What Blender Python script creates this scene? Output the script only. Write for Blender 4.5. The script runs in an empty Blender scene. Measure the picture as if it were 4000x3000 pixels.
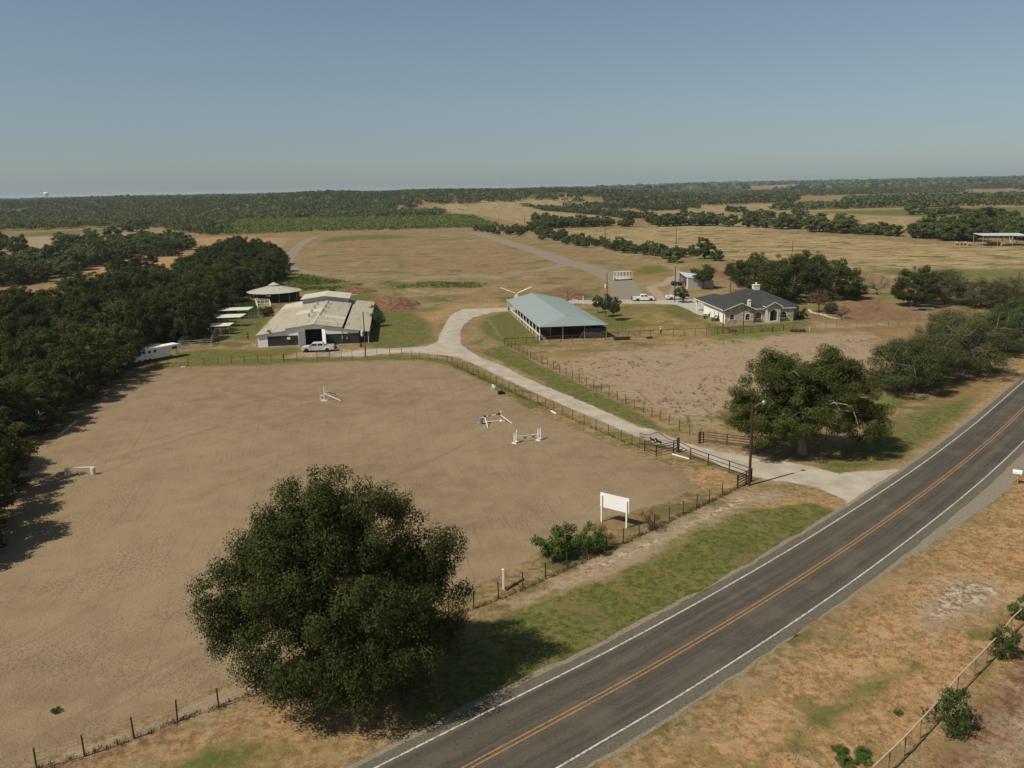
import bpy, bmesh, math, random
import numpy as np
from mathutils import Vector, Matrix, Euler
C = bpy.data.collections.new('scene'); bpy.context.scene.collection.children.link(C)
PI = math.pi
# ------------------------------------------------------------------ camera, sky, sun, exposure
F_PX, CAM_H, PITCH, ROLL = 3200.0, 33.0, math.radians(13.46), math.radians(1.15)
sc = bpy.context.scene
cd = bpy.data.cameras.new('camera'); cam = bpy.data.objects.new('camera', cd); C.objects.link(cam)
cam.location = (0, 0, CAM_H)
_f = np.array([0, math.cos(PITCH), -math.sin(PITCH)]); _r = np.array([1., 0, 0]); _u = np.cross(_r, _f)
_c, _s = math.cos(ROLL), math.sin(ROLL)
_r, _u = _c*_r - _s*_u, _s*_r + _c*_u
cam.matrix_world = Matrix(((_r[0], _u[0], -_f[0], 0), (_r[1], _u[1], -_f[1], 0), (_r[2], _u[2], -_f[2], CAM_H), (0, 0, 0, 1)))
cd.sensor_width = 36; cd.lens = 36*F_PX/4000; cd.clip_end = 60000; cd.clip_start = 0.5
sc.camera = cam
SUN_EL, SUN_DIR = math.radians(52.3), math.radians(30.5)      # light travels towards +x, a little +y
L = Vector((math.cos(SUN_EL)*math.cos(SUN_DIR), math.cos(SUN_EL)*math.sin(SUN_DIR), -math.sin(SUN_EL)))
sd = bpy.data.lights.new('sun', 'SUN'); sd.energy = 4.8; sd.angle = math.radians(0.55); sd.color = (1.0, 0.92, 0.79)
so = bpy.data.objects.new('sun', sd); C.objects.link(so); so.rotation_euler = L.to_track_quat('-Z', 'Y').to_euler(); so.location = (-60, -30, 120)
w = bpy.data.worlds.new('World'); sc.world = w; w.use_nodes = True
nt = w.node_tree; bg = nt.nodes['Background']; sky = nt.nodes.new('ShaderNodeTexSky'); sky.sky_type = 'NISHITA'
sky.sun_disc = False; sky.sun_elevation = SUN_EL; sky.sun_rotation = math.radians(239.5)
sky.altitude = 150; sky.air_density = 1.0; sky.dust_density = 0.6; sky.ozone_density = 2.6
hs_ = nt.nodes.new('ShaderNodeHueSaturation'); hs_.inputs['Saturation'].default_value = .60; nt.links.new(sky.outputs[0], hs_.inputs['Color']); tn_ = nt.nodes.new('ShaderNodeMix'); tn_.data_type = 'RGBA'; tn_.blend_type = 'MULTIPLY'; tn_.inputs[0].default_value = 1; tn_.inputs[7].default_value = (1.0, 1.15, 1.22, 1); nt.links.new(hs_.outputs[0], tn_.inputs[6]); nt.links.new(tn_.outputs[2], bg.inputs[0]); bg.inputs[1].default_value = 0.056
sc.view_settings.view_transform = 'Standard'; sc.view_settings.look = 'None'; sc.view_settings.exposure = 0.0
sc.view_settings.gamma = 1.0
sc.cycles.volume_step_rate = 10; sc.cycles.max_bounces = 6; sc.cycles.transparent_max_bounces = 4; sc.cycles.volume_bounces = 0

# ------------------------------------------------------------------ geometry helpers
def G(px, py, z=0.0):
    """world point seen at a measured place of the photograph, on the level z"""
    d = _f + _r*(px-2000)/F_PX - _u*(py-1500)/F_PX
    t = (z-CAM_H)/d[2]
    return Vector((d[0]*t, d[1]*t, z))
def G2(p): v = G(*p); return (v.x, v.y)

class MB:
    def __init__(s): s.v = []; s.f = []; s.m = []; s.mi = 0
    def add(s, vs, fs):
        b = len(s.v); s.v += [tuple(v) for v in vs]; s.f += [tuple(b+i for i in f) for f in fs]; s.m += [s.mi]*len(fs); return s
    def box(s, c, d, rz=0, rx=0, ry=0):
        R = Euler((rx, ry, rz)).to_matrix(); c = Vector(c)
        vs = [c + R @ Vector((x*d[0]/2, y*d[1]/2, z*d[2]/2)) for x in (-1, 1) for y in (-1, 1) for z in (-1, 1)]
        return s.add(vs, [(0,1,3,2),(4,6,7,5),(0,4,5,1),(2,3,7,6),(0,2,6,4),(1,5,7,3)])
    def bx(s, x0, x1, y0, y1, z0, z1): return s.box(((x0+x1)/2, (y0+y1)/2, (z0+z1)/2), (abs(x1-x0), abs(y1-y0), abs(z1-z0)))
    def tube(s, pts, rad, n=6, cap=True):
        pts = [Vector(p) for p in pts]
        if not hasattr(rad, '__len__'): rad = [rad]*len(pts)
        rings = []
        for i, p in enumerate(pts):
            a = pts[max(0, i-1)]; b = pts[min(len(pts)-1, i+1)]; t = (b-a)
            if t.length < 1e-9: t = Vector((0, 0, 1))
            t.normalize(); ref = Vector((0, 0, 1)) if abs(t.z) < .9 else Vector((1, 0, 0))
            u = t.cross(ref).normalized(); v = t.cross(u)
            rings.append([p + (u*math.cos(2*PI*k/n) + v*math.sin(2*PI*k/n))*rad[i] for k in range(n)])
        vs = [q for r in rings for q in r]; fs = []
        for i in range(len(pts)-1):
            for k in range(n):
                k2 = (k+1) % n; fs.append((i*n+k, i*n+k2, (i+1)*n+k2, (i+1)*n+k))
        if cap: fs.append(tuple(range(n-1, -1, -1))); fs.append(tuple((len(pts)-1)*n+k for k in range(n)))
        return s.add(vs, fs)
    def bar(s, p, q, w, h=None):
        h = h or w; p = Vector(p); q = Vector(q); t = (q-p).normalized(); ref = Vector((0,0,1)) if abs(t.z) < .95 else Vector((1,0,0))
        u = t.cross(ref).normalized()*w/2; v = u.cross(t).normalized()*h/2
        vs = [e + a*u + b*v for e in (p, q) for a, b in ((-1,-1),(1,-1),(1,1),(-1,1))]
        return s.add(vs, [(3,2,1,0),(4,5,6,7),(0,1,5,4),(1,2,6,5),(2,3,7,6),(3,0,4,7)])
    def prism(s, poly, a, b, axis='z'):
        """extrude a 2D polygon along an axis between a and b"""
        def P(p, t):
            return {'z': (p[0], p[1], t), 'y': (p[0], t, p[1]), 'x': (t, p[0], p[1])}[axis]
        n = len(poly); vs = [P(p, a) for p in poly] + [P(p, b) for p in poly]
        return s.add(vs, [tuple(range(n-1, -1, -1)), tuple(range(n, 2*n))] + [(i, (i+1) % n, n+(i+1) % n, n+i) for i in range(n)])
    def slab(s, pts, t):
        """thick sheet: polygon of 3D points, thickness t downwards"""
        n = len(pts); vs = [tuple(p) for p in pts] + [(p[0], p[1], p[2]-t) for p in pts]
        return s.add(vs, [tuple(range(n)), tuple(range(2*n-1, n-1, -1))] + [((i+1) % n, i, n+i, n+(i+1) % n) for i in range(n)])
    def quad(s, *p): return s.add(p, [tuple(range(len(p)))])
    def lathe(s, prof, c=(0,0,0), n=12):
        vs = [(c[0]+r*math.cos(2*PI*k/n), c[1]+r*math.sin(2*PI*k/n), c[2]+z) for r, z in prof for k in range(n)]; fs = []
        for i in range(len(prof)-1):
            for k in range(n): fs.append((i*n+k, i*n+(k+1) % n, (i+1)*n+(k+1) % n, (i+1)*n+k))
        fs.append(tuple(range(n-1, -1, -1))); fs.append(tuple((len(prof)-1)*n+k for k in range(n)))
        return s.add(vs, fs)
    def disc(s, c, r, ax, t, n=16):
        c = Vector(c); a = {'x': Vector((1,0,0)), 'y': Vector((0,1,0)), 'z': Vector((0,0,1))}[ax]
        return s.tube([c-a*t/2, c+a*t/2], r, n)
    def mesh(s, name, smooth=False):
        me = bpy.data.meshes.new(name); me.from_pydata(s.v, [], s.f)
        if s.mi or any(s.m): me.polygons.foreach_set('material_index', s.m)
        if smooth: me.polygons.foreach_set('use_smooth', [True]*len(s.f))
        bm = bmesh.new(); bm.from_mesh(me); bmesh.ops.recalc_face_normals(bm, faces=bm.faces); bm.to_mesh(me); bm.free()
        me.update(); return me
def obj(name, me, m=None, parent=None, smooth=False, bevel=0):
    if isinstance(me, MB): me = me.mesh(name, smooth)
    o = bpy.data.objects.new(name, me); C.objects.link(o)
    if m is not None:
        for q in (m if isinstance(m, (list, tuple)) else [m]): me.materials.append(q)
    if parent is not None: o.parent = parent
    if bevel:
        b = o.modifiers.new('bevel', 'BEVEL'); b.width = bevel; b.segments = 2; b.limit_method = 'ANGLE'
    return o
def thing(name, label, cat, loc=(0,0,0), rz=0, group=None):
    o = bpy.data.objects.new(name, None); C.objects.link(o); o.empty_display_size = .3
    o.location = loc; o.rotation_euler = (0, 0, rz); o['label'] = label; o['category'] = cat
    if group: o['group'] = group
    return o
def tag(o, label, cat, group=None, kind=None, loc=None, rz=None):
    o['label'] = label; o['category'] = cat
    if group: o['group'] = group
    if kind: o['kind'] = kind
    if loc is not None: o.location = loc
    if rz is not None: o.rotation_euler = (0, 0, rz)
    return o
def struct(o, label=None):
    o['kind'] = 'structure'
    if label: o['label'] = label; o['category'] = o.name.split('.')[0].replace('_', ' ')
    return o
def dup(root, loc, rz=0, scale=None, label=None, group=None):
    r = root.copy(); C.objects.link(r); r.location = loc; r.rotation_euler = (0, 0, rz)
    if scale is not None: r.scale = scale if hasattr(scale, '__len__') else (scale,)*3
    if label: r['label'] = label
    if group: r['group'] = group
    for ch in list(root.children):
        c = ch.copy(); C.objects.link(c); c.parent = r
        for g in list(ch.children):
            d = g.copy(); C.objects.link(d); d.parent = c
    return r
def np_mesh(name, V, Q, k=4):
    """numpy verts (n,3) and faces (m,k)"""
    me = bpy.data.meshes.new(name); n = len(Q)
    me.vertices.add(len(V)); me.vertices.foreach_set('co', np.asarray(V, dtype=np.float32).ravel())
    me.loops.add(n*k); me.loops.foreach_set('vertex_index', np.asarray(Q, dtype=np.int32).ravel())
    me.polygons.add(n); me.polygons.foreach_set('loop_start', np.arange(0, n*k, k, dtype=np.int32))
    try: me.polygons.foreach_set('loop_total', np.full(n, k, dtype=np.int32))
    except Exception: pass
    me.update(calc_edges=True); return me

# ------------------------------------------------------------------ materials
class NT:
    """tiny node-graph writer"""
    def __init__(s, name):
        s.m = bpy.data.materials.new(name); s.m.use_nodes = True; s.t = s.m.node_tree; s.N = s.t.nodes; s.N.clear()
        s.out = s.N.new('ShaderNodeOutputMaterial'); s.co = None
    def n(s, typ, **kw):
        o = s.N.new(typ)
        for k, v in kw.items(): setattr(o, k, v)
        return o
    def put(s, sock, v):
        if isinstance(v, bpy.types.NodeSocket): s.t.links.new(v, sock)
        elif v is not None:
            if hasattr(v, '__len__') and len(v) == 3 and len(sock.default_value) == 4: v = (*v, 1)
            sock.default_value = v
    def pos(s, sp='world'):
        if sp == 'world': return s.n('ShaderNodeNewGeometry').outputs['Position']
        return s.n('ShaderNodeTexCoord').outputs['Object']
    def scale(s, v, sc_, rot=0):
        m = s.n('ShaderNodeMapping'); s.put(m.inputs[0], v); m.inputs['Scale'].default_value = sc_; m.inputs['Rotation'].default_value = (0, 0, rot); return m.outputs[0]
    def noise(s, v, sc_, det=4, rough=.55, dist=0):
        t = s.n('ShaderNodeTexNoise'); s.put(t.inputs['Vector'], v); t.inputs['Scale'].default_value = sc_; t.inputs['Detail'].default_value = det
        t.inputs['Roughness'].default_value = rough; t.inputs['Distortion'].default_value = dist; return t.outputs['Fac']
    def voro(s, v, sc_, feat='F1'):
        t = s.n('ShaderNodeTexVoronoi', feature=feat); s.put(t.inputs['Vector'], v); t.inputs['Scale'].default_value = sc_; return t.outputs['Distance']
    def math(s, op, a, b=None, clamp=False):
        m = s.n('ShaderNodeMath', operation=op, use_clamp=clamp); s.put(m.inputs[0], a)
        if b is not None: s.put(m.inputs[1], b)
        return m.outputs[0]
    def rng(s, v, a, b, c=0., d=1., smooth=True):
        m = s.n('ShaderNodeMapRange', interpolation_type='SMOOTHSTEP' if smooth else 'LINEAR'); s.put(m.inputs[0], v)
        for i, q in enumerate((a, b, c, d)): m.inputs[1+i].default_value = q
        return m.outputs[0]
    def mix(s, f, a, b, mode='MIX'):
        m = s.n('ShaderNodeMix', data_type='RGBA', blend_type=mode); s.put(m.inputs[0], f); s.put(m.inputs[6], a); s.put(m.inputs[7], b); return m.outputs[2]
    def attr(s, name): return s.n('ShaderNodeAttribute', attribute_name=name)
    def sep(s, v):
        m = s.n('ShaderNodeSeparateColor'); s.put(m.inputs[0], v); return m.outputs
    def gain(s, c, k): return s.mix(1., c, (k, k, k) if not hasattr(k, '__len__') else k, 'MULTIPLY')
    def bump(s, h, dist, strength=1., nrm=None):
        b = s.n('ShaderNodeBump'); s.put(b.inputs['Height'], h); b.inputs['Distance'].default_value = dist; b.inputs['Strength'].default_value = strength
        if nrm is not None: s.put(b.inputs['Normal'], nrm)
        return b.outputs[0]
    def bsdf(s, col, rough=.8, metal=0, nrm=None, spec=.3, **kw):
        b = s.n('ShaderNodeBsdfPrincipled'); s.put(b.inputs['Base Color'], col); s.put(b.inputs['Roughness'], rough); s.put(b.inputs['Metallic'], metal)
        b.inputs['Specular IOR Level'].default_value = spec
        if nrm is not None: s.put(b.inputs['Normal'], nrm)
        for k, v in kw.items(): s.put(b.inputs[k], v)
        s.t.links.new(b.outputs[0], s.out.inputs[0]); return s.m
_M = {}
def mat(name, col, rough=.7, var=.15, sc_=2., metal=0, bump=0, spec=.3, dirt=None, coord='obj'):
    if name in _M: return _M[name]
    t = NT(name); p = t.pos(coord); n = t.noise(p, sc_, 5, .6)
    a = tuple(min(1, c*(1+var)) for c in col); b = tuple(c*(1-var) for c in col)
    c = t.mix(n, b, a)
    if dirt: c = t.mix(t.rng(t.noise(p, sc_*.4, 6, .7), .48, .7, 0, dirt[3]), c, dirt[:3])
    nr = t.bump(t.noise(p, sc_*6, 3), bump) if bump else None
    _M[name] = t.bsdf(c, rough, metal, nr, spec); return _M[name]
def ribbed(name, col, pitch, axis=0, rough=.5, metal=0, col2=None, depth=.02, stain=None, spec=.3):
    """painted or galvanised sheet metal: ribs along one local axis, panels, faint stains"""
    t = NT(name); p = t.pos('obj'); x = t.n('ShaderNodeSeparateXYZ'); t.put(x.inputs[0], p); u = x.outputs[axis]
    r = t.math('ABSOLUTE', t.math('SINE', t.math('MULTIPLY', u, PI/pitch)))
    rr = t.rng(r, 0, .35)
    s_ = t.scale(p, (1.2, .12, .3) if axis == 1 else (.12, 1.2, .3))
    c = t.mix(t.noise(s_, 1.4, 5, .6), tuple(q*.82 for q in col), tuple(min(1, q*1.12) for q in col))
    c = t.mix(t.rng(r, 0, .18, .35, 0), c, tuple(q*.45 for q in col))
    if stain: c = t.mix(t.rng(t.noise(s_, .9, 4, .65, .3), .5, .72, 0, stain[3]), c, stain[:3])
    _M[name] = t.bsdf(c, rough, metal, t.bump(rr, depth), spec); return _M[name]
# ------------------------------------------------------------------ terrain
RIDGE_X = np.array([-3000, 0, 500, 1000, 1300, 1500, 1700, 2000, 2200, 2450, 2700, 2900, 6000.])
RIDGE_Z = np.array([18, 19, 22, 19.5, 26, 21, 25, 21.5, 22, 15, 5, 0, 0.])
def smooth01(t): t = np.clip(t, 0, 1); return t*t*(3-2*t)
def vnoise(x, y, s, seed=0):
    """smooth value noise in numpy"""
    x = np.asarray(x, float)/s; y = np.asarray(y, float)/s
    xi = np.floor(x).astype(np.int64); yi = np.floor(y).astype(np.int64); fx = x-xi; fy = y-yi
    fx = fx*fx*(3-2*fx); fy = fy*fy*(3-2*fy)
    def h(a, b):
        n = (a*374761393 + b*668265263 + seed*1442695041) & 0xffffffff
        n = ((n ^ (n >> 13))*1274126177) & 0xffffffff
        return ((n ^ (n >> 16)) & 0xffff)/65535.
    return (h(xi, yi)*(1-fx)+h(xi+1, yi)*fx)*(1-fy) + (h(xi, yi+1)*(1-fx)+h(xi+1, yi+1)*fx)*fy
def terrain(x, y):
    x = np.asarray(x, float); y = np.asarray(y, float)
    yy = np.maximum(y, 1.); px = 2000 + 3200*x/yy/.9725
    h = np.interp(px, RIDGE_X, RIDGE_Z)
    n = vnoise(x, y, 260, 1)
    a = smooth01((y-1120-120*n)/560)*h*(0.84+.32*vnoise(x, y, 330, 2))
    a = a*np.where(y > 2600, np.clip(1-(y-2600)/2500, .3, 1), 1)
    far = smooth01((y-2600)/2600)*smooth01((px-2200)/700)*(17+5*vnoise(x, y, 900, 3)) + smooth01((y-5500)/2500)*(4*vnoise(x, y, 1500, 5))
    return np.where(y > 0, a+far, 0.)
def tz(x, y): return float(terrain(x, y))

def sdf(poly, X, Y):
    P_ = np.array(poly, float); n = len(P_); d = np.full(X.shape, 1e18); ins = np.zeros(X.shape, bool)
    for i in range(n):
        a = P_[i]; b = P_[(i+1) % n]; e = b-a; wx = X-a[0]; wy = Y-a[1]
        t = np.clip((wx*e[0]+wy*e[1])/max(1e-9, e@e), 0, 1); d = np.minimum(d, (wx-t*e[0])**2+(wy-t*e[1])**2)
        c = (a[1] > Y) != (b[1] > Y)
        if e[1] != 0: ins ^= c & (X < e[0]*(Y-a[1])/e[1]+a[0])
    return np.sqrt(d)*np.where(ins, -1, 1)
def ldist(line, X, Y):
    P_ = np.array(line, float); d = np.full(X.shape, 1e18)
    for i in range(len(P_)-1):
        a = P_[i]; b = P_[i+1]; e = b-a; wx = X-a[0]; wy = Y-a[1]
        t = np.clip((wx*e[0]+wy*e[1])/max(1e-9, e@e), 0, 1); d = np.minimum(d, (wx-t*e[0])**2+(wy-t*e[1])**2)
    return np.sqrt(d)
# polygons traced on the ground (measured places, then laid out on the level ground)
def W(pts): return [G2(p) for p in pts]
ROAD = [(-75,-13),(-30,20.3),(-3.1,41.46),(10.6,52.35),(25,64.9),(38.8,77.9),(51,90.0),(63.75,103.4),(76,116.9),(120,166),(185,238),(270,330),(420,490)]
def catmull(P_, step=2.):
    P_ = [Vector((p[0], p[1])) for p in P_]; out = []
    for i in range(len(P_)-1):
        p0 = P_[max(0, i-1)]; p1 = P_[i]; p2 = P_[i+1]; p3 = P_[min(len(P_)-1, i+2)]; n = max(1, int((p2-p1).length/step))
        for k in range(n):
            t = k/n; out.append(.5*((2*p1)+(-p0+p2)*t+(2*p0-5*p1+4*p2-p3)*t*t+(-p0+3*p1-3*p2+p3)*t**3))
    out.append(P_[-1]); return [(q.x, q.y) for q in out]
ROADC = catmull(ROAD, 1.25)
ARENA = W([(590,1446),(760,1437),(1000,1433),(1200,1419),(1400,1413),(1640,1411),(1720,1425),(1800,1453),(1900,1511),(1960,1541),(2090,1611),(2190,1651),(2300,1701),(2400,1746),(2500,1791),(2580,1801),(2640,1836),(2685,1870),(2700,1893),(2680,1922),(2600,1966),(2450,1996),(2340,2031),(2200,2111),(2080,2171),(1950,2246),(1800,2318),(1500,2430),(1250,2530),(970,2643),(820,2697),(696,2767),(497,2827),(348,2896),(75,2991),(-120,3080),(-700,3080),(-600,2500),(-350,2100),(-60,1900),(60,1840),(250,1700),(300,1640),(345,1590),(420,1545),(500,1490)])
DRIVE = W([(3560,1838),(3524,1833),(3359,1840),(3271,1852),(3170,1823),(3081,1807),(2980,1797),(2900,1779),(2857,1770),(2811,1763),(2737,1746),(2676,1732),(2597,1698),(2545,1676),(2497,1669),(2450,1647),(2300,1580),(2150,1517),(2058,1479),(1970,1432),(1882,1400),(1823,1365),(1800,1344),(1795,1315),(1797,1290),(1812,1268),(1848,1240),(1917,1222),(1984,1214),(2100,1203),(2240,1188),(2435,1187),(2587,1185),(2680,1192),(2680,1172),(2587,1171),(2435,1170),(2240,1173),(2100,1190),(1980,1201),(1808,1207),(1763,1230),(1740,1266),(1718,1311),(1709,1338),(1664,1353),(1560,1361),(1447,1363),(1380,1372),(1300,1385),(1330,1392),(1420,1391),(1500,1385),(1573,1377),(1647,1379),(1735,1388),(1794,1397),(1882,1435),(1970,1479),(2058,1520),(2150,1561),(2300,1625),(2450,1691),(2585,1738),(2649,1757),(2699,1770),(2766,1793),(2834,1827),(2925,1857),(3020,1878),(3106,1886),(3170,1896),(3233,1922),(3290,1946),(3318,1975),(3340,1990)])
CONC = W([(2680,1168),(2760,1168),(2850,1175),(2850,1222),(2760,1236),(2722,1228),(2690,1210),(2640,1190),(2560,1187),(2560,1176)])
TRACK = catmull(W([(1253,921),(1207,934),(1171,957),(1143,985),(1122,1020),(1140,1047),(1225,1068),(1340,1077),(1500,1082),(1726,1082),(1952,1071),(2110,1053),(2201,1036),(2269,1030)]), 6)
TRACK2 = catmull(W([(1840,905),(1875,915),(1952,938),(2042,965),(2133,994),(2201,1020),(2269,1036),(2359,1068),(2420,1095),(2440,1125),(2445,1168)]), 6)
FORKS = catmull(W([(2610,1176),(2625,1140),(2640,1110),(2650,1080),(2645,1055),(2600,1035),(2500,1010),(2350,975),(2250,950),(2150,935),(2000,915)]), 8)
FENCE_BASE = None
# -- the one ground sheet: fine towards the view, reaching the horizon
az = np.concatenate([np.radians(np.arange(-180, -46, 3.)), np.radians(np.arange(-46, 46, .2)), np.radians(np.arange(46, 180, 3.))])
inv = np.arange(1/24., 1/2600., -8.2e-5); rr_ = np.concatenate([[0.5, 6, 12, 18], 1/inv]); r_ = rr_[-1]; more = []
while r_ < 45000: r_ *= 1.045; more.append(r_)
rr_ = np.concatenate([rr_, more])
A_, R_ = np.meshgrid(az, rr_); GX = (np.sin(A_)*R_).ravel(); GY = (np.cos(A_)*R_).ravel(); GZ = terrain(GX, GY)
GZ = GZ + np.where(GY > 0, 0, 0) 
na, nr = len(az), len(rr_)
i0 = np.arange(nr-1)[:, None]*na; j0 = np.arange(na)[None, :]; j1 = (j0+1) % na
Q = np.stack([i0+j0, i0+j1, i0+na+j1, i0+na+j0], -1).reshape(-1, 4)
gme = np_mesh('ground', np.stack([GX, GY, GZ], -1), Q)
def band(d, w_): return np.clip(.5 - d/(2*w_), 0, 1)
mk = {}
def paint(ch, poly, w_=2., amt=1., line=None):
    if line is not None: d = ldist(poly, GX, GY) - line
    else:
        P_ = np.array(poly); b = (GX > P_[:, 0].min()-w_) & (GX < P_[:, 0].max()+w_) & (GY > P_[:, 1].min()-w_) & (GY < P_[:, 1].max()+w_)
        v = np.zeros(GX.shape); v[b] = band(sdf(poly, GX[b], GY[b]), w_)*amt
        mk[ch] = np.maximum(mk.get(ch, 0), v); return
    mk[ch] = np.maximum(mk.get(ch, 0), band(d, w_)*amt)
def erase(ch, poly, w_=2.):
    mk[ch] = mk[ch]*(1-band(sdf(poly, GX, GY), w_))
g = 'green'
rn = lambda off: [(a[0]+off*n_[0], a[1]+off*n_[1]) for a, n_ in zip(ROADC, RN)]
RN = []
for i in range(len(ROADC)):
    a = ROADC[max(0, i-1)]; b = ROADC[min(len(ROADC)-1, i+1)]; dx, dy = b[0]-a[0], b[1]-a[1]; l_ = math.hypot(dx, dy); RN.append((dy/l_, -dx/l_))
paint(g, W([(1500,2600),(1750,2470),(1950,2410),(2150,2330),(2450,2215),(2650,2120),(2740,2040),(2850,1990),(3000,1985),(3170,1960),(3290,2000),(3240,2080),(3000,2215),(2700,2370),(2203,2640),(1950,2760),(1740,2860),(1600,2850)]), 1.6)
paint(g, W([(3200,1835),(3330,1712),(3470,1640),(3650,1590),(3810,1540),(3790,1600),(3640,1715),(3500,1800),(3330,1842)]), 3, .95)
paint(g, W([(3820,1400),(4000,1320),(4000,1370),(3900,1420)]), 3, .9)
paint(g, W([(1870,1275),(1900,1240),(1960,1222),(2010,1216),(2120,1340),(2090,1348),(1980,1350),(1900,1310)]), 2)
paint(g, W([(1880,1372),(1960,1350),(2010,1368),(2110,1425),(2250,1490),(2400,1565),(2560,1650),(2600,1680),(2520,1676),(2420,1630),(2280,1575),(2150,1505),(2050,1455),(1960,1410),(1900,1390)]), 1.4)
paint(g, W([(560,1443),(760,1432),(1000,1428),(1200,1414),(1400,1409),(1640,1405),(1740,1424),(1850,1470),(2000,1548),(2150,1615),(2130,1590),(1960,1500),(1860,1440),(1760,1408),(1650,1392),(1560,1388),(1400,1396),(1200,1398),(1000,1402),(760,1412),(620,1418)]), 1.2, .95)
paint(g, W([(1440,1205),(1600,1215),(1700,1262),(1702,1325),(1620,1356),(1480,1362),(1400,1350)]), 3.5, .86)
paint(g, W([(680,1375),(860,1362),(1000,1366),(1180,1352),(1190,1385),(1000,1398),(760,1412),(640,1400)]), 2, .75)
paint(g, W([(820,1225),(900,1200),(990,1190),(1060,1225),(1030,1290),(1000,1330),(900,1330),(860,1280)]), 3, .95)
paint(g, W([(790,1190),(870,1150),(960,1130),(1010,1190),(1000,1240),(900,1250)]), 5)
paint(g, W([(1080,1065),(1180,1072),(1330,1095),(1420,1112),(1330,1140),(1160,1140),(1075,1110)]), 6, .95)
paint(g, W([(1300,1150),(1430,1130),(1500,1150),(1480,1200),(1330,1180)]), 6, .8)
paint(g, W([(1470,1105),(1520,1095),(1600,1108),(1640,1125),(1560,1132),(1490,1125)]), 5)
paint(g, W([(1600,1105),(1700,1098),(1820,1104),(1900,1112),(1880,1124),(1740,1126),(1640,1122)]), 5)
paint(g, W([(1640,1160),(1740,1152),(1820,1160),(1760,1180),(1660,1185)]), 5, .85)
paint(g, W([(1900,1160),(2100,1148),(2260,1150),(2340,1140),(2360,1165),(2200,1180),(1960,1185)]), 6, .8)
paint(g, W([(2290,1200),(2420,1195),(2640,1185),(2700,1212),(2760,1250),(2810,1285),(2600,1300),(2440,1318),(2380,1330),(2300,1280)]), 4, .52)
paint(g, W([(2300,1240),(2420,1250),(2560,1262),(2540,1275),(2420,1285),(2330,1300)]), 3, .9)
paint(g, W([(2560,1195),(2640,1186),(2700,1212),(2760,1255),(2700,1262),(2600,1225)]), 2.5, .85)
paint(g, W([(2740,1255),(2830,1275),(3000,1265),(3160,1252),(3180,1262),(3100,1290),(2900,1303),(2780,1308)]), 2, .95)
paint(g, W([(3180,1300),(3330,1282),(3600,1270),(3600,1280),(3300,1292)]), 3, .8)
paint(g, W([(1235,950),(1285,926),(1380,920),(1560,917),(1620,926),(1500,937),(1380,938),(1260,950)]), 12, .95)
paint(g, W([(1500,985),(1560,990),(1600,1050),(1560,1055)]), 9, .72); paint(g, W([(1300,1020),(1360,1010),(1350,1040),(1290,1045)]), 9, .66)
paint(g, W([(2530,1035),(2600,1042),(2610,1062),(2520,1075),(2470,1060)]), 5, .9)
paint(g, W([(2290,1010),(2380,1025),(2370,1040),(2290,1025)]), 7, .75)
paint(g, W([(3280,1070),(3500,1085),(4000,1110),(4300,1120),(4300,1060),(4000,1040),(3700,1045),(3350,1040)]), 14, .66)
paint(g, W([(3050,830),(3500,815),(4200,800),(4200,845),(3600,850),(3300,838)]), 30, .8)
paint(g, W([(40,912),(600,888),(420,905),(60,930)]), 20, .9)
paint(g, W([(95,2780),(120,2765),(135,2775),(110,2792)]), .3)
o_ = 'gold'
paint(o_, rn(6.3)[:340] + rn(16.5)[:340][::-1], 3.0, .92)
paint(o_, W([(2700,1880),(2740,1830),(2820,1840),(2900,1880),(2860,1910),(2780,1905)]), 1.2, .95)
paint(o_, W([(3290,1950),(3345,1990),(3250,2070),(3120,2100),(2960,2040),(2940,1960),(3080,1930)]), 2.5, .8)
paint('sand', W([(2930,1900),(3080,1930),(3000,1975),(2900,1960)]), 1.5, .7)
paint(o_, W([(3500,1840),(3700,1680),(3830,1560),(4000,1400),(4100,1330),(4100,1400),(3880,1570),(3620,1800)]), 2.5, .9)
paint(o_, W([(100,3050),(400,2930),(1000,2720),(1300,2650),(1500,2760),(1600,2880),(1450,2990),(1300,3080)]), 2.5, .50)
paint('red', W([(100,3050),(500,2920),(1000,2740),(1300,2700),(1400,2800),(1000,2900),(600,3040)]), 2.5, .52)
paint(g, W([(500,3030),(800,2900),(1100,2850),(1300,2900),(1150,3000),(900,3080)]), 1.5, .55)
paint(o_, W([(0,1000),(130,1000),(140,1030),(0,1050)]), 6, .9)
paint(o_, W([(300,1060),(480,1005),(720,985),(780,1010),(640,1055),(500,1080),(420,1110),(270,1150),(100,1165),(60,1150),(250,1110)]), 6, .95)
paint(o_, W([(700,930),(1000,925),(1140,930),(1100,960),(1040,985),(1100,1030),(1130,1070),(1060,1080),(980,960),(800,965)]), 8, .8)
paint(o_, W([(1700,1215),(1760,1190),(1970,1180),(2000,1200),(1800,1208),(1740,1240),(1690,1310),(1620,1300),(1640,1240)]), 4, .8)
paint(o_, W([(2540,1210),(2640,1210),(2800,1290),(2640,1305),(2500,1300),(2400,1260),(2450,1220)]), 4, .74)
s_ = 'sand'
paint(s_, W([(2000,2345),(2300,2170),(2560,2068),(2800,1950),(2900,1905),(2970,1920),(2990,1960),(2700,2095),(2500,2205),(2200,2320),(1900,2420),(1750,2460)]), 2.2, .8)
paint(s_, W([(0,3010),(350,2905),(700,2780),(1000,2660),(1040,2690),(700,2820),(350,2950),(60,3050)]), 1.2, .85)
paint(s_, W([(3560,2400),(3620,2290),(3720,2240),(3900,2260),(3990,2330),(3880,2380),(3720,2440),(3600,2470)]), 2, .85)
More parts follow.
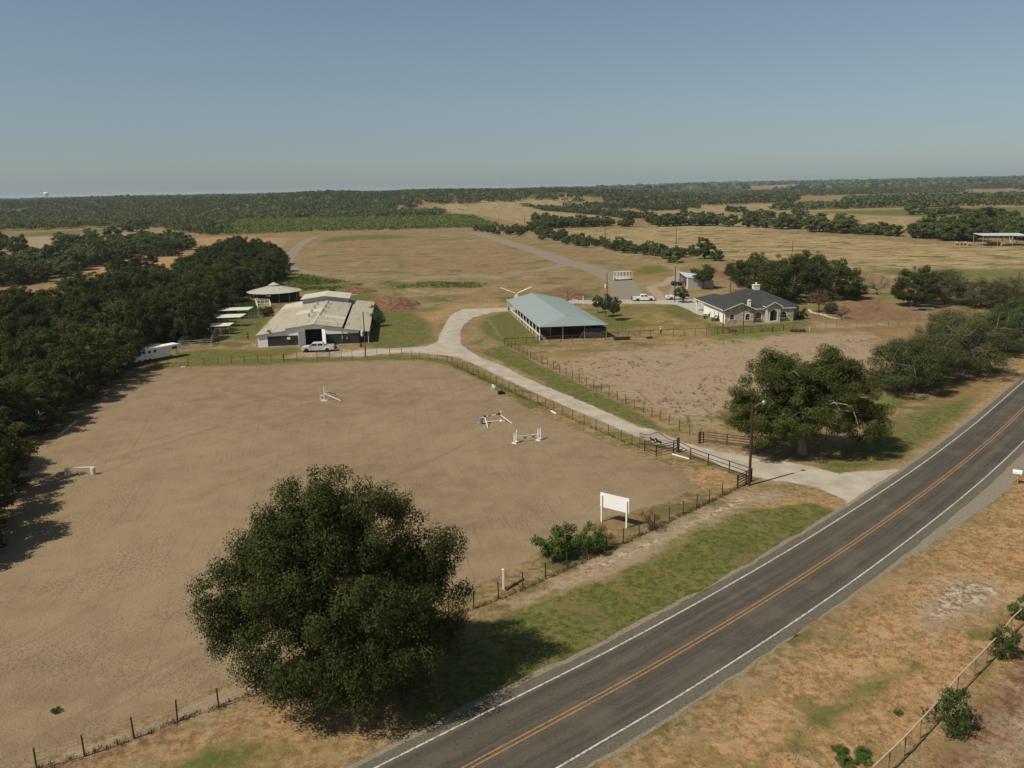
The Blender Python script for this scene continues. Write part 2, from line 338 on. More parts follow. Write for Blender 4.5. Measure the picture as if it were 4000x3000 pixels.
paint(g, W([(3050,2800),(3300,2640),(3600,2560),(3650,2620),(3400,2800),(3150,2960),(2950,2980)]), 1.5, .6)
paint(g, W([(3700,2480),(3850,2430),(4000,2330),(4000,2420),(3850,2530)]), 1.2, .55)
paint(s_, W([(3350,2500),(3480,2460),(3520,2510),(3420,2540)]), 1.5, .75)
paint(s_, W([(3900,2800),(4100,2650),(4300,2900),(3900,3100),(3780,3000)]), 2, .7)
paint(s_, W([(2120,1425),(2300,1375),(2700,1335),(3100,1300),(3420,1290),(3500,1400),(3300,1520),(2900,1600),(2750,1700),(2700,1690),(2400,1560)]), 4, .62)
paint(s_, W([(2500,1490),(2700,1420),(2900,1450),(2850,1560),(2720,1640),(2620,1600)]), 5, .66)
paint(s_, W([(2700,1735),(2860,1748),(3050,1775),(3170,1810),(2900,1790),(2740,1750)]), 1.5, .7)
paint(s_, W([(3170,1255),(3290,1268),(3500,1262),(3420,1275),(3200,1285)]), 3, .8)
paint(s_, W([(0,930),(700,890),(640,930),(200,985),(0,1000)]), 25, .62)
paint(s_, W([(1280,1362),(1420,1362),(1440,1392),(1200,1398),(1100,1395),(1180,1372)]), 2, .8)
t_ = 'red'
paint(t_, W([(1390,1175),(1450,1160),(1560,1160),(1650,1180),(1650,1205),(1520,1212),(1400,1210)]), 4, .8)
paint(t_, W([(1250,1140),(1400,1120),(1480,1125),(1420,1150),(1300,1160)]), 6, .7)
paint(t_, W([(2140,1130),(2240,1115),(2300,1150),(2280,1178),(2180,1175)]), 5, .9)
paint(t_, W([(3330,1180),(3460,1160),(3500,1220),(3440,1240),(3300,1230)]), 5, .75)
paint(t_, W([(3860,1120),(4050,1100),(4100,1280),(3900,1260),(3830,1200)]), 6, .7)
paint(t_, W([(2640,1045),(2900,1060),(2920,1085),(2800,1090),(2700,1060)]), 6, .8)
paint(t_, W([(3500,3050),(3650,2900),(3850,2680),(4000,2480),(4300,2300),(4400,2600),(4200,2900),(3900,2980),(3700,3100)]), 1.6, .72)
paint(t_, W([(3000,1205),(3170,1195),(3600,1200),(3700,1260),(3400,1262),(3180,1255)]), 5, .6)
paint(t_, W([(200,2970),(650,2830),(760,2840),(400,2990),(150,3060)]), 1.5, .75)
paint(t_, W([(700,1370),(820,1360),(870,1375),(740,1392)]), 2, .7)
f_ = 'straw'
paint(f_, W([(2120,905),(2500,890),(2750,895),(3100,915),(3500,945),(4300,985),(4600,1060),(4300,1150),(3500,1090),(3300,1050),(3000,1030),(2650,985),(2400,945),(2200,925)]), 8)
paint(f_, W([(1650,820),(1880,842),(2060,880),(2120,895),(2300,860),(2560,840),(3000,830),(3400,845),(4400,850),(4400,790),(3000,790),(2500,812),(2100,800),(1850,800)]), 20, .9)
paint(f_, W([(2500,900),(3400,905),(4500,950),(4500,860),(3300,840),(2600,845)]), 20, .8)
paint(f_, W([(3700,760),(4500,745),(4500,765),(3700,775)]), 50); paint(f_, W([(2980,728),(3250,726),(3300,736),(3020,742)]), 200, .95); paint(f_, W([(3300,757),(3560,756),(3520,766),(3300,768)]), 60)
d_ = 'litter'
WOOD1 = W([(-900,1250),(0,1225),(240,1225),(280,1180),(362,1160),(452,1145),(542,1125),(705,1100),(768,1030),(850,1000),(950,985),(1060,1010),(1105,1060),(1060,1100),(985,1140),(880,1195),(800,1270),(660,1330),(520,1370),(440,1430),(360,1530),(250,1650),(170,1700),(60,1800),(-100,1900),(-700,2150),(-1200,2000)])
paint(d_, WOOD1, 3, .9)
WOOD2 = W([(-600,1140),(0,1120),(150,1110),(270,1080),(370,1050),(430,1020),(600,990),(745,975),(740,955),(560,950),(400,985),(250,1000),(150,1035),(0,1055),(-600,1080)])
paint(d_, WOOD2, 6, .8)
k_ = 'track'
paint(k_, TRACK, 3.5, 1, line=3.0); paint(k_, TRACK2, 3., 1, line=5.0)
paint(k_, W([(2375,1175),(2405,1120),(2420,1095),(2470,1100),(2500,1105),(2455,1135),(2440,1150),(2460,1172)]), 2.5)
p_ = 'path'
for l in (FORKS,): paint(p_, l, 3.0, .85, line=1.4)
paint(p_, catmull(W([(1120,1065),(1225,1085),(1340,1092),(1460,1110),(1600,1130),(1720,1160),(1830,1180),(1900,1190)]), 4), 2.2, .85, line=1.0)
paint(p_, W([(1905,1245),(1925,1270),(1950,1310),(1965,1330)]), 1.1, .75, line=.45)
paint(p_, W([(2590,1176),(2570,1150),(2540,1120),(2600,1110),(2630,1080)]), 2, .9, line=2.)
paint(p_, rn(4.6)[:340] + rn(6.5)[:340][::-1], .6, .0)
D_ = sdf(DRIVE, GX, GY); mk[p_] = np.maximum(mk[p_], np.where(D_ > -1, band(D_-.3, .9)*.8, 0))
mk[p_] = np.clip(mk[p_], 0, 1)
paint('arena', ARENA, .9)
# packed into colour attributes (weights of ground covers only)
def put_attr(me, name, chans):
    a = me.color_attributes.new(name, 'FLOAT_COLOR', 'POINT'); arr = np.zeros((len(me.vertices), 4), np.float32)
    for i, c in enumerate(chans): arr[:, i] = mk.get(c, np.zeros(len(arr))) if c else 0
    a.data.foreach_set('color', arr.ravel())
put_attr(gme, 'za', [g, o_, s_]); put_attr(gme, 'zb', [t_, f_, d_]); put_attr(gme, 'zc', [k_, p_, 'arena'])
gme.polygons.foreach_set('use_smooth', [True]*len(gme.polygons))

HARROW = math.radians(102)
def sand_nodes(t, p):
    """harrowed arena sand: hoof prints with painted shade, harrow lines, damp mottling"""
    big = t.noise(p, .035, 4, .55); mid = t.noise(p, .33, 5, .65); fine = t.noise(p, 6., 4, .75)
    c = t.mix(t.rng(big, .38, .62), (.206,.148,.086), (.258,.190,.114)); c = t.mix(t.rng(mid, .38, .66, 0, .6), c, (.290,.218,.127)); c = t.mix(t.rng(mid, .45, .30, 0, .5), c, (.192,.138,.074))
    hv = t.noise(p, 3.4, 3, .65, .2); hoof = t.rng(hv, .34, .50); hv2 = t.noise(p, 5.5, 2, .6); 
    c = t.mix(t.rng(fine, .32, .62, .38, 0), c, (.17,.115,.070))
    patch = t.rng(t.noise(p, .12, 3), .40, .62, .25, 1)
    w_ = t.noise(p, .03, 2, .5); sp = t.n('ShaderNodeSeparateXYZ'); t.put(sp.inputs[0], p)
    u = t.math('ADD', t.math('ADD', t.math('MULTIPLY', sp.outputs[0], .86), t.math('MULTIPLY', sp.outputs[1], -.50)), t.math('MULTIPLY', w_, 9.))
    cx = t.n('ShaderNodeCombineXYZ'); t.put(cx.inputs[0], t.math('MULTIPLY', u, .62)); t.put(cx.inputs[1], t.math('MULTIPLY', sp.outputs[1], .012)); ln = t.noise(cx.outputs[0], 1.0, 4, .75)
    c = t.mix(t.rng(ln, .575, .63, 0, .42), c, (.185,.128,.08)); c = t.mix(t.rng(ln, .40, .32, 0, .3), c, (.32,.25,.15))
    ul = t.math('ADD', t.math('ADD', t.math('MULTIPLY', sp.outputs[0], math.sin(HARROW)), t.math('MULTIPLY', sp.outputs[1], -math.cos(HARROW))), t.math('MULTIPLY', t.noise(p, .018, 2, .5), 9.))
    fr = t.math('ABSOLUTE', t.math('SUBTRACT', t.math('FRACT', t.math('MULTIPLY', ul, .52)), .5)); c = t.mix(t.math('MULTIPLY', t.rng(fr, .06, .015), t.rng(t.noise(p, .10, 4, .65), .42, .62, 0, .32)), c, (.135,.092,.055))
    c = t.mix(t.math('MULTIPLY', t.rng(hoof, 1, 0), t.math('MULTIPLY', patch, .26)), c, (.15,.10,.062))  # darkens the hoof dimples: their shade is put into the sand colour
    h = t.math('ADD', t.math('MULTIPLY', t.math('MULTIPLY', hoof, patch), .055), t.math('ADD', t.math('MULTIPLY', hv2, .06), t.math('MULTIPLY', ln, .04)))
    return c, h
t = NT('ground'); p = t.pos()
za = t.sep(t.attr('za').outputs['Color']); zb = t.sep(t.attr('zb').outputs['Color']); zc = t.sep(t.attr('zc').outputs['Color'])
n_big = t.noise(p, .018, 4, .55); n_mid = t.noise(p, .14, 6, .66); n_fine = t.noise(p, 1.5, 6, .75); n_tiny = t.noise(p, 7., 3, .7)
n_pat = t.noise(p, .30, 6, .72, .3); n_pat2 = t.noise(t.scale(p, (1, 1, 1), 1.), .42, 6, .70); n_tuft = t.noise(p, .9, 5, .72)
stk = t.noise(t.scale(p, (.055, .075, 1), math.radians(-8)), 1, 7, .70, .5)            # mowing and grazing streaks
stk2 = t.noise(t.scale(p, (.10, .16, 1), math.radians(-5)), 1, 6, .68, .4); n_far = t.noise(t.scale(p, (.075, .10, 1), .12), 1, 7, .72, .5)
blend = t.math('ADD', t.math('MULTIPLY', n_mid, .45), t.math('MULTIPLY', n_fine, .55))
def cover(m, amt, s=.12, nn=None):
    """how far a cover wins over the one below, frayed by noise"""
    nn = nn or blend
    v = t.math('ADD', m, t.math('MULTIPLY', t.math('SUBTRACT', nn, .5), amt)); v = t.rng(v, .5-s, .5+s)
    return t.math('MULTIPLY', v, t.rng(m, .0, .12))
def lay(c, n, lo, hi, amt, col): return t.mix(t.rng(n, lo, hi, 0, amt), c, col)
base = t.mix(t.rng(n_fine, .40, .60), (.150,.105,.046), (.285,.200,.100))
base = lay(base, n_pat, .50, .60, .6, (.32,.235,.125)); base = lay(base, n_pat2, .50, .40, .45, (.195,.115,.055))
base = lay(base, n_far, .54, .60, .8, (.095,.092,.026)); base = lay(base, t.noise(t.scale(p, (.028, .055, 1), .3), 1, 7, .68, .5), .57, .60, .85, (.112,.140,.028)); base = lay(base, t.noise(p, .05, 6, .7), .56, .62, .5, (.33,.24,.13)); base = lay(base, n_big, .52, .62, .45, (.22,.13,.060))
straw = t.mix(t.rng(n_far, .40, .56), (.365,.275,.140), (.255,.180,.085)); straw = lay(straw, n_pat, .52, .60, .4, (.40,.31,.17))
straw = lay(straw, stk, .56, .59, .9, (.090,.105,.024)); straw = lay(straw, stk2, .565, .60, .9, (.080,.085,.024)); straw = lay(straw, n_big, .5, .65, .4, (.235,.140,.065))
c = t.mix(cover(zb[1], .3), base, straw)
red = t.mix(t.rng(n_fine, .42, .58), (.115,.055,.030), (.24,.135,.078)); red = lay(red, n_pat2, .56, .62, .7, (.33,.25,.165)); red = lay(red, n_pat, .56, .62, .6, (.085,.070,.026))
c = t.mix(cover(zb[0], 1.6, .25), c, red)
gold = t.mix(t.rng(n_fine, .38, .58), (.235,.132,.058), (.395,.245,.118)); gold = lay(gold, n_tuft, .52, .62, .5, (.46,.31,.155)); gold = lay(gold, n_pat, .51, .58, .6, (.16,.125,.045))
gold = lay(gold, n_pat2, .55, .62, .6, (.36,.27,.17)); gold = lay(gold, n_tuft, .42, .36, .2, (.19,.095,.04))
c = t.mix(cover(za[1], 1.1, .3), c, gold)
grn = t.mix(t.rng(n_fine, .40, .60), (.068,.074,.017), (.155,.148,.040)); grn = lay(grn, n_pat, .50, .58, .55, (.072,.100,.018)); grn = lay(grn, n_pat2, .53, .60, .7, (.185,.145,.060)); grn = lay(grn, stk, .52, .6, .5, (.150,.120,.050))
c = t.mix(cover(za[0], 1.7, .22, t.math('ADD', t.math('MULTIPLY', n_pat, .5), t.math('MULTIPLY', n_fine, .5))), c, grn)
snd = t.mix(t.rng(n_fine, .40, .60), (.265,.195,.12), (.37,.285,.19)); snd = t.mix(t.rng(za[2], .66, .74), snd, t.mix(t.rng(n_fine, .45, .56), (.20,.138,.08), (.47,.385,.28))); snd = lay(snd, n_pat, .50, .60, .7, (.285,.21,.132)); snd = lay(snd, n_tuft, .40, .34, .45, (.13,.10,.052))
c = t.mix(cover(za[2], 1.6, .25, n_pat), c, snd)
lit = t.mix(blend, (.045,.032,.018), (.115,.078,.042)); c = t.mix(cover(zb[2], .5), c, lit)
trk = t.mix(t.rng(n_fine, .4, .6), (.200,.168,.120), (.262,.222,.162)); c = t.mix(cover(zc[0], .45, .12), c, trk)
pth = t.mix(t.rng(n_fine, .4, .6), (.27,.205,.135), (.38,.305,.215)); c = t.mix(cover(zc[1], .9, .2), c, pth)
asand, ah = sand_nodes(t, p); c = t.mix(cover(zc[2], .8, .12), c, asand)
c = t.mix(t.rng(n_tiny, .30, .55, .25, 0), c, (.04,.026,.014))
hh = t.math('ADD', t.math('MULTIPLY', n_fine, .35), t.math('ADD', t.math('MULTIPLY', n_tiny, .10), t.math('MULTIPLY', n_tuft, .3)))
ground = struct(obj('ground', gme, t.bsdf(c, .95, 0, t.bump(hh, .45, .8), .1)), 'dry ranch land of tan, golden and green grass running out to wooded hills')

def flat_sheet(name, poly, z, m, jit=.0, step=1.2, label=None):
    """a thin sheet on the level ground with a slightly ragged edge"""
    pts = []; n = len(poly); rnd = random.Random(hash(name) & 0xff)
    for i in range(n):
        a = poly[i]; b = poly[(i+1) % n]; l_ = math.hypot(b[0]-a[0], b[1]-a[1]); k = max(1, int(l_/step))
        for j in range(k):
            u = j/k; x = a[0]+(b[0]-a[0])*u; y = a[1]+(b[1]-a[1])*u
            x += jit*(float(vnoise(x, y, .9, 7))-.5)*2; y += jit*(float(vnoise(x, y, .9, 8))-.5)*2; pts.append((x, y, z))
    me = bpy.data.meshes.new(name); me.from_pydata(pts, [], [tuple(range(len(pts)))])
    bm = bmesh.new(); bm.from_mesh(me); bmesh.ops.triangulate(bm, faces=bm.faces); bmesh.ops.recalc_face_normals(bm, faces=bm.faces)
    if bm.faces and sum(f.normal.z for f in bm.faces) < 0: bmesh.ops.reverse_faces(bm, faces=bm.faces)
    bm.to_mesh(me); bm.free()
    return struct(obj(name, me, m), label)
t = NT('arena_sand'); p = t.pos(); c, h = sand_nodes(t, p)
m_sand = t.bsdf(c, .97, 0, t.bump(h, 1.0, .8), .08)
flat_sheet('riding_arena', ARENA, .006, m_sand, .35, 1.0, 'broad harrowed tan sand arena with hoof prints')
t = NT('caliche'); p = t.pos(); n1 = t.noise(p, .35, 5, .6); n2 = t.noise(p, 3, 4, .7)
c = t.mix(t.rng(n1, .3, .7), (.31,.27,.205), (.42,.375,.30)); c = t.mix(t.rng(n2, .55, .75, 0, .35), c, (.235,.20,.15)); c = t.mix(t.rng(t.noise(p, .9, 5, .7), .50, .62, 0, .45), c, (.36,.295,.215)); 
m_cal = t.bsdf(c, .95, 0, t.bump(n2, .04), .1)
flat_sheet('driveway', DRIVE, .010, m_cal, .3, 1.0, 'pale caliche driveway curving from the road to the barns')
t = NT('yard_concrete'); p = t.pos(); n1 = t.noise(p, .4, 5, .6)
m_conc = t.bsdf(t.mix(n1, (.33,.30,.25), (.43,.40,.34)), .9, 0, None, .1)
flat_sheet('concrete_apron', CONC, .014, m_conc, .0, 2.0, 'pale concrete apron beside the stone house')
# ------------------------------------------------------------------ road
def ribbon(name, a, b_, z, m, jit=0, i0=0, i1=None, label=None, wob=0):
    V = []; Fc = []; i1 = i1 or len(ROADC)
    for i in range(i0, i1):
        x, y = ROADC[i]; nx, ny = RN[i]; b = b_(i) if callable(b_) else b_; ja = jit*(.6*float(vnoise(x, y, 1.6, 3))+.4*float(vnoise(x, y, 6, 5))-.5); jb = jit*(.6*float(vnoise(x, y, 1.6, 4))+.4*float(vnoise(x, y, 6, 6))-.5)
        V += [(x+nx*(a+ja), y+ny*(a+ja), z), (x+nx*(b+jb), y+ny*(b+jb), z)]
    n = len(V)//2; Fc = [(2*i, 2*i+1, 2*i+3, 2*i+2) for i in range(n-1)]
    me = bpy.data.meshes.new(name); me.from_pydata(V, [], Fc); me.update()
    if me.polygons[0].normal.z < 0: me.flip_normals()
    uv = me.attributes.new('across', 'FLOAT', 'POINT'); uv.data.foreach_set('value', [v for i in range(n) for v in (a, b)])
    s_at = 0; al = []
    for i in range(i0, i1):
        if i > i0: s_at += math.dist(ROADC[i], ROADC[i-1])
        al += [s_at, s_at]
    uu = me.attributes.new('along', 'FLOAT', 'POINT'); uu.data.foreach_set('value', al)
    return obj(name, me, m)
def densify(C_, st):
    return C_
t = NT('asphalt'); p = t.pos(); ac = t.attr('across').outputs['Fac']; al = t.attr('along').outputs['Fac']
n1 = t.noise(p, 14, 3, .7); n2 = t.noise(p, .25, 4, .5)
cx = t.n('ShaderNodeCombineXYZ'); t.put(cx.inputs[0], t.math('MULTIPLY', al, .02)); t.put(cx.inputs[1], t.math('MULTIPLY', ac, 1.4)); long_ = t.noise(cx.outputs[0], 1.6, 5, .65)
n3 = t.noise(p, 3.5, 5, .75)
c = t.mix(t.rng(n1, .35, .65), (.058,.050,.037), (.118,.101,.076)); c = lay(c, long_, .50, .60, .55, (.052,.043,.037)); c = lay(c, long_, .46, .36, .45, (.130,.112,.083)); c = lay(c, n3, .56, .64, .5, (.044,.037,.031)); c = lay(c, n2, .50, .62, .45, (.122,.106,.080))
wa = t.math('ABSOLUTE', t.math('SUBTRACT', t.math('ABSOLUTE', ac), 1.8)); wheel = t.math('ABSOLUTE', t.math('SUBTRACT', wa, .85))
c = t.mix(t.rng(wheel, .0, .6, .35, 0), c, (.052,.042,.037))
cc_ = t.voro(t.scale(p, (1,1,1)), .22, 'DISTANCE_TO_EDGE'); c = t.mix(t.math('MULTIPLY', t.rng(cc_, .012, .004), t.rng(n3, .5, .6, 0, .55)), c, (.018,.015,.013))
c = t.mix(t.rng(t.math('ABSOLUTE', ac), 3.45, 3.65, 0, .75), c, t.mix(t.rng(n1, .4, .6), (.075,.066,.046), (.175,.155,.112)))
m_asph = t.bsdf(c, .9, 0, t.bump(n1, .02), .15)
struct(ribbon('road', -4.3, 4.4, .020, m_asph, .45), 'two lane asphalt highway crossing the lower right')
t = NT('gravel_shoulder'); p = t.pos(); n1 = t.noise(p, 5, 4, .7); n2 = t.noise(p, .4, 4)
m_shd = t.bsdf(t.mix(t.rng(n1, .3, .7), (.15,.128,.095), (.27,.235,.180)), .95, 0, t.bump(n1, .05), .1)
struct(ribbon('road_shoulder', 4.3, lambda i: 4.7+1.5*float(smooth01((ROADC[i][1]-66)/22)), .012, m_shd, 1.0), 'pale gravel shoulder along the far side of the highway')
struct(ribbon('road_shoulder', -4.75, -4.2, .012, m_shd, .9), 'narrow gravel shoulder along the near side of the highway')
t = NT('white_line'); p = t.pos(); m_wl = t.bsdf(t.mix(t.rng(t.noise(p, 4, 5, .75), .40, .56), (.22,.205,.175), (.50,.48,.43)), .8)
t = NT('yellow_line'); p = t.pos(); m_yl = t.bsdf(t.mix(t.rng(t.noise(p, 6, 4, .7), .35, .6), (.16,.105,.055), (.37,.185,.070)), .8)
for a, m_, nm, lb in ((-3.47, m_wl, 'edge_line', 'white edge line nearer the ranch'), (3.40, m_wl, 'edge_line', 'white edge line on the roadside away from the ranch'), (-.17, m_yl, 'centre_line', 'orange yellow centre stripe on the ranch side'), (.17, m_yl, 'centre_line', 'orange yellow centre stripe on the far side')):
    hw = .072 if m_ is m_wl else .06
    struct(ribbon(nm, a-hw, a+hw, .0245, m_), lb)
# ------------------------------------------------------------------ foliage
def leaf_mat(name, col, col2, var=.35, trans=.3):
    t = NT(name); p = t.pos('obj'); oi = t.n('ShaderNodeObjectInfo')
    a = t.attr('tint').outputs['Fac']; n = t.noise(p, .55, 3, .6)
    c = t.mix(t.math('ADD', t.math('MULTIPLY', a, .65), t.math('MULTIPLY', n, .35)), col, col2)
    h = t.n('ShaderNodeHueSaturation'); t.put(h.inputs['Color'], c)
    t.put(h.inputs['Hue'], t.rng(oi.outputs['Random'], 0, 1, .488, .515, False)); t.put(h.inputs['Value'], t.rng(oi.outputs['Random'], 0, 1, 1-var*.6, 1+var*.6, False))
    d = t.n('ShaderNodeBsdfDiffuse'); t.put(d.inputs[0], h.outputs[0])
    tr = t.n('ShaderNodeBsdfTranslucent'); t.put(tr.inputs[0], h.outputs[0])
    gl = t.n('ShaderNodeBsdfGlossy'); gl.inputs['Roughness'].default_value = .5; gl.inputs[0].default_value = (.30, .34, .22, 1)
    m1 = t.n('ShaderNodeMixShader'); m1.inputs[0].default_value = trans; t.put(m1.inputs[1], d.outputs[0]); t.put(m1.inputs[2], tr.outputs[0])
    m2 = t.n('ShaderNodeMixShader'); m2.inputs[0].default_value = .025; t.put(m2.inputs[1], m1.outputs[0]); t.put(m2.inputs[2], gl.outputs[0])
    t.t.links.new(m2.outputs[0], t.out.inputs[0]); return t.m
LM = dict(wood2=leaf_mat('leaves_olive', (.045,.052,.012), (.125,.122,.034), .5), belt=leaf_mat('leaves_belt', (.058,.080,.024), (.135,.160,.050), .3),
    elm=leaf_mat('leaves_elm', (.026,.036,.009), (.078,.088,.024), .0),
    oak=leaf_mat('leaves_oak', (.032,.050,.010), (.108,.124,.029), .0),
    wood=leaf_mat('leaves_wood', (.026,.036,.008), (.078,.088,.022), .5),
    dark=leaf_mat('leaves_dark', (.028,.042,.010), (.082,.098,.026), .3),
    grey=leaf_mat('leaves_grey', (.050,.058,.020), (.140,.138,.050), .3),
    fresh=leaf_mat('leaves_fresh', (.045,.085,.018), (.120,.175,.040), .3),
    shrub=leaf_mat('leaves_shrub', (.040,.060,.018), (.095,.115,.035), .35),
    brown=leaf_mat('leaves_brown', (.10,.058,.028), (.19,.115,.055), .2),
    thicket=leaf_mat('leaves_thicket', (.105,.142,.034), (.205,.250,.066), .3),
    far=leaf_mat('leaves_far', (.052,.070,.022), (.140,.160,.052), .35))
m_bark = mat('bark', (.13,.10,.075), .9, .35, 1.5, bump=.1)
m_bark_pale = mat('bark_pale', (.27,.23,.175), .9, .35, 1.2, bump=.1, dirt=(.30,.12,.07,.5))
m_bark_grey = mat('bark_grey', (.17,.15,.125), .9, .3, 1.2)

def leaf_quads(rng, cen, size, up=.35, aspect=.6, bias=None):
    n = len(cen); nrm = rng.normal(size=(n, 3))*(1 if bias is None else .55); nrm[:, 2] = (np.abs(nrm[:, 2]) if bias is None else nrm[:, 2])+up; nrm = nrm if bias is None else nrm+bias; nrm /= np.linalg.norm(nrm, axis=1)[:, None]
    a = np.cross(nrm, rng.normal(size=(n, 3))); a /= np.linalg.norm(a, axis=1)[:, None]; b = np.cross(nrm, a)
    s = (size*rng.uniform(.6, 1.35, n))[:, None]; a = a*s/2; b = b*s/2*aspect
    k = rng.uniform(-.25, .25, (n, 1))
    V = np.stack([cen-a-b*.35, cen+b*(1+k), cen+a-b*.1, cen-b*(1-k)], 1)
    return V.reshape(-1, 3), np.arange(n*4).reshape(n, 4)
def crown_mesh(name, seed, R, H, z0, nclump, nleaf, leaf, clump=.2, shell=.55, lob=.25, ysq=1., droop=0, wispy=0, base_flat=.35, top=1.0, holes=0, profile=None, blobs=None):
    """foliage of one tree: leaf clumps spread through a lobed crown volume"""
    rng = np.random.default_rng(seed)
    lobes = rng.normal(size=(7, 3)); lobes[:, 2] = lobes[:, 2]*.5+.1; lobes /= np.linalg.norm(lobes, axis=1)[:, None]; la = rng.uniform(-.6, 1, 7)*lob
    d = rng.normal(size=(nclump, 3)); d /= np.linalg.norm(d, axis=1)[:, None]; d[:, 2] = np.where(d[:, 2] < 0, d[:, 2]*base_flat, d[:, 2])
    def rad(dd):
        q = np.ones(len(dd))
        u = dd/np.linalg.norm(dd, axis=1)[:, None]
        for l_, a_ in zip(lobes, la): q += a_*np.clip(u@l_, 0, 1)**4
        return q
    rr = rng.uniform(shell**3, 1, nclump)**(1/3.)
    scl = np.array([R, R*ysq, H*top]); cz = z0 + H*base_flat/(1+base_flat); hz = H/(1+base_flat)
    cc = d*(rr*rad(d))[:, None]*np.array([R*(1-clump*.6), R*ysq*(1-clump*.6), hz*(1-clump*.5)]); cc[:, 2] += cz
    if profile:      # crown radius by height, with angular lobes
        pz = np.array([q[0] for q in profile], float); pr = np.array([q[1] for q in profile], float); zz = rng.uniform(pz[0], pz[-1], nclump*4); pp = np.interp(zz, pz, pr)
        zz = zz[rng.uniform(0, pr.max(), len(zz)) < pp][:nclump]; nclump = len(zz); aa = rng.uniform(0, 2*PI, nclump); ph = rng.uniform(0, 6.28, 5)
        lobe_ = 1+lob*(.5*np.sin(2*aa+ph[0]+zz*.15)+.45*np.sin(3*aa+ph[1]-zz*.3)+.4*np.sin(5*aa+ph[2]+zz*.5)+.3*np.sin(9*aa+ph[3]+zz*.9))
        r2 = np.interp(zz, pz, pr)*lobe_*np.sqrt(rng.uniform(shell**2, 1, nclump)); d = np.stack([np.cos(aa), np.sin(aa), (zz-pz.mean())/(pz[-1]-pz[0])*1.6], -1)
        cc = np.stack([r2*np.cos(aa), r2*np.sin(aa)*ysq, zz+rng.normal(size=nclump)*.3], -1)
    if blobs:      # hand placed foliage masses: x, y, z, radius
        B_ = np.array(blobs, float); bi = rng.choice(len(B_), nclump, p=B_[:, 3]**2/np.sum(B_[:, 3]**2)); d = rng.normal(size=(nclump, 3)); d /= np.linalg.norm(d, axis=1)[:, None]
        cc = B_[bi, :3]+d*B_[bi, 3][:, None]*(rng.uniform(shell, 1.04, nclump)[:, None])*np.array([1, 1, .86]); cc = cc[cc[:, 2] > z0*.6]; nclump = len(cc); d = cc-np.array([0, 0, z0+H*.3])
    if holes:
        hd = rng.normal(size=(holes, 3)); hd /= np.linalg.norm(hd, axis=1)[:, None]; u = d/np.linalg.norm(d, axis=1)[:, None]
        keep = np.ones(nclump, bool)
        for q in hd: keep &= (u@q) < .93
        cc = cc[keep]
    nclump = len(cc); cs = R*clump*rng.uniform(.55, 1.25, nclump); ct = rng.uniform(0, 1, nclump)
    wgt = cs**2; idx = rng.choice(nclump, nleaf, p=wgt/wgt.sum())
    off = rng.normal(size=(nleaf, 3)); off /= np.linalg.norm(off, axis=1)[:, None]; off *= (rng.uniform(.25, 1, nleaf)**.5)[:, None]; off[:, 2] *= .72
    cen = cc[idx]+off*cs[idx][:, None]
    if droop:      # hanging sprays
        m = rng.uniform(size=nleaf) < .45; cen[m, 2] -= rng.uniform(0, droop, m.sum())*rng.uniform(.2, 1, m.sum())
    if wispy: cen += rng.normal(size=cen.shape)*wispy
    cen[:, 2] = np.maximum(cen[:, 2], z0*.25+.25)
    tint = np.clip(ct[idx]*.75+rng.uniform(0, .25, nleaf), 0, 1)
    out = cen-np.array([0, 0, z0+H*.25]); out /= (np.linalg.norm(out, axis=1)[:, None]+1e-6); co_ = off/(np.linalg.norm(off, axis=1)[:, None]+1e-6)
    V, Q = leaf_quads(rng, cen, leaf, .15, bias=co_*.75+out*.6)
    me = np_mesh(name, V, Q); at = me.attributes.new('tint', 'FLOAT', 'FACE'); at.data.foreach_set('value', tint.astype(np.float32))
    return me, cc
def limb_path(a, b, rng, n=5, wob=.12, sag=.15):
    a = np.array(a, float); b = np.array(b, float); l_ = np.linalg.norm(b-a); pts = []
    for i in range(n+1):
        t = i/n; p = a*(1-t)+b*t; p = p + np.array([0, 0, math.sin(PI*t)*l_*sag*.5])
        if 0 < i < n: p = p+rng.normal(size=3)*l_*wob*.35
        pts.append(tuple(p))
    return pts
def trunk_mesh(name, seed, r0, fork, cc, n_main=5, n_sub=4, twig=0, lean=(0, 0), rootflare=1.5, tips=.035):
    rng = np.random.default_rng(seed); mb = MB(); top = np.array([lean[0], lean[1], fork])
    mb.tube([(0, 0, -.15), (0, 0, .25), (lean[0]*.4, lean[1]*.4, fork*.5), tuple(top)], [r0*rootflare, r0*1.1, r0*.9, r0*.8], 9)
    cc = np.asarray(cc); ang = np.arctan2(cc[:, 1], cc[:, 0]); order = []
    for k in range(n_main):
        a = -PI+2*PI*(k+.5)/n_main; dd = np.abs((ang-a+PI) % (2*PI)-PI); cand = np.where((dd < PI/n_main) & (cc[:, 2] > fork*1.15+.3))[0]
        if len(cand): order.append((rng.choice(cand), cand))
    for k, cand in order:
        e = cc[k]; mid = top*.45+e*.55; mid[2] = max(mid[2], fork)
        pth = limb_path(top*.98, mid, rng, 4, .14); rads = np.linspace(r0*.55, r0*.26, 5); mb.tube(pth, list(rads), 7)
        for q in rng.choice(cand, min(len(cand), n_sub), replace=False):
            st = rng.uniform(.5, 1); s0 = np.array(pth[2])*(1-st)+np.array(pth[4])*st; p2 = limb_path(s0, cc[q], rng, 4, .16)
            mb.tube(p2, list(np.linspace(r0*.22, tips, 5)), 5)
            for _ in range(twig):
                j = rng.integers(1, 5); e2 = np.array(p2[j])+rng.normal(size=3)*np.array([.9, .9, .6])*np.linalg.norm(cc[q]-top)*.22
                mb.tube(limb_path(p2[j], e2, rng, 2, .2), [tips*1.1, tips*.8, tips*.4], 4, False)
    return mb.mesh(name, True)
PROTO = {}
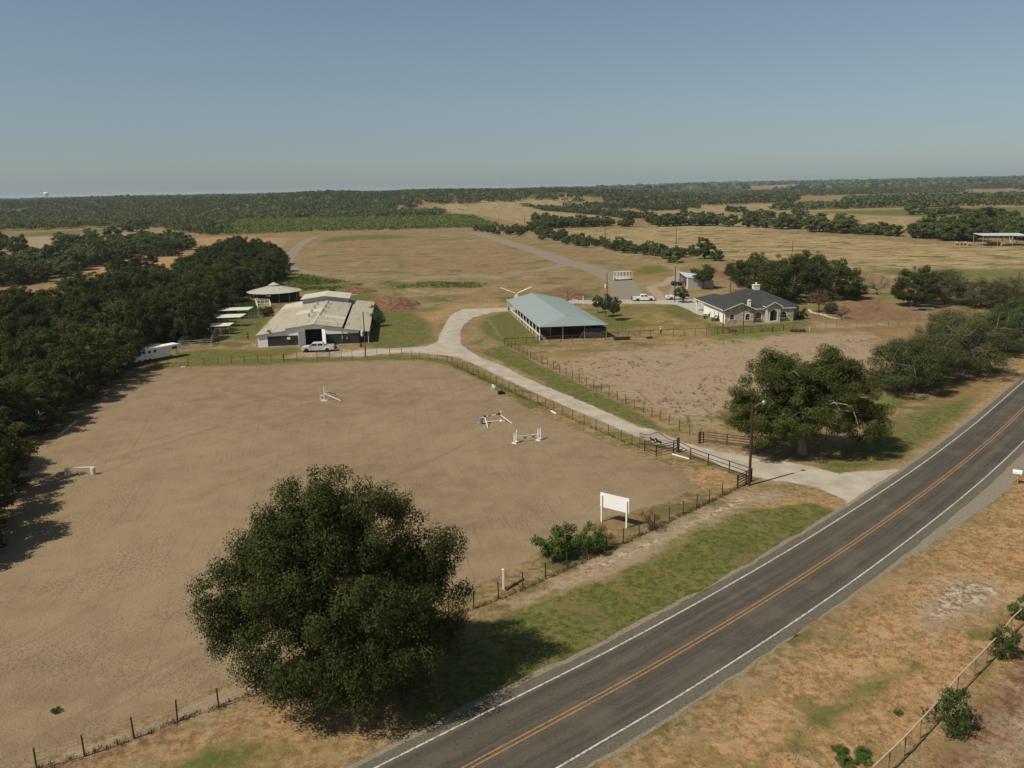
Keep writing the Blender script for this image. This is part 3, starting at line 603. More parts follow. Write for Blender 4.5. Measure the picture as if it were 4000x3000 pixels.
def proto(key, names=('crown', 'trunk'), R=4, H=6, z0=1.5, r0=.2, fork=1.5, lm='wood', bark=None, n_main=5, n_sub=3, twig=0, lean=(0, 0), tips=.03, **kw):
    sd_ = kw.pop('seed', 1); me, cc = crown_mesh(key+'_crown', sd_, R, H, z0, **kw); me.materials.append(LM[lm])
    tm = trunk_mesh(key+'_trunk', sd_+7, r0, fork, cc, n_main, n_sub, twig, lean, tips=tips); tm.materials.append(bark or m_bark)
    PROTO[key] = (me, tm, R, z0+H)
def tree(key, name, label, cat, loc, s=1., rz=0., group=None, h=None, wdt=None):
    me, tm, R, H = PROTO[key]; th = thing(name, label, cat, loc, rz, group)
    s0_ = 1 if hasattr(s, '__len__') else s; sx = s0_ if wdt is None else wdt/(2*R); sz = s0_ if h is None else h/H
    th.scale = tuple(s) if hasattr(s, '__len__') else (sx, sx, sz)
    for nm, m_ in (('crown', me), ('trunk', tm)):
        o = bpy.data.objects.new(nm, m_); C.objects.link(o); o.parent = th
    return th
T_ = random.Random(5)
# the hero trees
elm_b = [(.4,.8,11.9,3.1),(-1.6,0,9.6,3.6),(-4.6,1.2,8.6,3.0),(-3.8,.8,10.0,3.7),(-1.2,1.5,11.0,3.3),(3.2,1.0,10.3,3.7),(0,0,8.2,4.8),(6.3,.2,7.6,2.9),(7.2,0,4.8,2.6),(5.0,-1.2,3.6,3.0),(-6.4,-.3,6.8,3.0),(6.6,.8,9.0,2.2),(-7.6,0,4.6,2.3),(-4.8,-2.2,4.6,2.9),(.3,-3.4,2.9,3.2),(3.4,-3.6,2.4,2.9),(-2.0,-3.8,2.7,2.6),(5.6,-2.6,2.6,2.6),(0,3.6,6.2,4.6),(-4,3.2,5.2,3.6),(4.2,3.2,5.4,3.6),(.5,-2.6,6.6,3.4),(-3.4,-2.4,8.0,2.8),(3.8,-2.2,7.0,3.0)]
elm_b = [(x, y, z+(1.3 if z < 3.7 else .5 if z < 6 else 0), r) for x, y, z, r in elm_b]
proto('elm', R=9.0, H=13.2, z0=1.3, r0=.42, fork=2.4, lm='elm', seed=11, nclump=950, nleaf=270000, leaf=.155, clump=.10, shell=.45, droop=1.1, blobs=elm_b, n_main=8, n_sub=5, twig=2, bark=m_bark)
tree('elm', 'elm_tree', 'largest tree, broad dark green drooping crown over the foreground fence', 'tree', (-11.9, 49.2, 0), (.94, .94, 1.10), 0.)
oak_b = [(-7.2,0,6.4,2.6),(0,-2.6,5.2,2.8),(-4,1,11.4,2.2),(2.4,0,11.2,2.4),(-5,-2.6,3.4,2.6),(7.0,-1.6,3.8,2.6),(1.0,0,9.6,2.4),(-2,2,5,3.6),(-4.0,.6,10.6,2.5),(4.2,.4,11.8,2.3),(-1,1,8.6,3.0),(7.2,1,8.8,2.3),(-6.4,0,5.2,3.1),(-5.6,.8,8.0,2.7),(-2.6,0,9.7,2.9),(-8.0,-.4,3.9,1.9),(0,2,6.4,4.2),(4.2,.4,10.2,2.9),(2.6,1.5,8.6,2.6),(6.2,1,7.4,3.2),(8.3,.2,5.2,2.3),(3.6,-2.2,4.6,2.8),(3.2,-2,7.6,2.8),(-2.8,-2.4,4.2,2.6),(-1.0,-2,7.2,2.6),(5.8,-1,3.4,2.3),(0,3.5,4.8,3.4)]
proto('oak', R=8.8, H=12.0, z0=1.5, r0=.55, fork=2.6, lm='oak', seed=23, nclump=620, nleaf=190000, leaf=.18, clump=.11, shell=.45, blobs=oak_b, n_main=8, n_sub=5, twig=2, bark=m_bark_pale, lean=(-.2, .2), tips=.05)
q = G(3133, 1772); tree('oak', 'oak_tree', 'spreading green tree with a pale scarred trunk beside the driveway mouth', 'tree', q, 1, 0.)
proto('grey', R=6.2, H=8.6, z0=1.4, r0=.22, fork=1.6, lm='grey', seed=31, nclump=190, nleaf=34000, leaf=.19, clump=.15, shell=.3, lob=.25, wispy=.25, base_flat=.4, n_main=8, n_sub=7, twig=7, bark=m_bark_grey, tips=.04)
proto('mesq', R=6.0, H=7.6, z0=1.2, r0=.22, fork=1.4, lm='shrub', seed=37, nclump=190, nleaf=38000, leaf=.20, clump=.15, shell=.35, lob=.25, wispy=.15, base_flat=.45, n_main=7, n_sub=5, twig=3, bark=m_bark_grey, tips=.04)
rt = [('mesq', (3535,1528), 9.0, 13.5, .3, 'olive green open tree just right of the pale trunked tree'),
 ('grey', (3640,1490), 8.2, 12, 1.3, 'thin leaved olive tree in the roadside row, second from the pale trunked tree'),
 ('grey', (3765,1462), 10.6, 14, 2.2, 'greyish half bare tree with many pale branches in the roadside row'),
 ('grey', (3690,1400), 9.6, 13, 4.1, 'brownish wispy tree standing behind the roadside row'),
 ('mesq', (3905,1378), 9.5, 13, .9, 'dark green tree at the far end of the roadside row near the right edge'),
 ('mesq', (3990,1330), 10, 14, 1.9, 'tree at the right edge beyond the roadside row'),
 ('grey', (3935,1190), 7.5, 13, 2.9, 'low wispy tree beside the far utility pole at the right edge'),
 ('grey', (3830,1200), 7.5, 14, 5.1, 'low olive brushy tree left of the far utility pole')]
for k, b, h_, w_, rz, lb in rt: tree(k, 'roadside_tree', lb, 'tree', G(*b), 1, rz, h=h_, wdt=w_)
proto('bush', R=1.4, H=2.1, z0=.1, r0=.05, fork=.3, lm='fresh', seed=41, nclump=34, nleaf=2600, leaf=.16, clump=.28, shell=.35, lob=.25, base_flat=.6, n_main=5, n_sub=3, tips=.012)
proto('bushd', R=1.4, H=1.9, z0=.1, r0=.05, fork=.3, lm='shrub', seed=43, nclump=30, nleaf=2200, leaf=.15, clump=.28, shell=.35, lob=.3, base_flat=.6, n_main=5, n_sub=3, tips=.012)
proto('bushb', R=1.0, H=1.7, z0=.1, r0=.03, fork=.25, lm='brown', seed=47, nclump=26, nleaf=900, leaf=.10, clump=.3, shell=.2, lob=.3, base_flat=.7, n_main=6, n_sub=5, twig=4, tips=.010)
def bush(k, b, h_, w_, lb, rz=0, cat='shrub', nm='shrub', grp=None): return tree(k, nm, lb, cat, G(*b), 1, rz, h=h_, wdt=w_, group=grp)
bush('bush', (2165,2178), 3.3, 3.6, 'large bright green bush at the arena edge, left of the fence posts')
bush('bush', (2215,2165), 3.3, 3.1, 'bright green bush growing into the back of the largest roadside bush', 2)
bush('bush', (2305,2160), 3.3, 2.6, 'upright bright green bush by the fence right of the largest bush', 1)
bush('bushb', (2368,2140), 2.2, 1.9, 'dry brown bush around a fence post beside the green bushes')
bush('bushb', (2545,2072), 2.3, 2.2, 'twiggy brown green bush by the fence right of the blank white sign', 1.2)
bush('bushd', (3700,2850), 2.9, 2.9, 'largest dark bush pushing through the tan pipe fence near the bottom edge', 2.5)
bush('bushd', (3915,2560), 2.3, 2.4, 'dark shrub astride the tan pipe fence, between the largest bush and the right edge', 1.5)
bush('bush', (3990,2420), 2.2, 2.0, 'green shrub on the tan pipe fence at the right edge', .2)
for i, (b, s_) in enumerate([((3280,2935), .8), ((3365,2945), .8), ((3300,2985), .9), ((3370,2980), .7), ((3510,2790), .5)]):
    bush('bush', b, .55*s_, 1.3*s_, 'small green weed clump in the dry grass near the bottom edge', i, 'weed', 'weed_clump', 'green weed clumps in the dry grass')
bush('bushd', (222,2782), .35, .85, 'lone green weed on the bare sand arena', 0, 'weed', 'weed')
# barn, pens, house surroundings
proto('small', R=2.6, H=4.0, z0=1.9, r0=.11, fork=1.9, lm='dark', seed=53, nclump=60, nleaf=4200, leaf=.27, clump=.25, shell=.4, lob=.28, base_flat=.5, n_main=6, n_sub=3, tips=.02)
proto('big', R=7, H=9.2, z0=.9, r0=.4, fork=1.8, lm='dark', seed=59, nclump=190, nleaf=24000, leaf=.32, clump=.15, shell=.6, lob=.22, base_flat=.4, n_main=7, n_sub=4, tips=.05)
proto('bare', R=3.4, H=5.2, z0=1.6, r0=.2, fork=1.8, lm='brown', seed=61, nclump=60, nleaf=2600, leaf=.16, clump=.25, shell=.4, lob=.15, base_flat=.45, n_main=8, n_sub=7, twig=8, bark=m_bark, tips=.03)
proto('dead', R=4, H=6, z0=1.2, r0=.25, fork=1.4, lm='grey', seed=67, nclump=40, nleaf=500, leaf=.2, clump=.25, shell=.4, lob=.35, base_flat=.3, n_main=7, n_sub=6, twig=6, bark=m_bark_grey, tips=.04)
for b, h_, w_, lb, k in [((2334,1222),4.9,3.0,'small round headed lawn tree, farthest of three beside the teal roof','small'),((2365,1237),6.1,4.2,'dark lawn tree with a thin trunk, middle of three beside the teal roof','small'),((2396,1251),6.1,4.5,'dark lawn tree nearest the fence, one of three beside the teal roof','small'),
  ((2656,1182),4.7,4.9,'leafy young tree in front of the parked white truck by the concrete apron','small'),((2747,1128),8.0,8.6,'dark tree leaning over the right end of the open tin shed','small'),
  ((1045,1234),3.0,4.3,'dark round bush at the left side of the metal barn','big'),((1462,1240),3.8,3.6,'dark bush against the right side wall of the barn, farther one','big'),((1473,1275),4.4,4.0,'grey green bush against the right side wall of the barn, nearer one','mesq'),
  ((2885,1092),7.4,11,'dark green tree at the left end of the grove behind the house','big'),((2985,1150),13.2,18,'large dark tree rising behind the house roof','big'),((3090,1175),14.0,20,'broadest dark oak behind the house, beside the chimney','big'),((3235,1165),12.0,17,'dark oak with a low arching bough at the right end of the grove','big'),((3160,1110),11.5,15,'dark oak at the back of the grove behind the house','big'),
  ((3197,1220),7.2,7.0,'rusty brown bare topped tree in the stone edged bed','bare'),((3285,1243),2.9,4.4,'reddish brown shrub in the stone edged bed','bushb'),((3245,1225),3.2,4,'thin olive shrub between the brown tree and the red shrub','mesq'),
  ((3570,1195),11.5,13,'very dark green rounded tree in the yard right of the house','big'),((3690,1185),9.5,15,'olive brown spreading tree right of the dark yard tree','grey'),
  ((3350,1148),7.5,8,'half dead tree with bare twisted limbs behind the yard','dead'),((3425,1150),7.0,9,'dead limbed tree beside the dark yard tree','dead'),((3330,1165),5,9,'low green brush at the foot of the half dead trees','mesq'),
  ((2861,1256),3.0,3.6,'olive bush under the arched window of the house','bushd'),((2888,1258),3.3,2.2,'dark upright bush between the windows of the stone gable','bushd'),((2797,1254),1.6,2.2,'yellow green bush against the white side wall','bush'),((2756,1245),1.5,1.5,'low bush at the corner of the white side wall beside the spiky plant','bush'),
  ((3122,1247),2.2,1.7,'round green bush at the right corner of the house','bush'),((3140,1247),3.0,2.2,'dark bush beside the round bush at the right corner of the house','bushd'),
  ((1300,1140),1.4,2.5,'weed clump on the red dirt behind the barn','bush')]:
    tree(k, 'shrub' if h_ < 4.6 else ('lawn_tree' if w_ < 6 else 'yard_tree'), lb, 'shrub' if h_ < 4.6 else 'tree', G(*b), 1, T_.uniform(0, 6), h=h_, wdt=w_)
# spiky plant by the white wall
pt = thing('yucca_plant', 'spiky green yucca against the white side wall of the house', 'plant', G(2770,1249)); mb = MB()
for k in range(60):
    a = k*2.4; e = .15+.95*((k*37) % 60)/60; l_ = 1.1; d_ = Vector((math.cos(a)*math.cos(e), math.sin(a)*math.cos(e), math.sin(e)))*l_; s_ = Vector((-math.sin(a), math.cos(a), 0))*.045; zc_ = .5+.9*(k/60)
    mb.quad(Vector((0,0,zc_))-s_, Vector((0,0,zc_))+s_, Vector((0,0,zc_))+d_)
obj('leaves', mb, mat('yucca_green', (.06,.10,.03), .6), pt); obj('stem', MB().tube([(0,0,0),(0.03,0,1.4)], [.12,.08], 7), m_bark, pt)

# the dense wood along the left, tree by tree
for i, (R_, H_, lm_) in enumerate([(4.8, 7.2, 'wood'), (4.4, 7.8, 'wood2'), (5.2, 6.9, 'wood'), (4.6, 6.6, 'dark')]):
    proto('w%d' % i, R=R_, H=H_, z0=.9, r0=.2, fork=1.3, lm=lm_, seed=71+i, nclump=150, nleaf=20000, leaf=.25, clump=.15, shell=.4, lob=.22, profile=[(.9,.85*R_),(2.4,R_),(4.2,.95*R_),(H_*.8,.72*R_),(H_+.6,.35*R_)], droop=.5, base_flat=.42, n_main=6, n_sub=3, twig=2, bark=m_bark_grey, tips=.03)
for i in range(3):
    proto('f%d' % i, R=4.4, H=6.6, z0=.5, r0=.2, fork=1.2, lm='far', seed=81+i, nclump=80, nleaf=5200, leaf=.50, clump=.2, shell=.5, lob=.3, base_flat=.45, n_main=5, n_sub=1, tips=.05)
def scatter(poly, gap, seed, keep=None, edge_only=None):
    rnd = random.Random(seed); xs = [p[0] for p in poly]; ys = [p[1] for p in poly]; pts = []
    n = int((max(xs)-min(xs))*(max(ys)-min(ys))/gap**2*3); 
    cand = np.array([(rnd.uniform(min(xs), max(xs)), rnd.uniform(min(ys), max(ys))) for _ in range(n)]); ins = sdf(poly, cand[:, 0], cand[:, 1]) < 0
    for (x, y), k in zip(cand, ins):
        if not k or (keep and not keep(x, y)): continue
        if all((x-a)**2+(y-b)**2 > gap*gap for a, b in pts): pts.append((x, y))
    return pts
def in_view(x, y, m=1.08):      # near enough to the pictured sector to be seen or to cast into it
    return y > 20 and abs(x) < y*.66*m+(6 if y > 140 else 16)
pts1 = scatter(WOOD1, 6.4, 3, in_view)
for x, y in pts1:
    k = 'w%d' % T_.choice([0, 0, 1, 2, 2, 3]); h_ = T_.uniform(5.6, 10.4)
    tree(k, 'wood_tree', 'dark green tree in the dense wood along the left side of the sand arena', 'tree', (x, y, 0), 1, T_.uniform(0, 6.3), 'trees of the dense left hand wood', h=h_, wdt=h_*T_.uniform(1.1, 1.55))
for b, h_ in (((-190,2150),11),((-330,2230),10.5),((-150,2040),10),((-60,1930),9.5)): tree('w1', 'wood_tree', 'dark green tree in the dense wood along the left side of the sand arena', 'tree', G(*b), 1, h_, 'trees of the dense left hand wood', h=h_, wdt=11)
for b, h_ in (((725,1335),10.5),((752,1305),11.5),((770,1270),11),((800,1245),9.5),((452,1452),9.5),((470,1415),10.5),((650,1325),11.5),((560,1350),11.5),((690,1315),11)): tree('w%d' % int(h_*2 % 3), 'wood_tree', 'dark green tree in the dense wood along the left side of the sand arena', 'tree', G(*b), 1, h_*3, 'trees of the dense left hand wood', h=h_, wdt=11.5)
pts2 = scatter(WOOD2, 9.0, 4, in_view)
for x, y in pts2:
    tree('w%d' % T_.randrange(4) if y < 330 else 'f%d' % T_.randrange(3), 'wood_tree', 'dull green tree in the belt between the two golden clearings on the left', 'tree', (x, y, 0), 1, T_.uniform(0, 6.3), 'trees of the belt beyond the left clearing', h=T_.uniform(7, 11), wdt=T_.uniform(11, 16))
for b, h_, w_, lb in [((70,990),13,14,'tall narrow tree at the edge of the pale pasture on the far left'),((268,968),12,18,'round tree on the pasture edge, left one of a pair'),((352,958),12,17,'round tree on the pasture edge, right one of a pair'),((445,940),11,17,'dark tree where the pasture meets the belt of trees'),((520,905),11,30,'wide dark oak clump standing in the far pasture'),((-5,985),14,14,'dark tree cut by the left edge of the picture'),
    ((465,1060),6,11,'dark bush in the golden clearing, middle one'),((500,1055),7.5,13,'darkest bush in the golden clearing'),((575,1045),7.5,12,'dark bush in the golden clearing beside the wood'),((440,1068),4,6,'small bush at the left of the golden clearing bushes'),((600,1003),4.5,9,'pale green bush in the upper golden clearing'),((670,1000),5.5,13,'pale green brush at the right of the upper clearing')]:
    tree('f%d' % T_.randrange(3) if h_ > 8 else 'w%d' % T_.randrange(4), 'pasture_tree', lb, 'tree', G(*b), 1, T_.uniform(0, 6), h=h_, wdt=w_)
# bushes along the diagonal fence row
row = [(1860,898),(1885,900),(1905,903),(1925,908),(1945,912),(1962,898),(1985,905),(1990,912),(2018,900),(2032,918),(2047,905),(2058,896),(2075,900),(2095,905),(2105,915),(2120,905),(2117,932),(2135,920),(2150,925),(2175,935),(2190,930),(2200,925),(2213,950),(2235,942),(2252,955),(2268,940),(2285,962),(2300,948),(2325,957),(2350,955),(2368,966),(2385,970),(2405,975),(2425,968),(2440,982),(2460,974),(2478,985),(2500,978),(2520,990),(2545,985),(2560,993),(2582,995),(2628,1020),(2660,1000),(2705,995),(2752,1006),(2800,1014),(2600,1005)]
for i, (x, y) in enumerate(row):
    s_ = T_.uniform(.75, 1.25); h_ = {2628: 6.5, 2752: 9.5, 2800: 6}.get(x, 5.6*s_)
    tree('f%d' % (i % 3), 'hedge_bush', 'rounded green bush in the fence row running diagonally past the racetrack', 'shrub', G(x, y+5), 1, T_.uniform(0, 6), 'bushes of the diagonal fence row', h=h_, wdt=h_*T_.uniform(1.0, 1.45))
def line_trees(pix, key, nm, lb, grp, hr, wr, jit=5):
    for (x, y) in pix:
        v = G(x+T_.uniform(-jit, jit), y+T_.uniform(-1, 1)); tree(key+str(T_.randrange(3)), nm, lb, 'tree', v, 1, T_.uniform(0, 6), grp, h=T_.uniform(*hr), wdt=T_.uniform(*wr))
line_trees([(x, 893-(x-2090)*.035) for x in range(2095, 2390, 15)] + [(2095,868),(2130,870),(2165,868),(2430,885),(2450,886)], 'f', 'hedge_tree', 'green tree of the short hedge between the racetrack and the far straw field', 'trees of the hedge by the racetrack', (7, 10.5), (11, 17))
line_trees([(x, 796+(x-1815)*.085) for x in range(1815, 2480, 17)], 'f', 'hedge_tree', 'green tree of the long dense hedge crossing the middle distance', 'trees of the long middle distance hedge', (7, 10), (15, 23))
for b, h_, w_ in [((2555,878),10,18),((2575,885),9,14),((2605,884),12,22),((2645,882),12,20),((2680,880),13,26),((2735,882),12,22),((2770,881),12,24),((2800,880),10,18),((2848,885),12,19),((2925,888),11,18),((2968,888),9,15),((3000,890),9,15),((3040,893),10,14),((3078,895),13,22),((3120,895),10,16),((3200,905),14,28),((3285,910),14,26),((3310,912),9,16),((3365,915),7,12),((3400,915),8,16),((3440,918),9,15),((3490,922),9,15),((3580,930),7,12),((2933,857),11,20),((2990,857),12,22),((3062,853),7,12),((3088,854),5,8),((3128,853),9,16),((2856,828),10,18),((2890,829),9,22),((2515,823),10,20),((2560,824),9,20),((2590,822),9,20),((2625,822),10,20),((2668,822),8,14),((3110,835),9,14),((3575,838),12,26),((3630,836),7,14),((3652,854),10,20),((3675,836),6,10),((3710,836),9,26),((3818,862),14,30),((3900,860),10,24),((3760,835),6,12),((2520,858),10,14),((2545,862),9,16)]:
    tree('f%d' % T_.randrange(3), 'field_tree', 'scattered rounded tree along the borders of the far straw fields', 'tree', G(*b), 1, T_.uniform(0, 6), 'trees along the straw field borders', h=h_*.92, wdt=w_*.92)
line_trees([(3610,930),(3635,932),(3660,930),(3690,935),(3715,938),(3740,940),(3765,938),(3800,942),(3700,925),(3740,922),(3780,925),(3820,925),(3850,928),(3800,912),(3840,915),(3880,920),(3920,925),(3950,930),(3980,935),(4010,935),(3960,915),(4000,918),(3920,905),(4040,940)], 'f', 'grove_tree', 'dark green tree of the grove around the far hay shelter', 'trees of the grove by the hay shelter', (9, 14), (13, 20), 8)

# ---- woods too far and dense to count
def far_mass(name, label, cat, pts, hgt, wid, nq, seed, lm, z=None, leafs=1.):
    rng = np.random.default_rng(seed); n = len(pts); P_ = np.array(pts); Z = terrain(P_[:, 0], P_[:, 1])
    tmpl = []
    for k in range(5):
        d = rng.normal(size=(nq, 3)); d /= np.linalg.norm(d, axis=1)[:, None]; d[:, 2] = np.abs(d[:, 2])*.95-.12; d *= rng.uniform(.6, 1.0, (nq, 1)); tmpl.append(d)
    cen = np.empty((n, nq, 3)); H_ = rng.uniform(*hgt, n); Wd = rng.uniform(*wid, n); rot = rng.uniform(0, 6.28, n); tk = rng.integers(0, 5, n)
    for k in range(5):
        m = tk == k; d = tmpl[k]; c_, s_ = np.cos(rot[m])[:, None], np.sin(rot[m])[:, None]
        cen[m, :, 0] = P_[m, 0][:, None]+(d[:, 0]*c_-d[:, 1]*s_)*Wd[m][:, None]/2; cen[m, :, 1] = P_[m, 1][:, None]+(d[:, 0]*s_+d[:, 1]*c_)*Wd[m][:, None]/2
        cen[m, :, 2] = Z[m][:, None]+(d[:, 2]*.72+.30)*H_[m][:, None]
    size = np.repeat(Wd*.36*leafs, nq); tint = np.clip(np.repeat(rng.uniform(0, .7, n), nq)+rng.uniform(0, .3, n*nq), 0, 1)
    V, Q_ = leaf_quads(rng, cen.reshape(-1, 3), size, .3, .9); me = np_mesh(name, V, Q_)
    at = me.attributes.new('tint', 'FLOAT', 'FACE'); at.data.foreach_set('value', tint.astype(np.float32)); o = obj(name, me, LM[lm]); o['kind'] = 'stuff'; o['label'] = label; o['category'] = cat; return o
def rnd_field(y0, y1, pxa, pxb, gap, seed, keep):
    """random points between two distances and two view bearings, thinned by keep(x, y, bearing)"""
    rng = np.random.default_rng(seed); b0 = (pxa-2000)/3200*.9725; b1 = (pxb-2000)/3200*.9725
    n = int((y1*y1-y0*y0)/2*(b1-b0)/gap**2); u = rng.uniform(y0*y0, y1*y1, n)**.5; b = rng.uniform(b0, b1, n); x = u*b
    k = keep(x, u, 2000+3200*b/.9725); return np.stack([x[k], u[k]], -1)
def keep_hill(x, y, px):
    d = vnoise(x, y, 90, 11)*.55+vnoise(x, y, 34, 12)*.45; s_ = smooth01((y-1050)/500)
    thr = .30 + .18*smooth01((px-1600)/500)*(y < 1550) + .30*((px > 1550) & (px < 2500) & (y < 1380))
    road_ = np.abs((px-1750)-(y-1100)*-.25) < 14
    return (d > thr) & ~(road_ & (y < 1500)) & (np.random.default_rng(1).uniform(size=len(x)) < .95)
far_mass('hill_wood', 'dark wooded ridge closing the left and middle of the horizon', 'wood', rnd_field(1130, 1900, -150, 2750, 11.0, 5, keep_hill), (6, 12), (8, 16), 36, 6, 'far', leafs=.62)
far_mass('ridge_wood', 'wooded skyline behind the near ridge', 'wood', rnd_field(1900, 3300, -200, 2900, 26, 6, lambda x, y, p_: vnoise(x, y, 200, 9) > .2), (8, 15), (16, 30), 30, 7, 'far', leafs=.6)
th_poly = W([(-300,930),(0,905),(300,893),(600,884),(720,905),(850,918),(1000,914),(1266,903),(1560,897),(1808,890),(1960,893),(1900,872),(1850,850),(1700,838),(1440,838),(1100,850),(868,856),(600,860),(0,872),(-300,880)])
def in_poly(poly): return lambda x, y, p_: sdf(poly, x, y) < 0
far_mass('brush_thicket', 'bright green low brush thicket beyond the racetrack', 'brush', rnd_field(560, 1050, 600, 2020, 4.6, 8, in_poly(th_poly)), (2.4, 5.2), (4.5, 9), 26, 9, 'thicket', leafs=.5)
far_mass('tree_belt', 'green belt of trees along the back of the left pasture', 'wood', rnd_field(640, 1300, -200, 900, 8.0, 9, lambda x, y, p_: (sdf(th_poly, x, y) < 6)), (6, 11), (8, 13), 28, 10, 'belt', leafs=.55)
far_mass('tree_belt', 'dark green wood between the bright brush and the ridge', 'wood', rnd_field(1000, 1180, -200, 1750, 9, 19, lambda x, y, p_: vnoise(x, y, 60, 4) > .22), (7, 11), (9, 15), 28, 20, 'far', leafs=.6)
bd = lambda lo, hi, a, b, s_=130, t_=.3, sd_=3: (lambda x, y, p_: (y > lo+(p_-a)*0) & (vnoise(x, y, s_, sd_) > t_))
far_mass('tree_belt', 'long tree belt crossing the far right fields', 'wood', np.concatenate([rnd_field(1010, 1100, 3050, 4300, 9, 21, lambda x, y, p_: (y > 1010+20*np.sin(p_/130.)) & (vnoise(x, y, 50, 4) > .18)), rnd_field(1330, 1520, 3330, 4300, 11, 22, lambda x, y, p_: vnoise(x, y, 70, 5) > .3)]), (8, 12), (12, 20), 28, 11, 'far', leafs=.6)
far_mass('far_wood', 'dark low wood at the foot of the distant right hand hills', 'wood', np.concatenate([rnd_field(1180, 1950, 2380, 3130, 15, 23, lambda x, y, p_: (vnoise(x, y, 120, 6) > .27) & (y > 1180+(p_-2380)*.25)), rnd_field(1950, 3100, 2700, 4300, 24, 24, lambda x, y, p_: vnoise(x, y, 240, 7) > .38)]), (8, 13), (13, 24), 26, 12, 'far', leafs=.6)
far_mass('far_wood', 'hazy wooded hills on the distant right horizon', 'wood', np.concatenate([rnd_field(3100, 5600, 2350, 4300, 44, 25, lambda x, y, p_: (vnoise(x, y, 420, 8) > .36) & ~((p_ > 2980) & (p_ < 3320) & (y > 3600) & (y < 5000))), rnd_field(5600, 9500, -300, 4300, 90, 26, lambda x, y, p_: vnoise(x, y, 700, 9) > .25)]), (12, 22), (50, 85), 14, 13, 'far')
# ------------------------------------------------------------------ buildings
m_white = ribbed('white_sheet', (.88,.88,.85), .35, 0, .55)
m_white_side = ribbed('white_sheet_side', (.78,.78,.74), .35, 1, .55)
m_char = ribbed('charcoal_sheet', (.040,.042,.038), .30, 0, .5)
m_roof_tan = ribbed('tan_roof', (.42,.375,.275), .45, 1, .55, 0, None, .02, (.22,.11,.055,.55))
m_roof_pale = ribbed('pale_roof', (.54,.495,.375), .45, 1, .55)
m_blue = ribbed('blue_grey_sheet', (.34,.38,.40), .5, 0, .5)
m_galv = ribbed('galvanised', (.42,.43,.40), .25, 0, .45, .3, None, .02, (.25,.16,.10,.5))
m_dark = mat('dark_interior', (.020,.018,.016), .95, .2)  # near-black; also paints the shade inside buildings
m_steel = mat('rusty_pipe', (.085,.045,.030), .6, .35, 3, .3)
m_postdk = mat('dark_post', (.060,.042,.030), .8, .3, 4)
m_wpaint = mat('white_paint', (.80,.79,.75), .5, .07, 3)
m_cream = mat('cream_paint', (.80,.73,.60), .6, .1, 3)
m_black = mat('black_rubber', (.014,.014,.014), .8, .2)
m_glass = mat('dark_glass', (.012,.015,.018), .08, .1, spec=.8)
m_metal = mat('bare_metal', (.45,.45,.43), .35, .1, 4, .7)
m_wood = mat('pole_wood', (.105,.060,.038), .9, .3, 2)
m_oldw = mat('old_boards', (.30,.27,.23), .9, .3, 3)
m_wire = mat('fence_wire', (.10,.085,.07), .6, .2, 3, .5)

# metal barn -------------------------------------------------------
B0 = (-55.55, 177.24, 0); BR = math.radians(7.58)
barn = thing('metal_barn', 'long tan roofed metal barn, white over charcoal walls, with open double doors', 'barn', B0, BR)
D_ = 50.
mb = MB(); T = .12   # front wall white pieces, with the door and wainscot openings left free
mb.prism([(0,0),(2.1,0),(2.1,2.32),(8.82,2.32),(8.82,0),(10.19,0),(10.19,3.56),(13.9,3.56),(13.9,2.30),(21.9,2.30),(21.9,2.72),(18.6,3.36),(18.3,3.55),(12.1,4.55),(6.08,3.90),(6.06,3.45),(0,2.70)], 0, T, 'y')
obj('front_wall', mb, m_white, barn)
mb = MB(); mb.bx(2.1, 8.82, .03, .03+T, .12, 2.32); obj('wainscot', mb, m_char, barn)
mb = MB(); mb.bx(13.9, 21.9, .03, .03+T, 0, 2.30); obj('wainscot', mb, m_char, barn)
mb = MB(); mb.bx(2.0, 10.2, -.15, .03, 0, .13); obj('sill', mb, m_conc, barn)
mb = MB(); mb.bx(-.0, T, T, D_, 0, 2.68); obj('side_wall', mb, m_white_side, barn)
mb = MB(); mb.bx(21.8, 21.8+T, T, D_-6, 0, 2.68); obj('side_wall', mb, m_char, barn)
mb = MB(); mb.prism([(0,0),(21.9,0),(21.9,2.7),(18.4,3.3),(12.1,4.5),(6.1,3.8),(0,2.7)], D_-T, D_, 'y'); obj('rear_wall', mb, m_white, barn)
mb = MB(); mb.bx(T, 21.8, T+.05, D_-T, 0.0, .03); obj('floor', mb, m_dark, barn)
def roof(name, pts, m, t_=.10): return obj(name, MB().slab(pts, t_), m, barn)
O = .35
roof('lean_to_roof', [(-O,-O,2.72),(6.02,-O,3.52),(6.02,D_+O,3.52),(-O,D_+O,2.72)], m_roof_tan)
roof('main_roof', [(5.85,-O,3.95),(12.1,-O,4.73),(12.1,40,4.73),(5.85,40,3.95)], m_roof_tan)
roof('main_roof', [(12.1,-O,4.73),(18.35,-O,3.78),(18.35,40,3.78),(12.1,40,4.73)], m_roof_tan)
roof('lean_to_roof', [(18.75,-O,3.42),(24.2,-O,2.62),(24.2,D_-1,2.70),(18.75,D_-1,3.42)], m_roof_tan)
mb = MB(); mb.bar((12.1,-O,4.77),(12.1,40,4.77), .35, .05); obj('ridge_cap', mb, m_roof_pale, barn)
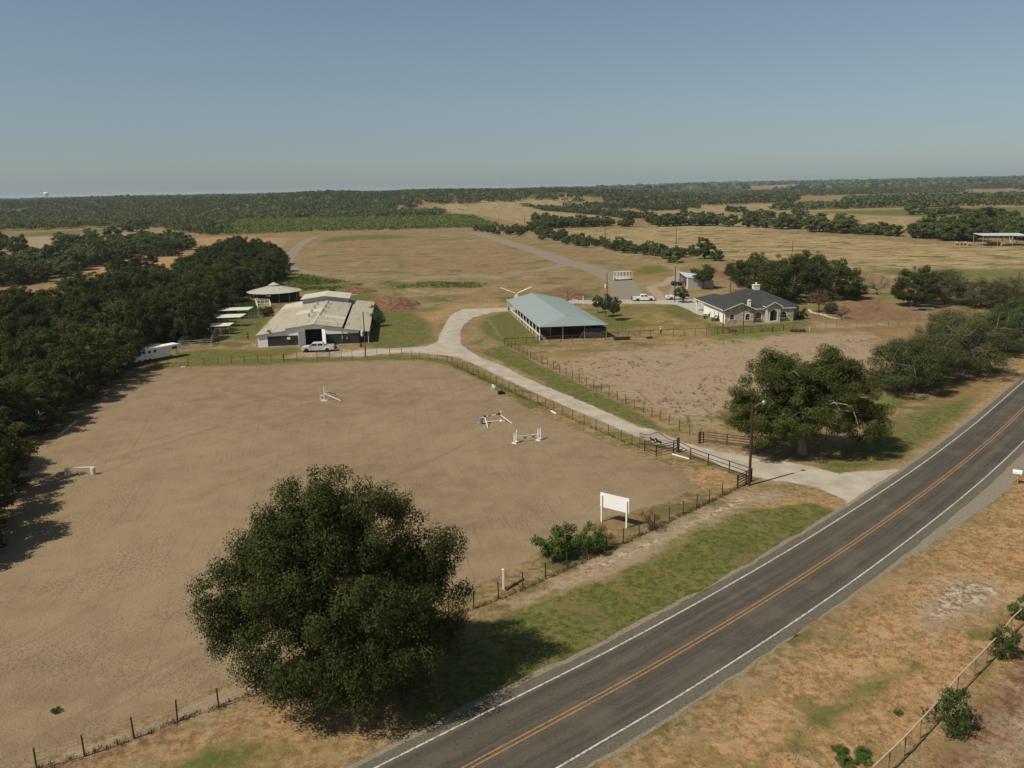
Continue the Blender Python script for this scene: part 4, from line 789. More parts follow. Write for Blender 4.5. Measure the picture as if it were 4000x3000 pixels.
# lighter translucent bands across the roof
mb = MB(); mb.slab([(12.3,11,4.712),(18.3,11,3.80),(18.3,15,3.80),(12.3,15,4.712)], .004); mb.slab([(5.9,20,3.968),(12,20,4.73),(12,26,4.73),(5.9,26,3.968)], .004); mb.slab([(-.3,40,2.735),(6,40,3.528),(6,50,3.528),(-.3,50,2.735)], .004); mb.slab([(12.3,5.5,4.712),(18.3,5.5,3.80),(18.3,7,3.80),(12.3,7,4.712)], .004)
obj('skylight_band', mb, m_roof_pale, barn)
mb = MB(); mb.bx(5.5, 17.5, 40, 40.12, 3.5, 5.2); mb.prism([(5.5,5.2),(17.5,5.1),(11.4,5.95)], 40, 40.12, 'y'); mb.bx(5.5,5.62,40.12,50,3.4,5.25); mb.bx(17.4,17.5,40.12,50,3,5.15); obj('monitor_wall', mb, m_blue, barn)
roof('monitor_roof', [(5.0,39.4,5.27),(11.4,39.4,6.05),(11.4,50.5,6.1),(5.0,50.5,5.27)], m_roof_pale)
roof('monitor_roof', [(11.4,39.4,6.05),(17.9,39.4,5.12),(17.9,50.5,5.2),(11.4,50.5,6.1)], m_roof_pale)
for u in (23.9,):
    mb = MB()
    for v in (0, 6, 12, 18, 24, 30, 36, 42): mb.bx(u-.06, u+.06, v, v+.12, 0, 2.62)
    obj('lean_to_post', mb, m_wpaint, barn)
vp = []
for k in range(4):
    for u in (9.98, 12.73):
        v = 12+k*7.3; z = 4.73-abs(u-12.1)*(.125 if u < 12.1 else .152)
        mb = MB(); mb.lathe([(.16,0),(.16,.35),(.30,.42),(.36,.62),(.28,.82),(.05,.90)], (u, v, z-.02), 12); obj('roof_vent', mb, m_metal, barn)
for (h0, x0, ang, nm) in ((10.19, 1, 0, 0), (13.9, -1, 0, 1)):
    pass
def door(hx, ex, ey):
    dr = obj('door', MB().bar((hx,0,1.78),(ex,ey,1.78), .07, 3.5), m_wpaint, barn)
    mb = MB(); n_ = Vector((ey, -(ex-hx), 0)).normalized()*(.05 if ex < hx else -.05)
    for z in (.15, 1.8, 3.45): mb.bar(Vector((hx,0,z))+n_, Vector((ex,ey,z))+n_, .04, .14)
    for t_ in (.02, .98): mb.bar(Vector((hx+(ex-hx)*t_, ey*t_, .1))+n_, Vector((hx+(ex-hx)*t_, ey*t_, 3.5))+n_, .12, .04)
    obj('door_frame', mb, m_cream, dr)
door(10.19, 8.85, -1.3); door(13.9, 14.75, -1.65)
mb = MB(); mb.bx(10.2, 13.9, 3.4, 3.5, 0, 3.5); obj('inner_shade_panel', mb, m_dark, barn)  # near-black panel standing for the shade behind the open doors
w_ = obj('window', MB().bx(7.55, 8.45, -.02, .03, 1.35, 1.95), mat('window_frame_dark', (.07,.07,.065)), barn); obj('pane', MB().bx(7.62, 8.38, -.025, .0, 1.41, 1.89), m_glass, w_)
bb = obj('backboard', MB().bx(6.30, 6.98, -.22, -.18, 1.45, 2.02), m_wpaint, barn); obj('hoop', MB().tube([(6.64+.2*math.cos(a), -.42+.2*math.sin(a), 1.52) for a in np.linspace(0, 2*PI, 13)], .02, 5), m_steel, bb); obj('backboard_arm', MB().bx(6.58, 6.70, -.18, .03, 1.1, 1.9), m_steel, bb)
mb = MB(); mb.lathe([(.02,0),(.25,.03),(.42,.12),(.48,.2)], (0,0,0), 14); ds = obj('satellite_dish', mb, mat('dish_brown', (.10,.065,.045)), barn); ds.location = (2.55, -.1, 3.35); ds.rotation_euler = (.5, .3, 0)
obj('dish_mast', MB().tube([(0,0,0),(-.02,0,-.38)], .03), m_metal, ds)
mb = MB(); mb.tube([(18.2,-.08,0.4),(18.2,-.08,3.6)], .05); mb.bx(18.05, 18.4, -.2, 0, 1.1, 1.75); mb.bx(19.1, 19.4, -.2, 0, 1.0, 1.5); obj('electric_meter', mb, m_metal, barn)
mb = MB(); mb.tube([(17.8, 46.5, 5.2),(19.6, 46.6, 5.25)], .05); obj('roof_pipe', mb, m_wpaint, barn)
mb = MB(); mb.lathe([(.28,0),(.29,.3),(.28,.6),(.29,.88)], (0,0,0), 14); tag(obj('metal_drum', mb, mat('drum_red', (.16,.035,.02), .6, .3)), 'rusty red drum standing by the right corner of the barn', 'drum', loc=G(1410,1356))
# white plastic chair at the left corner
def chair(label, loc, rz, m=m_wpaint, h=1):
    t = thing('garden_chair', label, 'chair', loc, rz); mb = MB(); mb.bx(-.25,.25,-.25,.25,.40,.44); obj('seat', mb, m, t)
    mb = MB(); mb.box((0,.27,.68), (.5,.04,.5), 0, -.2); obj('backrest', mb, m, t)
    for x in (-.22,.22):
        for y in (-.22,.22): obj('leg', MB().bar((x,y,.41),(x*1.15,y*1.15,0), .05), m, t)
        obj('armrest', MB().bar((x*1.1,-.25,.62),(x*1.1,.25,.64), .05), m, t)
    return t
chair('white garden chair against the left corner of the metal barn', (B0[0]-1.0, B0[1]+.4, 0), 2.0)

# round pen --------------------------------------------------------
rp = thing('round_pen', 'round covered pen with a low conical grey roof and a small cupola', 'round pen', (-74.2, 258, 0))
n = 14; Rr, Rp = 8.5, 7.5
ring = lambda r, z, o=0: [(r*math.cos(2*PI*(k+o)/n+.22), r*math.sin(2*PI*(k+o)/n+.22), z) for k in range(n)]
t = NT('pen_roof'); p = t.pos('obj'); s_ = t.n('ShaderNodeSeparateXYZ'); t.put(s_.inputs[0], p); an = t.math('ARCTAN2', s_.outputs[1], s_.outputs[0])
rb = t.math('ABSOLUTE', t.math('SINE', t.math('MULTIPLY', an, 56))); m_pen = t.bsdf(t.mix(t.rng(rb, .15, .6), (.30,.29,.23), t.mix(t.noise(p, .7, 4), (.36,.35,.28), (.50,.48,.38))), .5)
a_, b_ = ring(Rr, 2.95), ring(1.3, 4.62); mb = MB()
for k in range(n): mb.slab([a_[k], a_[(k+1) % n], b_[(k+1) % n], b_[k]], .06)
obj('roof', mb, m_pen, rp)
mb = MB()
for k in range(n): mb.bar(Vector(a_[k])+Vector((0,0,.03)), Vector(b_[k])+Vector((0,0,.03)), .22, .04)
obj('hip_caps', mb, mat('pen_trim', (.55,.53,.43), .5), rp)
mb = MB(); a2 = ring(1.75, 4.85)
for k in range(n): mb.slab([a2[k], a2[(k+1) % n], (0,0,5.75)], .05)
cu = obj('cupola', mb, m_pen, rp); obj('cupola_neck', MB().lathe([(1.2,4.5),(1.2,4.9)], (0,0,0), 14), m_dark, cu)
for k, (x, y, z) in enumerate(ring(Rp, 0)): obj('post', MB().bx(x-.07, x+.07, y-.07, y+.07, 0, 3.0), m_metal, rp)
for k in range(n):
    a, b = ring(Rp-.12, 0)[k], ring(Rp-.12, 0)[(k+1) % n]; side = (a[0]+b[0])/2
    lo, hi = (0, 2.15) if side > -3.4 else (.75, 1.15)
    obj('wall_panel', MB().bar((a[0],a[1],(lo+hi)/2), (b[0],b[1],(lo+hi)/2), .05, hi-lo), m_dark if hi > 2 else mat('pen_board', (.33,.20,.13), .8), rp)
obj('sand_floor', MB().lathe([(Rp-.3,0),(Rp-.3,.02)], (0,0,0), 14), mat('pen_floor', (.12,.08,.05)), rp)
# white pipe pen beside it
def pipe_pen(name, label, base, h, rails, r, m, gap=None, cat='pen', posts=None):
    ox, oy = base[0][0], base[0][1]; t = thing(name, label, cat, (ox, oy, 0))
    P_ = [Vector((x-ox, y-oy, 0)) for x, y in base]
    for i, p in enumerate(P_): 
        if i < len(P_)-1 or (P_[0]-P_[-1]).length > .1: obj('post', MB().tube([p, p+Vector((0,0,h))], r*1.2, 6), m, t)
    for i in range(len(P_)-1):
        mb = MB()
        for z in rails: mb.tube([P_[i]+Vector((0,0,z)), P_[i+1]+Vector((0,0,z))], r, 6)
        obj('rails', mb, m, t)
    return t
def along(a, b, n): return [(a[0]+(b[0]-a[0])*k/n, a[1]+(b[1]-a[1])*k/n) for k in range(n+1)]
q = [G2((1008,1210)), G2((1059,1207)), G2((1053,1192)), G2((1000,1190))]
pipe_pen('livestock_pen', 'small white rail holding pen in front of the round pen', along(q[0], q[1], 3)[:-1]+along(q[1], q[2], 2)[:-1]+along(q[2], q[3], 3)[:-1]+along(q[3], q[0], 2), 1.8, (.4,.85,1.3,1.75), .05, m_cream)
# shade shelters along the wood
def shelter(label, x0, y0, wx, dy, rz, z=2.6, side_pen=True):
    t = thing('shade_shelter', label, 'shelter', (x0, y0, 0), rz)
    obj('roof', MB().slab([(0,0,z-.15),(wx,0,z-.15),(wx+.9,dy,z+.25),(.9,dy,z+.25)], .05), ribbed('shelter_roof', (.60,.62,.52), .4, 1, .5) if 'shelter_roof' not in _M else _M['shelter_roof'], t)
    for k in range(4):
        for y in (.1, dy-.1): obj('post', MB().tube([(.3+k*(wx-.4)/3, y, 0), (.3+k*(wx-.4)/3, y, z-.1)], .05), m_metal, t)
    mb = MB()
    for zz in (.5, .95, 1.4):
        for y in (.1, dy-.1): mb.tube([(.3,y,zz),(wx,y,zz)], .025, 5)
    obj('rails', mb, m_steel, t)
    if side_pen:
        mb = MB()
        for zz in (.4,.8,1.2,1.6): mb.tube([(wx,.1,zz),(wx+3.2,.1,zz),(wx+3.2,dy,zz),(wx,dy,zz)], .025, 5)
        for k in range(6): mb.tube([(wx+.55*k,.1,0),(wx+.55*k,.1,1.7)], .03, 5)
        for k in range(3): mb.tube([(wx+3.2,dy*k/2,0),(wx+3.2,dy*k/2,1.7)], .03, 5)
        obj('side_panels', mb, m_oldw, t)
q = G(850,1250); shelter('pale roofed shade shelter of the stock pens, farthest from the camera', q.x, q.y, 8.2, 3.2, .10)
q = G(806,1281); shelter('pale roofed shade shelter of the stock pens, middle one', q.x, q.y, 8.6, 3.4, .10)
q = G(786,1312); shelter('pale roofed shade shelter of the stock pens, nearest one with a sagging roof', q.x, q.y, 6.6, 2.4, .14, 2.3, False)
q0, q1, q2_, q3 = G2((700,1364)), G2((825,1356)), G2((838,1318)), G2((735,1322))
pipe_pen('livestock_pen', 'grey pipe stock pen in the shade of the wood, right of the trailer', along(q0, q1, 3)[:-1]+along(q1, q2_, 3)[:-1]+along(q2_, q3, 3)[:-1]+along(q3, q0, 2), 1.8, (.5,.9,1.3,1.75), .045, m_metal)
q0, q1, q2_, q3 = G2((842,1314)), G2((865,1312)), G2((880,1288)), G2((845,1290))
pipe_pen('livestock_pen', 'narrow grey pipe pen behind the shaded stock pen', along(q0, q1, 1)[:-1]+along(q1, q2_, 3)[:-1]+along(q2_, q3, 1)[:-1]+along(q3, q0, 3), 1.8, (.5,1.1,1.75), .045, m_oldw)

# teal roofed covered arena ----------------------------------------
PA = Vector((6.34, 179.0, 0)); PBv = Vector((21.3, 180.6, 0)); sv = Vector((-7.15, 45.2, 0)); fx = (PBv-PA); rzp = math.atan2(fx.y, fx.x); wP = fx.length
ct, st = math.cos(rzp), math.sin(rzp); sl = Vector((sv.x*ct+sv.y*st, -sv.x*st+sv.y*ct, 0)); sh_ = sl.x/sl.y; LP = sl.y
pav = thing('covered_arena', 'open sided arena under a long pale teal metal roof on white posts', 'covered arena', PA, rzp)
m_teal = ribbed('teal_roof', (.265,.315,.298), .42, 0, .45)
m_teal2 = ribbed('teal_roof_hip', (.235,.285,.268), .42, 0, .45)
def PV(u, v, z): return (u+sh_*v, v, z)
EV, RZ = 3.05, 4.75
obj('roof_slope', MB().slab([PV(-.3,-.5,EV), PV(4.2,-.5+1.6,EV+1.15), PV(wP*.47,3.4,RZ), PV(wP*.47,LP+.5,RZ), PV(-.3,LP+.5,EV)], .08), m_teal, pav)
obj('roof_slope', MB().slab([PV(wP*.47,3.4,RZ), PV(wP-3.6,-.5+1.4,EV+1.05), PV(wP+.3,-.5,EV), PV(wP+.3,LP+.5,EV), PV(wP*.47,LP+.5,RZ)], .08), m_teal, pav)
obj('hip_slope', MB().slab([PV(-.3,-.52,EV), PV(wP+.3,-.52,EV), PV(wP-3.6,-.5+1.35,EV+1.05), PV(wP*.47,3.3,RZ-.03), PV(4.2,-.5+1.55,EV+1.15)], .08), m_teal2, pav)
obj('ridge_cap', MB().bar(PV(wP*.47,3.3,RZ+.04), PV(wP*.47,LP+.5,RZ+.04), .4, .05), mat('teal_trim', (.22,.27,.25), .5), pav)
npst = 11
for k in range(npst+1):
    for u in (0, wP):
        x, y, z = PV(u, k*LP/npst, 0); obj('post', MB().bx(x-.09, x+.09, y-.09, y+.09, 0, EV-.05), m_cream if u == 0 else m_metal, pav)
for u in (5.2, 10.1): x, y, z = PV(u, 0, 0); obj('post', MB().bx(x-.08, x+.08, y-.08, y+.08, 0, EV), m_metal if u < 6 else m_oldw, pav)
obj('side_rail', MB().bar(PV(.0,0,1.15), PV(.0,LP*.88,1.15), .10, .22), m_cream, pav)
obj('side_skirt', MB().bar(PV(.16,0,.55), PV(.16,LP*.88,.55), .05, 1.0), m_dark, pav)
mb = MB()
for k in range(22): x, y, z = PV(0, (k+.5)*LP*.88/22, 0); mb.bx(x-.05, x+.05, y-.05, y+.05, 0, 1.1)
obj('rail_posts', mb, m_cream, pav)
t = NT('shade_mesh'); p = t.pos('obj'); s_ = t.n('ShaderNodeSeparateXYZ'); t.put(s_.inputs[0], p)
wv = t.noise(t.scale(p, (.25, .25, 2.2)), 2, 4, .6); m_mesh = t.bsdf(t.mix(t.rng(wv, .35, .6), (.028,.026,.025), (.075,.070,.064)), .9)
for a, b in ((10.15, 14.9),): obj('shade_screen', MB().bar(PV(a,.0,1.15), PV(wP,.0,1.15), .05, 2.15), m_mesh, pav)
obj('shade_screen', MB().bar(PV(wP,.1,1.15), PV(wP,LP,1.15), .05, 2.3), m_mesh, pav)  # dark screen added so the roofed inside looks shaded
obj('shade_screen', MB().bar(PV(3,LP,1.3), PV(wP,LP,1.3), .05, 2.4), m_mesh, pav)  # far end screen, likewise added to darken the inside
mb = MB()
for k in range(1, 11):
    for z in (.45, .95, 1.5): mb.bar(PV(3.4, 1+k*3.6, z), PV(3.4, 4.6+k*3.6, z), .05, .08)
    x, y, z = PV(3.4, 1+k*3.6, 0); mb.bx(x-.06, x+.06, y-.06, y+.06, 0, 2.9)
obj('inner_rails', mb, m_metal, pav)
obj('sand_floor', MB().slab([PV(.2,.3,.02), PV(wP-.2,.3,.02), PV(wP-.2,LP,.02), PV(.2,LP,.02)], .015), mat('brown_sand', (.16,.09,.055), .95), pav)  # sand colour deepened to carry the shade under the roof
obj('brace', MB().bar(PV(9.0,0,.1), PV(9.9,0,1.7), .08), m_oldw, pav)

# tin shed ----------------------------------------------------------
q = G(2682,1128); shed = thing('tin_shed', 'open fronted tin shed with a white sloping roof and galvanised walls', 'shed', q, -.06)
Wd, Dd = 8.6, 17.
obj('front_wall', MB().prism([(0,0),(Wd,0),(Wd,2.45),(0,3.65)], 0, .1, 'y'), m_galv, shed)
obj('end_wall', MB().bx(Wd-.1, Wd, .1, Dd, 0, 2.4), m_galv, shed); obj('rear_wall', MB().prism([(0,0),(Wd,0),(Wd,2.45),(0,3.65)], Dd-.1, Dd, 'y'), m_galv, shed)
obj('roof', MB().slab([(-.3,-.2,3.80),(Wd+.2,-.2,2.52),(Wd+.2,Dd+.2,2.52),(-.3,Dd+.2,3.80)], .07), ribbed('shed_roof', (.58,.62,.62), .4, 1, .45), shed)
for k in range(5): obj('post', MB().bx(-.02, .16, .1+k*(Dd-.4)/4, .28+k*(Dd-.4)/4, 0, 3.6), m_wpaint if k == 0 else m_oldw, shed)
obj('corner_trim', MB().bx(-.08, .42, -.06, -.0, 0, 3.6), m_wpaint, shed)
obj('header', MB().bx(.02, .12, .3, Dd, 3.2, 3.6), m_dark, shed)

# stone house --------------------------------------------------------
HR = math.radians(5.2); H0 = Vector((51.8, 196.0, 0)); hs = thing('stone_house', 'single storey limestone house with a dark grey hipped roof and arched entrance', 'house', H0, HR)
t = NT('stone'); p = t.pos('obj'); p2 = t.scale(p, (1, 1, 1.7)); vd = t.n('ShaderNodeTexVoronoi', feature='F1'); t.put(vd.inputs['Vector'], p2); vd.inputs['Scale'].default_value = 1.6
ve = t.voro(p2, 1.6, 'DISTANCE_TO_EDGE'); cl = t.sep(vd.outputs['Color'])[0]
c = t.mix(cl, (.26,.24,.19), (.62,.58,.47)); c = t.mix(t.rng(t.noise(p, 5, 4, .7), .35, .65, 0, .5), c, (.30,.27,.21)); c = t.mix(t.rng(ve, 0, .05, .8, 0), c, (.40,.37,.31))
m_stone = t.bsdf(c, .95, 0, t.bump(t.rng(ve, 0, .06), .03), .1)
m_stucco = mat('white_stucco', (.82,.79,.71), .9, .06, 1.5)
t = NT('shingle'); p = t.pos('obj'); m_shg = t.bsdf(t.mix(t.noise(p, 2.5, 6, .75), (.032,.033,.034), (.066,.067,.066)), .9, 0, t.bump(t.noise(t.scale(p, (1,1,6)), 3, 3), .03), .1)
m_trim = mat('house_trim', (.66,.62,.54), .6, .05)
EZ = 3.25
def archwall(name, x0, x1, y, zt, opens, m, th_=.3, parent=hs, gable=None):
    """wall along x with arched openings: list of (cx, half width, sill, spring)"""
    mb = MB(); xs = x0
    for cx, hw, sill, spr in sorted(opens):
        mb.bx(xs, cx-hw, y, y+th_, 0, zt)
        if sill > 0: mb.bx(cx-hw, cx+hw, y, y+th_, 0, sill)
        arc = [(cx+hw*math.cos(a), spr+hw*math.sin(a)) for a in np.linspace(0, PI, 11)]
        for i in range(10):
            a, b = arc[i], arc[i+1]; mb.prism([a, (a[0], zt), (b[0], zt), b], y, y+th_, 'y')
        xs = cx+hw
    mb.bx(xs, x1, y, y+th_, 0, zt)
    if gable: mb.prism([(x0, zt), (x1, zt), gable], y, y+th_, 'y')
    return obj(name, mb, m, parent)
def arch_window(cx, hw, sill, spr, y, axis='x', nm='window', surround=True):
    def P_(a, z, o): return (a, y+o, z) if axis == 'x' else (y+o, a, z)
    arc = [(cx+hw*math.cos(a), spr+hw*math.sin(a)) for a in np.linspace(0, PI, 11)]
    prof = [(cx-hw, sill), (cx+hw, sill)] + arc
    w_ = obj(nm, MB(), None, hs); mb = MB()
    out = [(cx+(hw+.22)*math.cos(a), spr+(hw+.22)*math.sin(a)) for a in np.linspace(0, PI, 11)]
    if surround:
        for i in range(10): mb.add([P_(*arc[i], -.04), P_(*out[i], -.04), P_(*out[i+1], -.04), P_(*arc[i+1], -.04), P_(*arc[i], .1), P_(*out[i], .1), P_(*out[i+1], .1), P_(*arc[i+1], .1)], [(0,1,2,3),(7,6,5,4),(0,4,5,1),(1,5,6,2),(2,6,7,3),(3,7,4,0)])
        for s_ in (-1, 1): a0, a1 = sorted((cx+s_*hw, cx+s_*(hw+.22))); mb.add([P_(a, z, o) for a in (a0, a1) for z in (sill, spr) for o in (-.04, .1)], [(0,1,3,2),(4,6,7,5),(0,4,5,1),(2,3,7,6),(0,2,6,4),(1,5,7,3)])
        mb.add([P_(a, z, o) for a in (cx-hw-.22, cx+hw+.22) for z in (sill-.16, sill) for o in (-.07, .1)], [(0,1,3,2),(4,6,7,5),(0,4,5,1),(2,3,7,6),(0,2,6,4),(1,5,7,3)])
    else:
        mb.add([P_(a, z, o) for a in (cx-hw, cx+hw) for z in (sill-.08, sill) for o in (-.03, .1)], [(0,1,3,2),(4,6,7,5),(0,4,5,1),(2,3,7,6),(0,2,6,4),(1,5,7,3)])
    me = mb.mesh('window'); me.materials.append(m_trim); w_.data = me
    g_ = MB(); n = len(prof); g_.add([P_(*q_, .16) for q_ in prof], [tuple(range(n))]); obj('pane', g_, m_glass, w_)
    b_ = MB()
    for z in (sill+(spr-sill)*.5, spr): b_.add([P_(a, z+dz, .13) for a, dz in ((cx-hw, 0), (cx+hw, 0), (cx+hw, .06), (cx-hw, .06))], [(0,1,2,3)])
    obj('muntin', b_, m_trim, w_)
# left gable wing: u 0..7.1
archwall('front_wall', 0, 7.1, 0, EZ, [(1.75,.55,.95,1.75),(5.6,.55,.75,1.7)], m_stone, gable=(3.9, 4.75))
arch_window(1.75,.55,.95,1.75,0); arch_window(5.6,.55,.75,1.7,0)
obj('side_wall', MB().bx(7.0,7.1,.3,3,0,EZ), m_stone, hs)
archwall('front_wall', 7.1, 10.5, 1.1, EZ, [(8.7,.78,.95,1.6)], m_stone); arch_window(8.7,.78,.95,1.6,1.1)
# portico
pw = archwall('portico', 10.3, 13.75, -.15, 3.5, [(12.05,.92,.0,2.1)], m_stone, .35, gable=(12.05, 4.75))
mb = MB(); arc = [(12.05+.92*math.cos(a), 2.1+.92*math.sin(a)) for a in np.linspace(0, PI, 13)]; out = [(12.05+1.17*math.cos(a), 2.1+1.17*math.sin(a)) for a in np.linspace(0, PI, 13)]
for i in range(12): mb.prism([arc[i], out[i], out[i+1], arc[i+1]], -.2, -.1, 'y')
for s_ in (-1, 1): mb.bx(12.05+s_*.92, 12.05+s_*1.17, -.2, -.1, 0, 2.1)
mb.bx(10.28, 10.66, -.22, -.12, 0, 3.6); obj('arch_trim', mb, m_trim, pw)
for x in (10.3, 13.45): obj('portico_wall', MB().bx(x, x+.3, .2, 1.6, 0, 3.5), m_stone, hs)
obj('entry_wall', MB().bx(10.6, 13.45, 1.5, 1.6, 0, 3.5), m_stone, hs)
dd = obj('front_door', MB().bx(11.35, 12.75, 1.40, 1.48, .15, 2.4), mat('dark_door', (.035,.022,.016), .4), hs); obj('transom', MB().prism([(11.35,2.45),(12.75,2.45),(12.6,2.8),(12.05,3.0),(11.5,2.8)], 1.40, 1.47, 'y'), m_glass, dd); obj('door_handle', MB().box((12.62,1.38,1.2), (.05,.06,.2)), m_metal, dd)
st_ = MB(); st_.bx(10.7, 13.4, -.9, 1.4, .0, .17); st_.bx(10.9, 13.2, -.5, 1.39, .17, .32); obj('entry_steps', st_, m_conc, hs)
archwall('front_wall', 13.75, 17.5, .9, EZ, [(15.0,.75,.95,1.6)], m_stone); arch_window(15.0,.75,.95,1.6,.9)
obj('side_wall', MB().bx(17.4,17.5,1.2,3.2,0,EZ), m_stone, hs)
archwall('front_wall', 17.5, 19.9, 3.2, EZ, [], m_stone)
obj('side_wall', MB().bx(19.8,19.9,3.5,20,0,EZ), m_stone, hs)
# white left side wall with narrow arched windows, garage opening at the far end
obj('side_wall', MB().bx(.0,.3,.3,15.6,0,EZ-.02), m_stucco, hs)
for cy, hw, s0, s1 in ((1.3,.22,.6,1.9),(4.6,.3,.3,2.0),(7.6,.22,1.3,1.9)): arch_window(cy, hw, s0, s1, -.17, 'y', surround=False)
obj('carport_post', MB().bx(0,.4,22.0,22.4,0,EZ), m_stucco, hs); obj('carport_post', MB().bx(0,.35,15.6,16.0,0,EZ), m_stucco, hs)
obj('carport_beam', MB().bx(.02,.3,16,22,2.75,EZ), m_stucco, hs)
obj('rear_wall', MB().bx(8,19.8,20,20.2,0,EZ), m_stucco, hs); obj('inner_wall', MB().bx(7.9,8,12,20,0,EZ), m_stucco, hs)
# roofs
def hroof(nm, *pls):
    mb = MB()
    for pl in pls: mb.slab(pl, .09)
    return obj(nm, mb, m_shg, hs)
e = EZ+.02; o = .55; RX0, RX1, RY, RZ_ = 9.6, 13.3, 13.5, 6.55
main = hroof('roof', [(-o,-o+3.5,e),(-o,17.5,e),(RX0,RY,RZ_)], [(-o,17.5,e),(20.3,20.6,e),(RX1,RY,RZ_),(RX0,RY,RZ_)], [(20.3,20.6,e),(20.3,2.7,e),(RX1,RY,RZ_)], [(-o,2.95,e),(7.4,.65,e),(18.0,.65,e),(20.3,2.7,e),(RX1,RY,RZ_),(RX0,RY,RZ_)])
hroof('wing_roof', [(-o,-o,e),(3.9,-o,4.95),(3.9,6.8,4.95),(-o,6.8,e)], [(3.9,-o,4.95),(7.6,-o,e),(7.6,6.4,e),(3.9,6.8,4.95)])
hroof('garage_roof', [(-o,14,e),(-o,23,e),(4.2,19.5,4.85),(4.2,14,4.85)], [(-o,23,e),(9,23,e),(4.2,19.5,4.85)], [(9,23,e),(9,14,e),(4.2,14,4.85),(4.2,19.5,4.85)])
hroof('portico_roof', [(9.95,-.6,3.75),(12.05,-.6,4.95),(12.05,5.2,4.95),(9.95,4.2,3.75)], [(12.05,-.6,4.95),(14.1,-.6,3.75),(14.1,4.2,3.75),(12.05,5.2,4.95)])
mb = MB()
for a, b in (((-o,-o-.02,e),(3.9,-o-.02,4.95)),((3.9,-o-.02,4.95),(7.6,-o-.02,e)),((-o-.02,-o,e),(-o-.02,23,e)),((7.6,.6,e-.02),(10.1,.6,e-.02)),((9.95,-.62,3.75),(12.05,-.62,4.95)),((12.05,-.62,4.95),(14.1,-.62,3.75)),((13.9,.6,e-.02),(18.0,.6,e-.02)),((18.0,2.65,e-.02),(20.3,2.65,e-.02)),((9.93,-.6,3.75),(9.93,1.5,3.75))): mb.bar(a, b, .06, .20)
obj('fascia', mb, m_trim, hs)
ch = obj('chimney', MB().bx(11.9,13.5,12.7,14.0,5.6,7.5), m_trim, hs); obj('chimney_cap', MB().bx(11.8,13.6,12.6,14.1,7.5,7.62).lathe([(.18,7.62),(.18,8.0),(.28,8.05),(.05,8.2)], (12.7,13.3,0), 8), m_cream, ch)
ch = obj('chimney', MB().bx(6.3,6.95,1.7,2.3,3.2,5.2), m_wpaint, hs); obj('chimney_cap', MB().bx(6.2,7.05,1.6,2.4,5.2,5.28).lathe([(.1,5.28),(.1,5.6)], (6.6,2,0), 8), m_wpaint, ch)
for x, y, z in ((1.7,11.5,4.05),(2.6,9.6,4.3)):
    mb = MB(); mb.lathe([(.02,0),(.22,.03),(.40,.12),(.46,.2)], (0,0,0), 14); d_ = obj('satellite_dish', mb, mat('dish_grey', (.08,.08,.08), .5), hs); d_.location = (x, y, z+.3); d_.rotation_euler = (.95, .2, 0); obj('dish_mast', MB().tube([(0,0,0),(0,-.25,-.4)], .03), m_metal, d_)
# ------------------------------------------------------------------ fences
def ground_line(pts, spacing):
    """evenly spaced points along a polyline"""
    out = []; 
    for i in range(len(pts)-1):
        a, b = pts[i], pts[i+1]; l_ = math.dist(a, b); n = max(1, round(l_/spacing)); out += [(a[0]+(b[0]-a[0])*k/n, a[1]+(b[1]-a[1])*k/n) for k in range(n)]
    return out+[pts[-1]]
def post_mesh(h, r, kind='t'):
    mb = MB()
    if kind == 't': mb.tube([(0,0,-.1),(0,0,h)], r, 5)
    else: mb.tube([(0,0,-.1),(0,0,h)], r, 8)
    return mb.mesh('post')
_pm = {}
def fence(name, label, cat, pts, h, r, m, wires=(), wm=None, wr=.008, rails=(), rr=.03, rm=None, kind='t', skip=(), netting=True, group=None):
    ox, oy = pts[0]; t = thing(name, label, cat, (ox, oy, 0), 0, group); key = (h, r, kind, m.name)
    if key not in _pm: _pm[key] = post_mesh(h, r, kind); _pm[key].materials.append(m)
    rnd = random.Random(len(label))
    for i, (x, y) in enumerate(pts):
        if i in skip: continue
        o = bpy.data.objects.new('post', _pm[key]); C.objects.link(o); o.parent = t; o.location = (x-ox, y-oy, 0); o.rotation_euler = (rnd.uniform(-.03,.03), rnd.uniform(-.03,.03), 0); o.scale = (1, 1, rnd.uniform(.95, 1.04))
    if wires:
        mb = MB()
        for i in range(len(pts)-1):
            for z in wires: mb.tube([(pts[i][0]-ox, pts[i][1]-oy, z), (pts[i+1][0]-ox, pts[i+1][1]-oy, z)], wr, 3, False)
        obj('wire', mb, wm or m_wire, t)
    if rails:
        mb = MB()
        for i in range(len(pts)-1):
            for z in rails: mb.tube([(pts[i][0]-ox, pts[i][1]-oy, z), (pts[i+1][0]-ox, pts[i+1][1]-oy, z)], rr, 6, False)
        obj('rails', mb, rm or m, t)
    return t
NW = (.15, .40, .65, .90, 1.15, 1.4)
near = [G2(q) for q in [(145,3010),(331,2955),(524,2884),(694,2818),(855,2764),(1003,2709)]]
near = [(near[0][0]-4*(near[1][0]-near[0][0])+k*(near[1][0]-near[0][0]), near[0][1]-4*(near[1][1]-near[0][1])+k*(near[1][1]-near[0][1])) for k in range(4)] + near
mid = ground_line([G2((1003,2709)), G2((1754,2415))], 3.2)[1:]
rest = [G2(q) for q in [(1851,2376),(1948,2340),(2042,2298),(2131,2260),(2215,2222),(2295,2186),(2369,2151),(2435,2122),(2497,2093),(2614,2035),(2669,2010),(2721,1984),(2771,1960),(2821,1935),(2880,1906)]]
rest.insert(9, ((rest[8][0]+rest[9][0])/2, (rest[8][1]+rest[9][1])/2))
R_FENCE = near+mid+rest
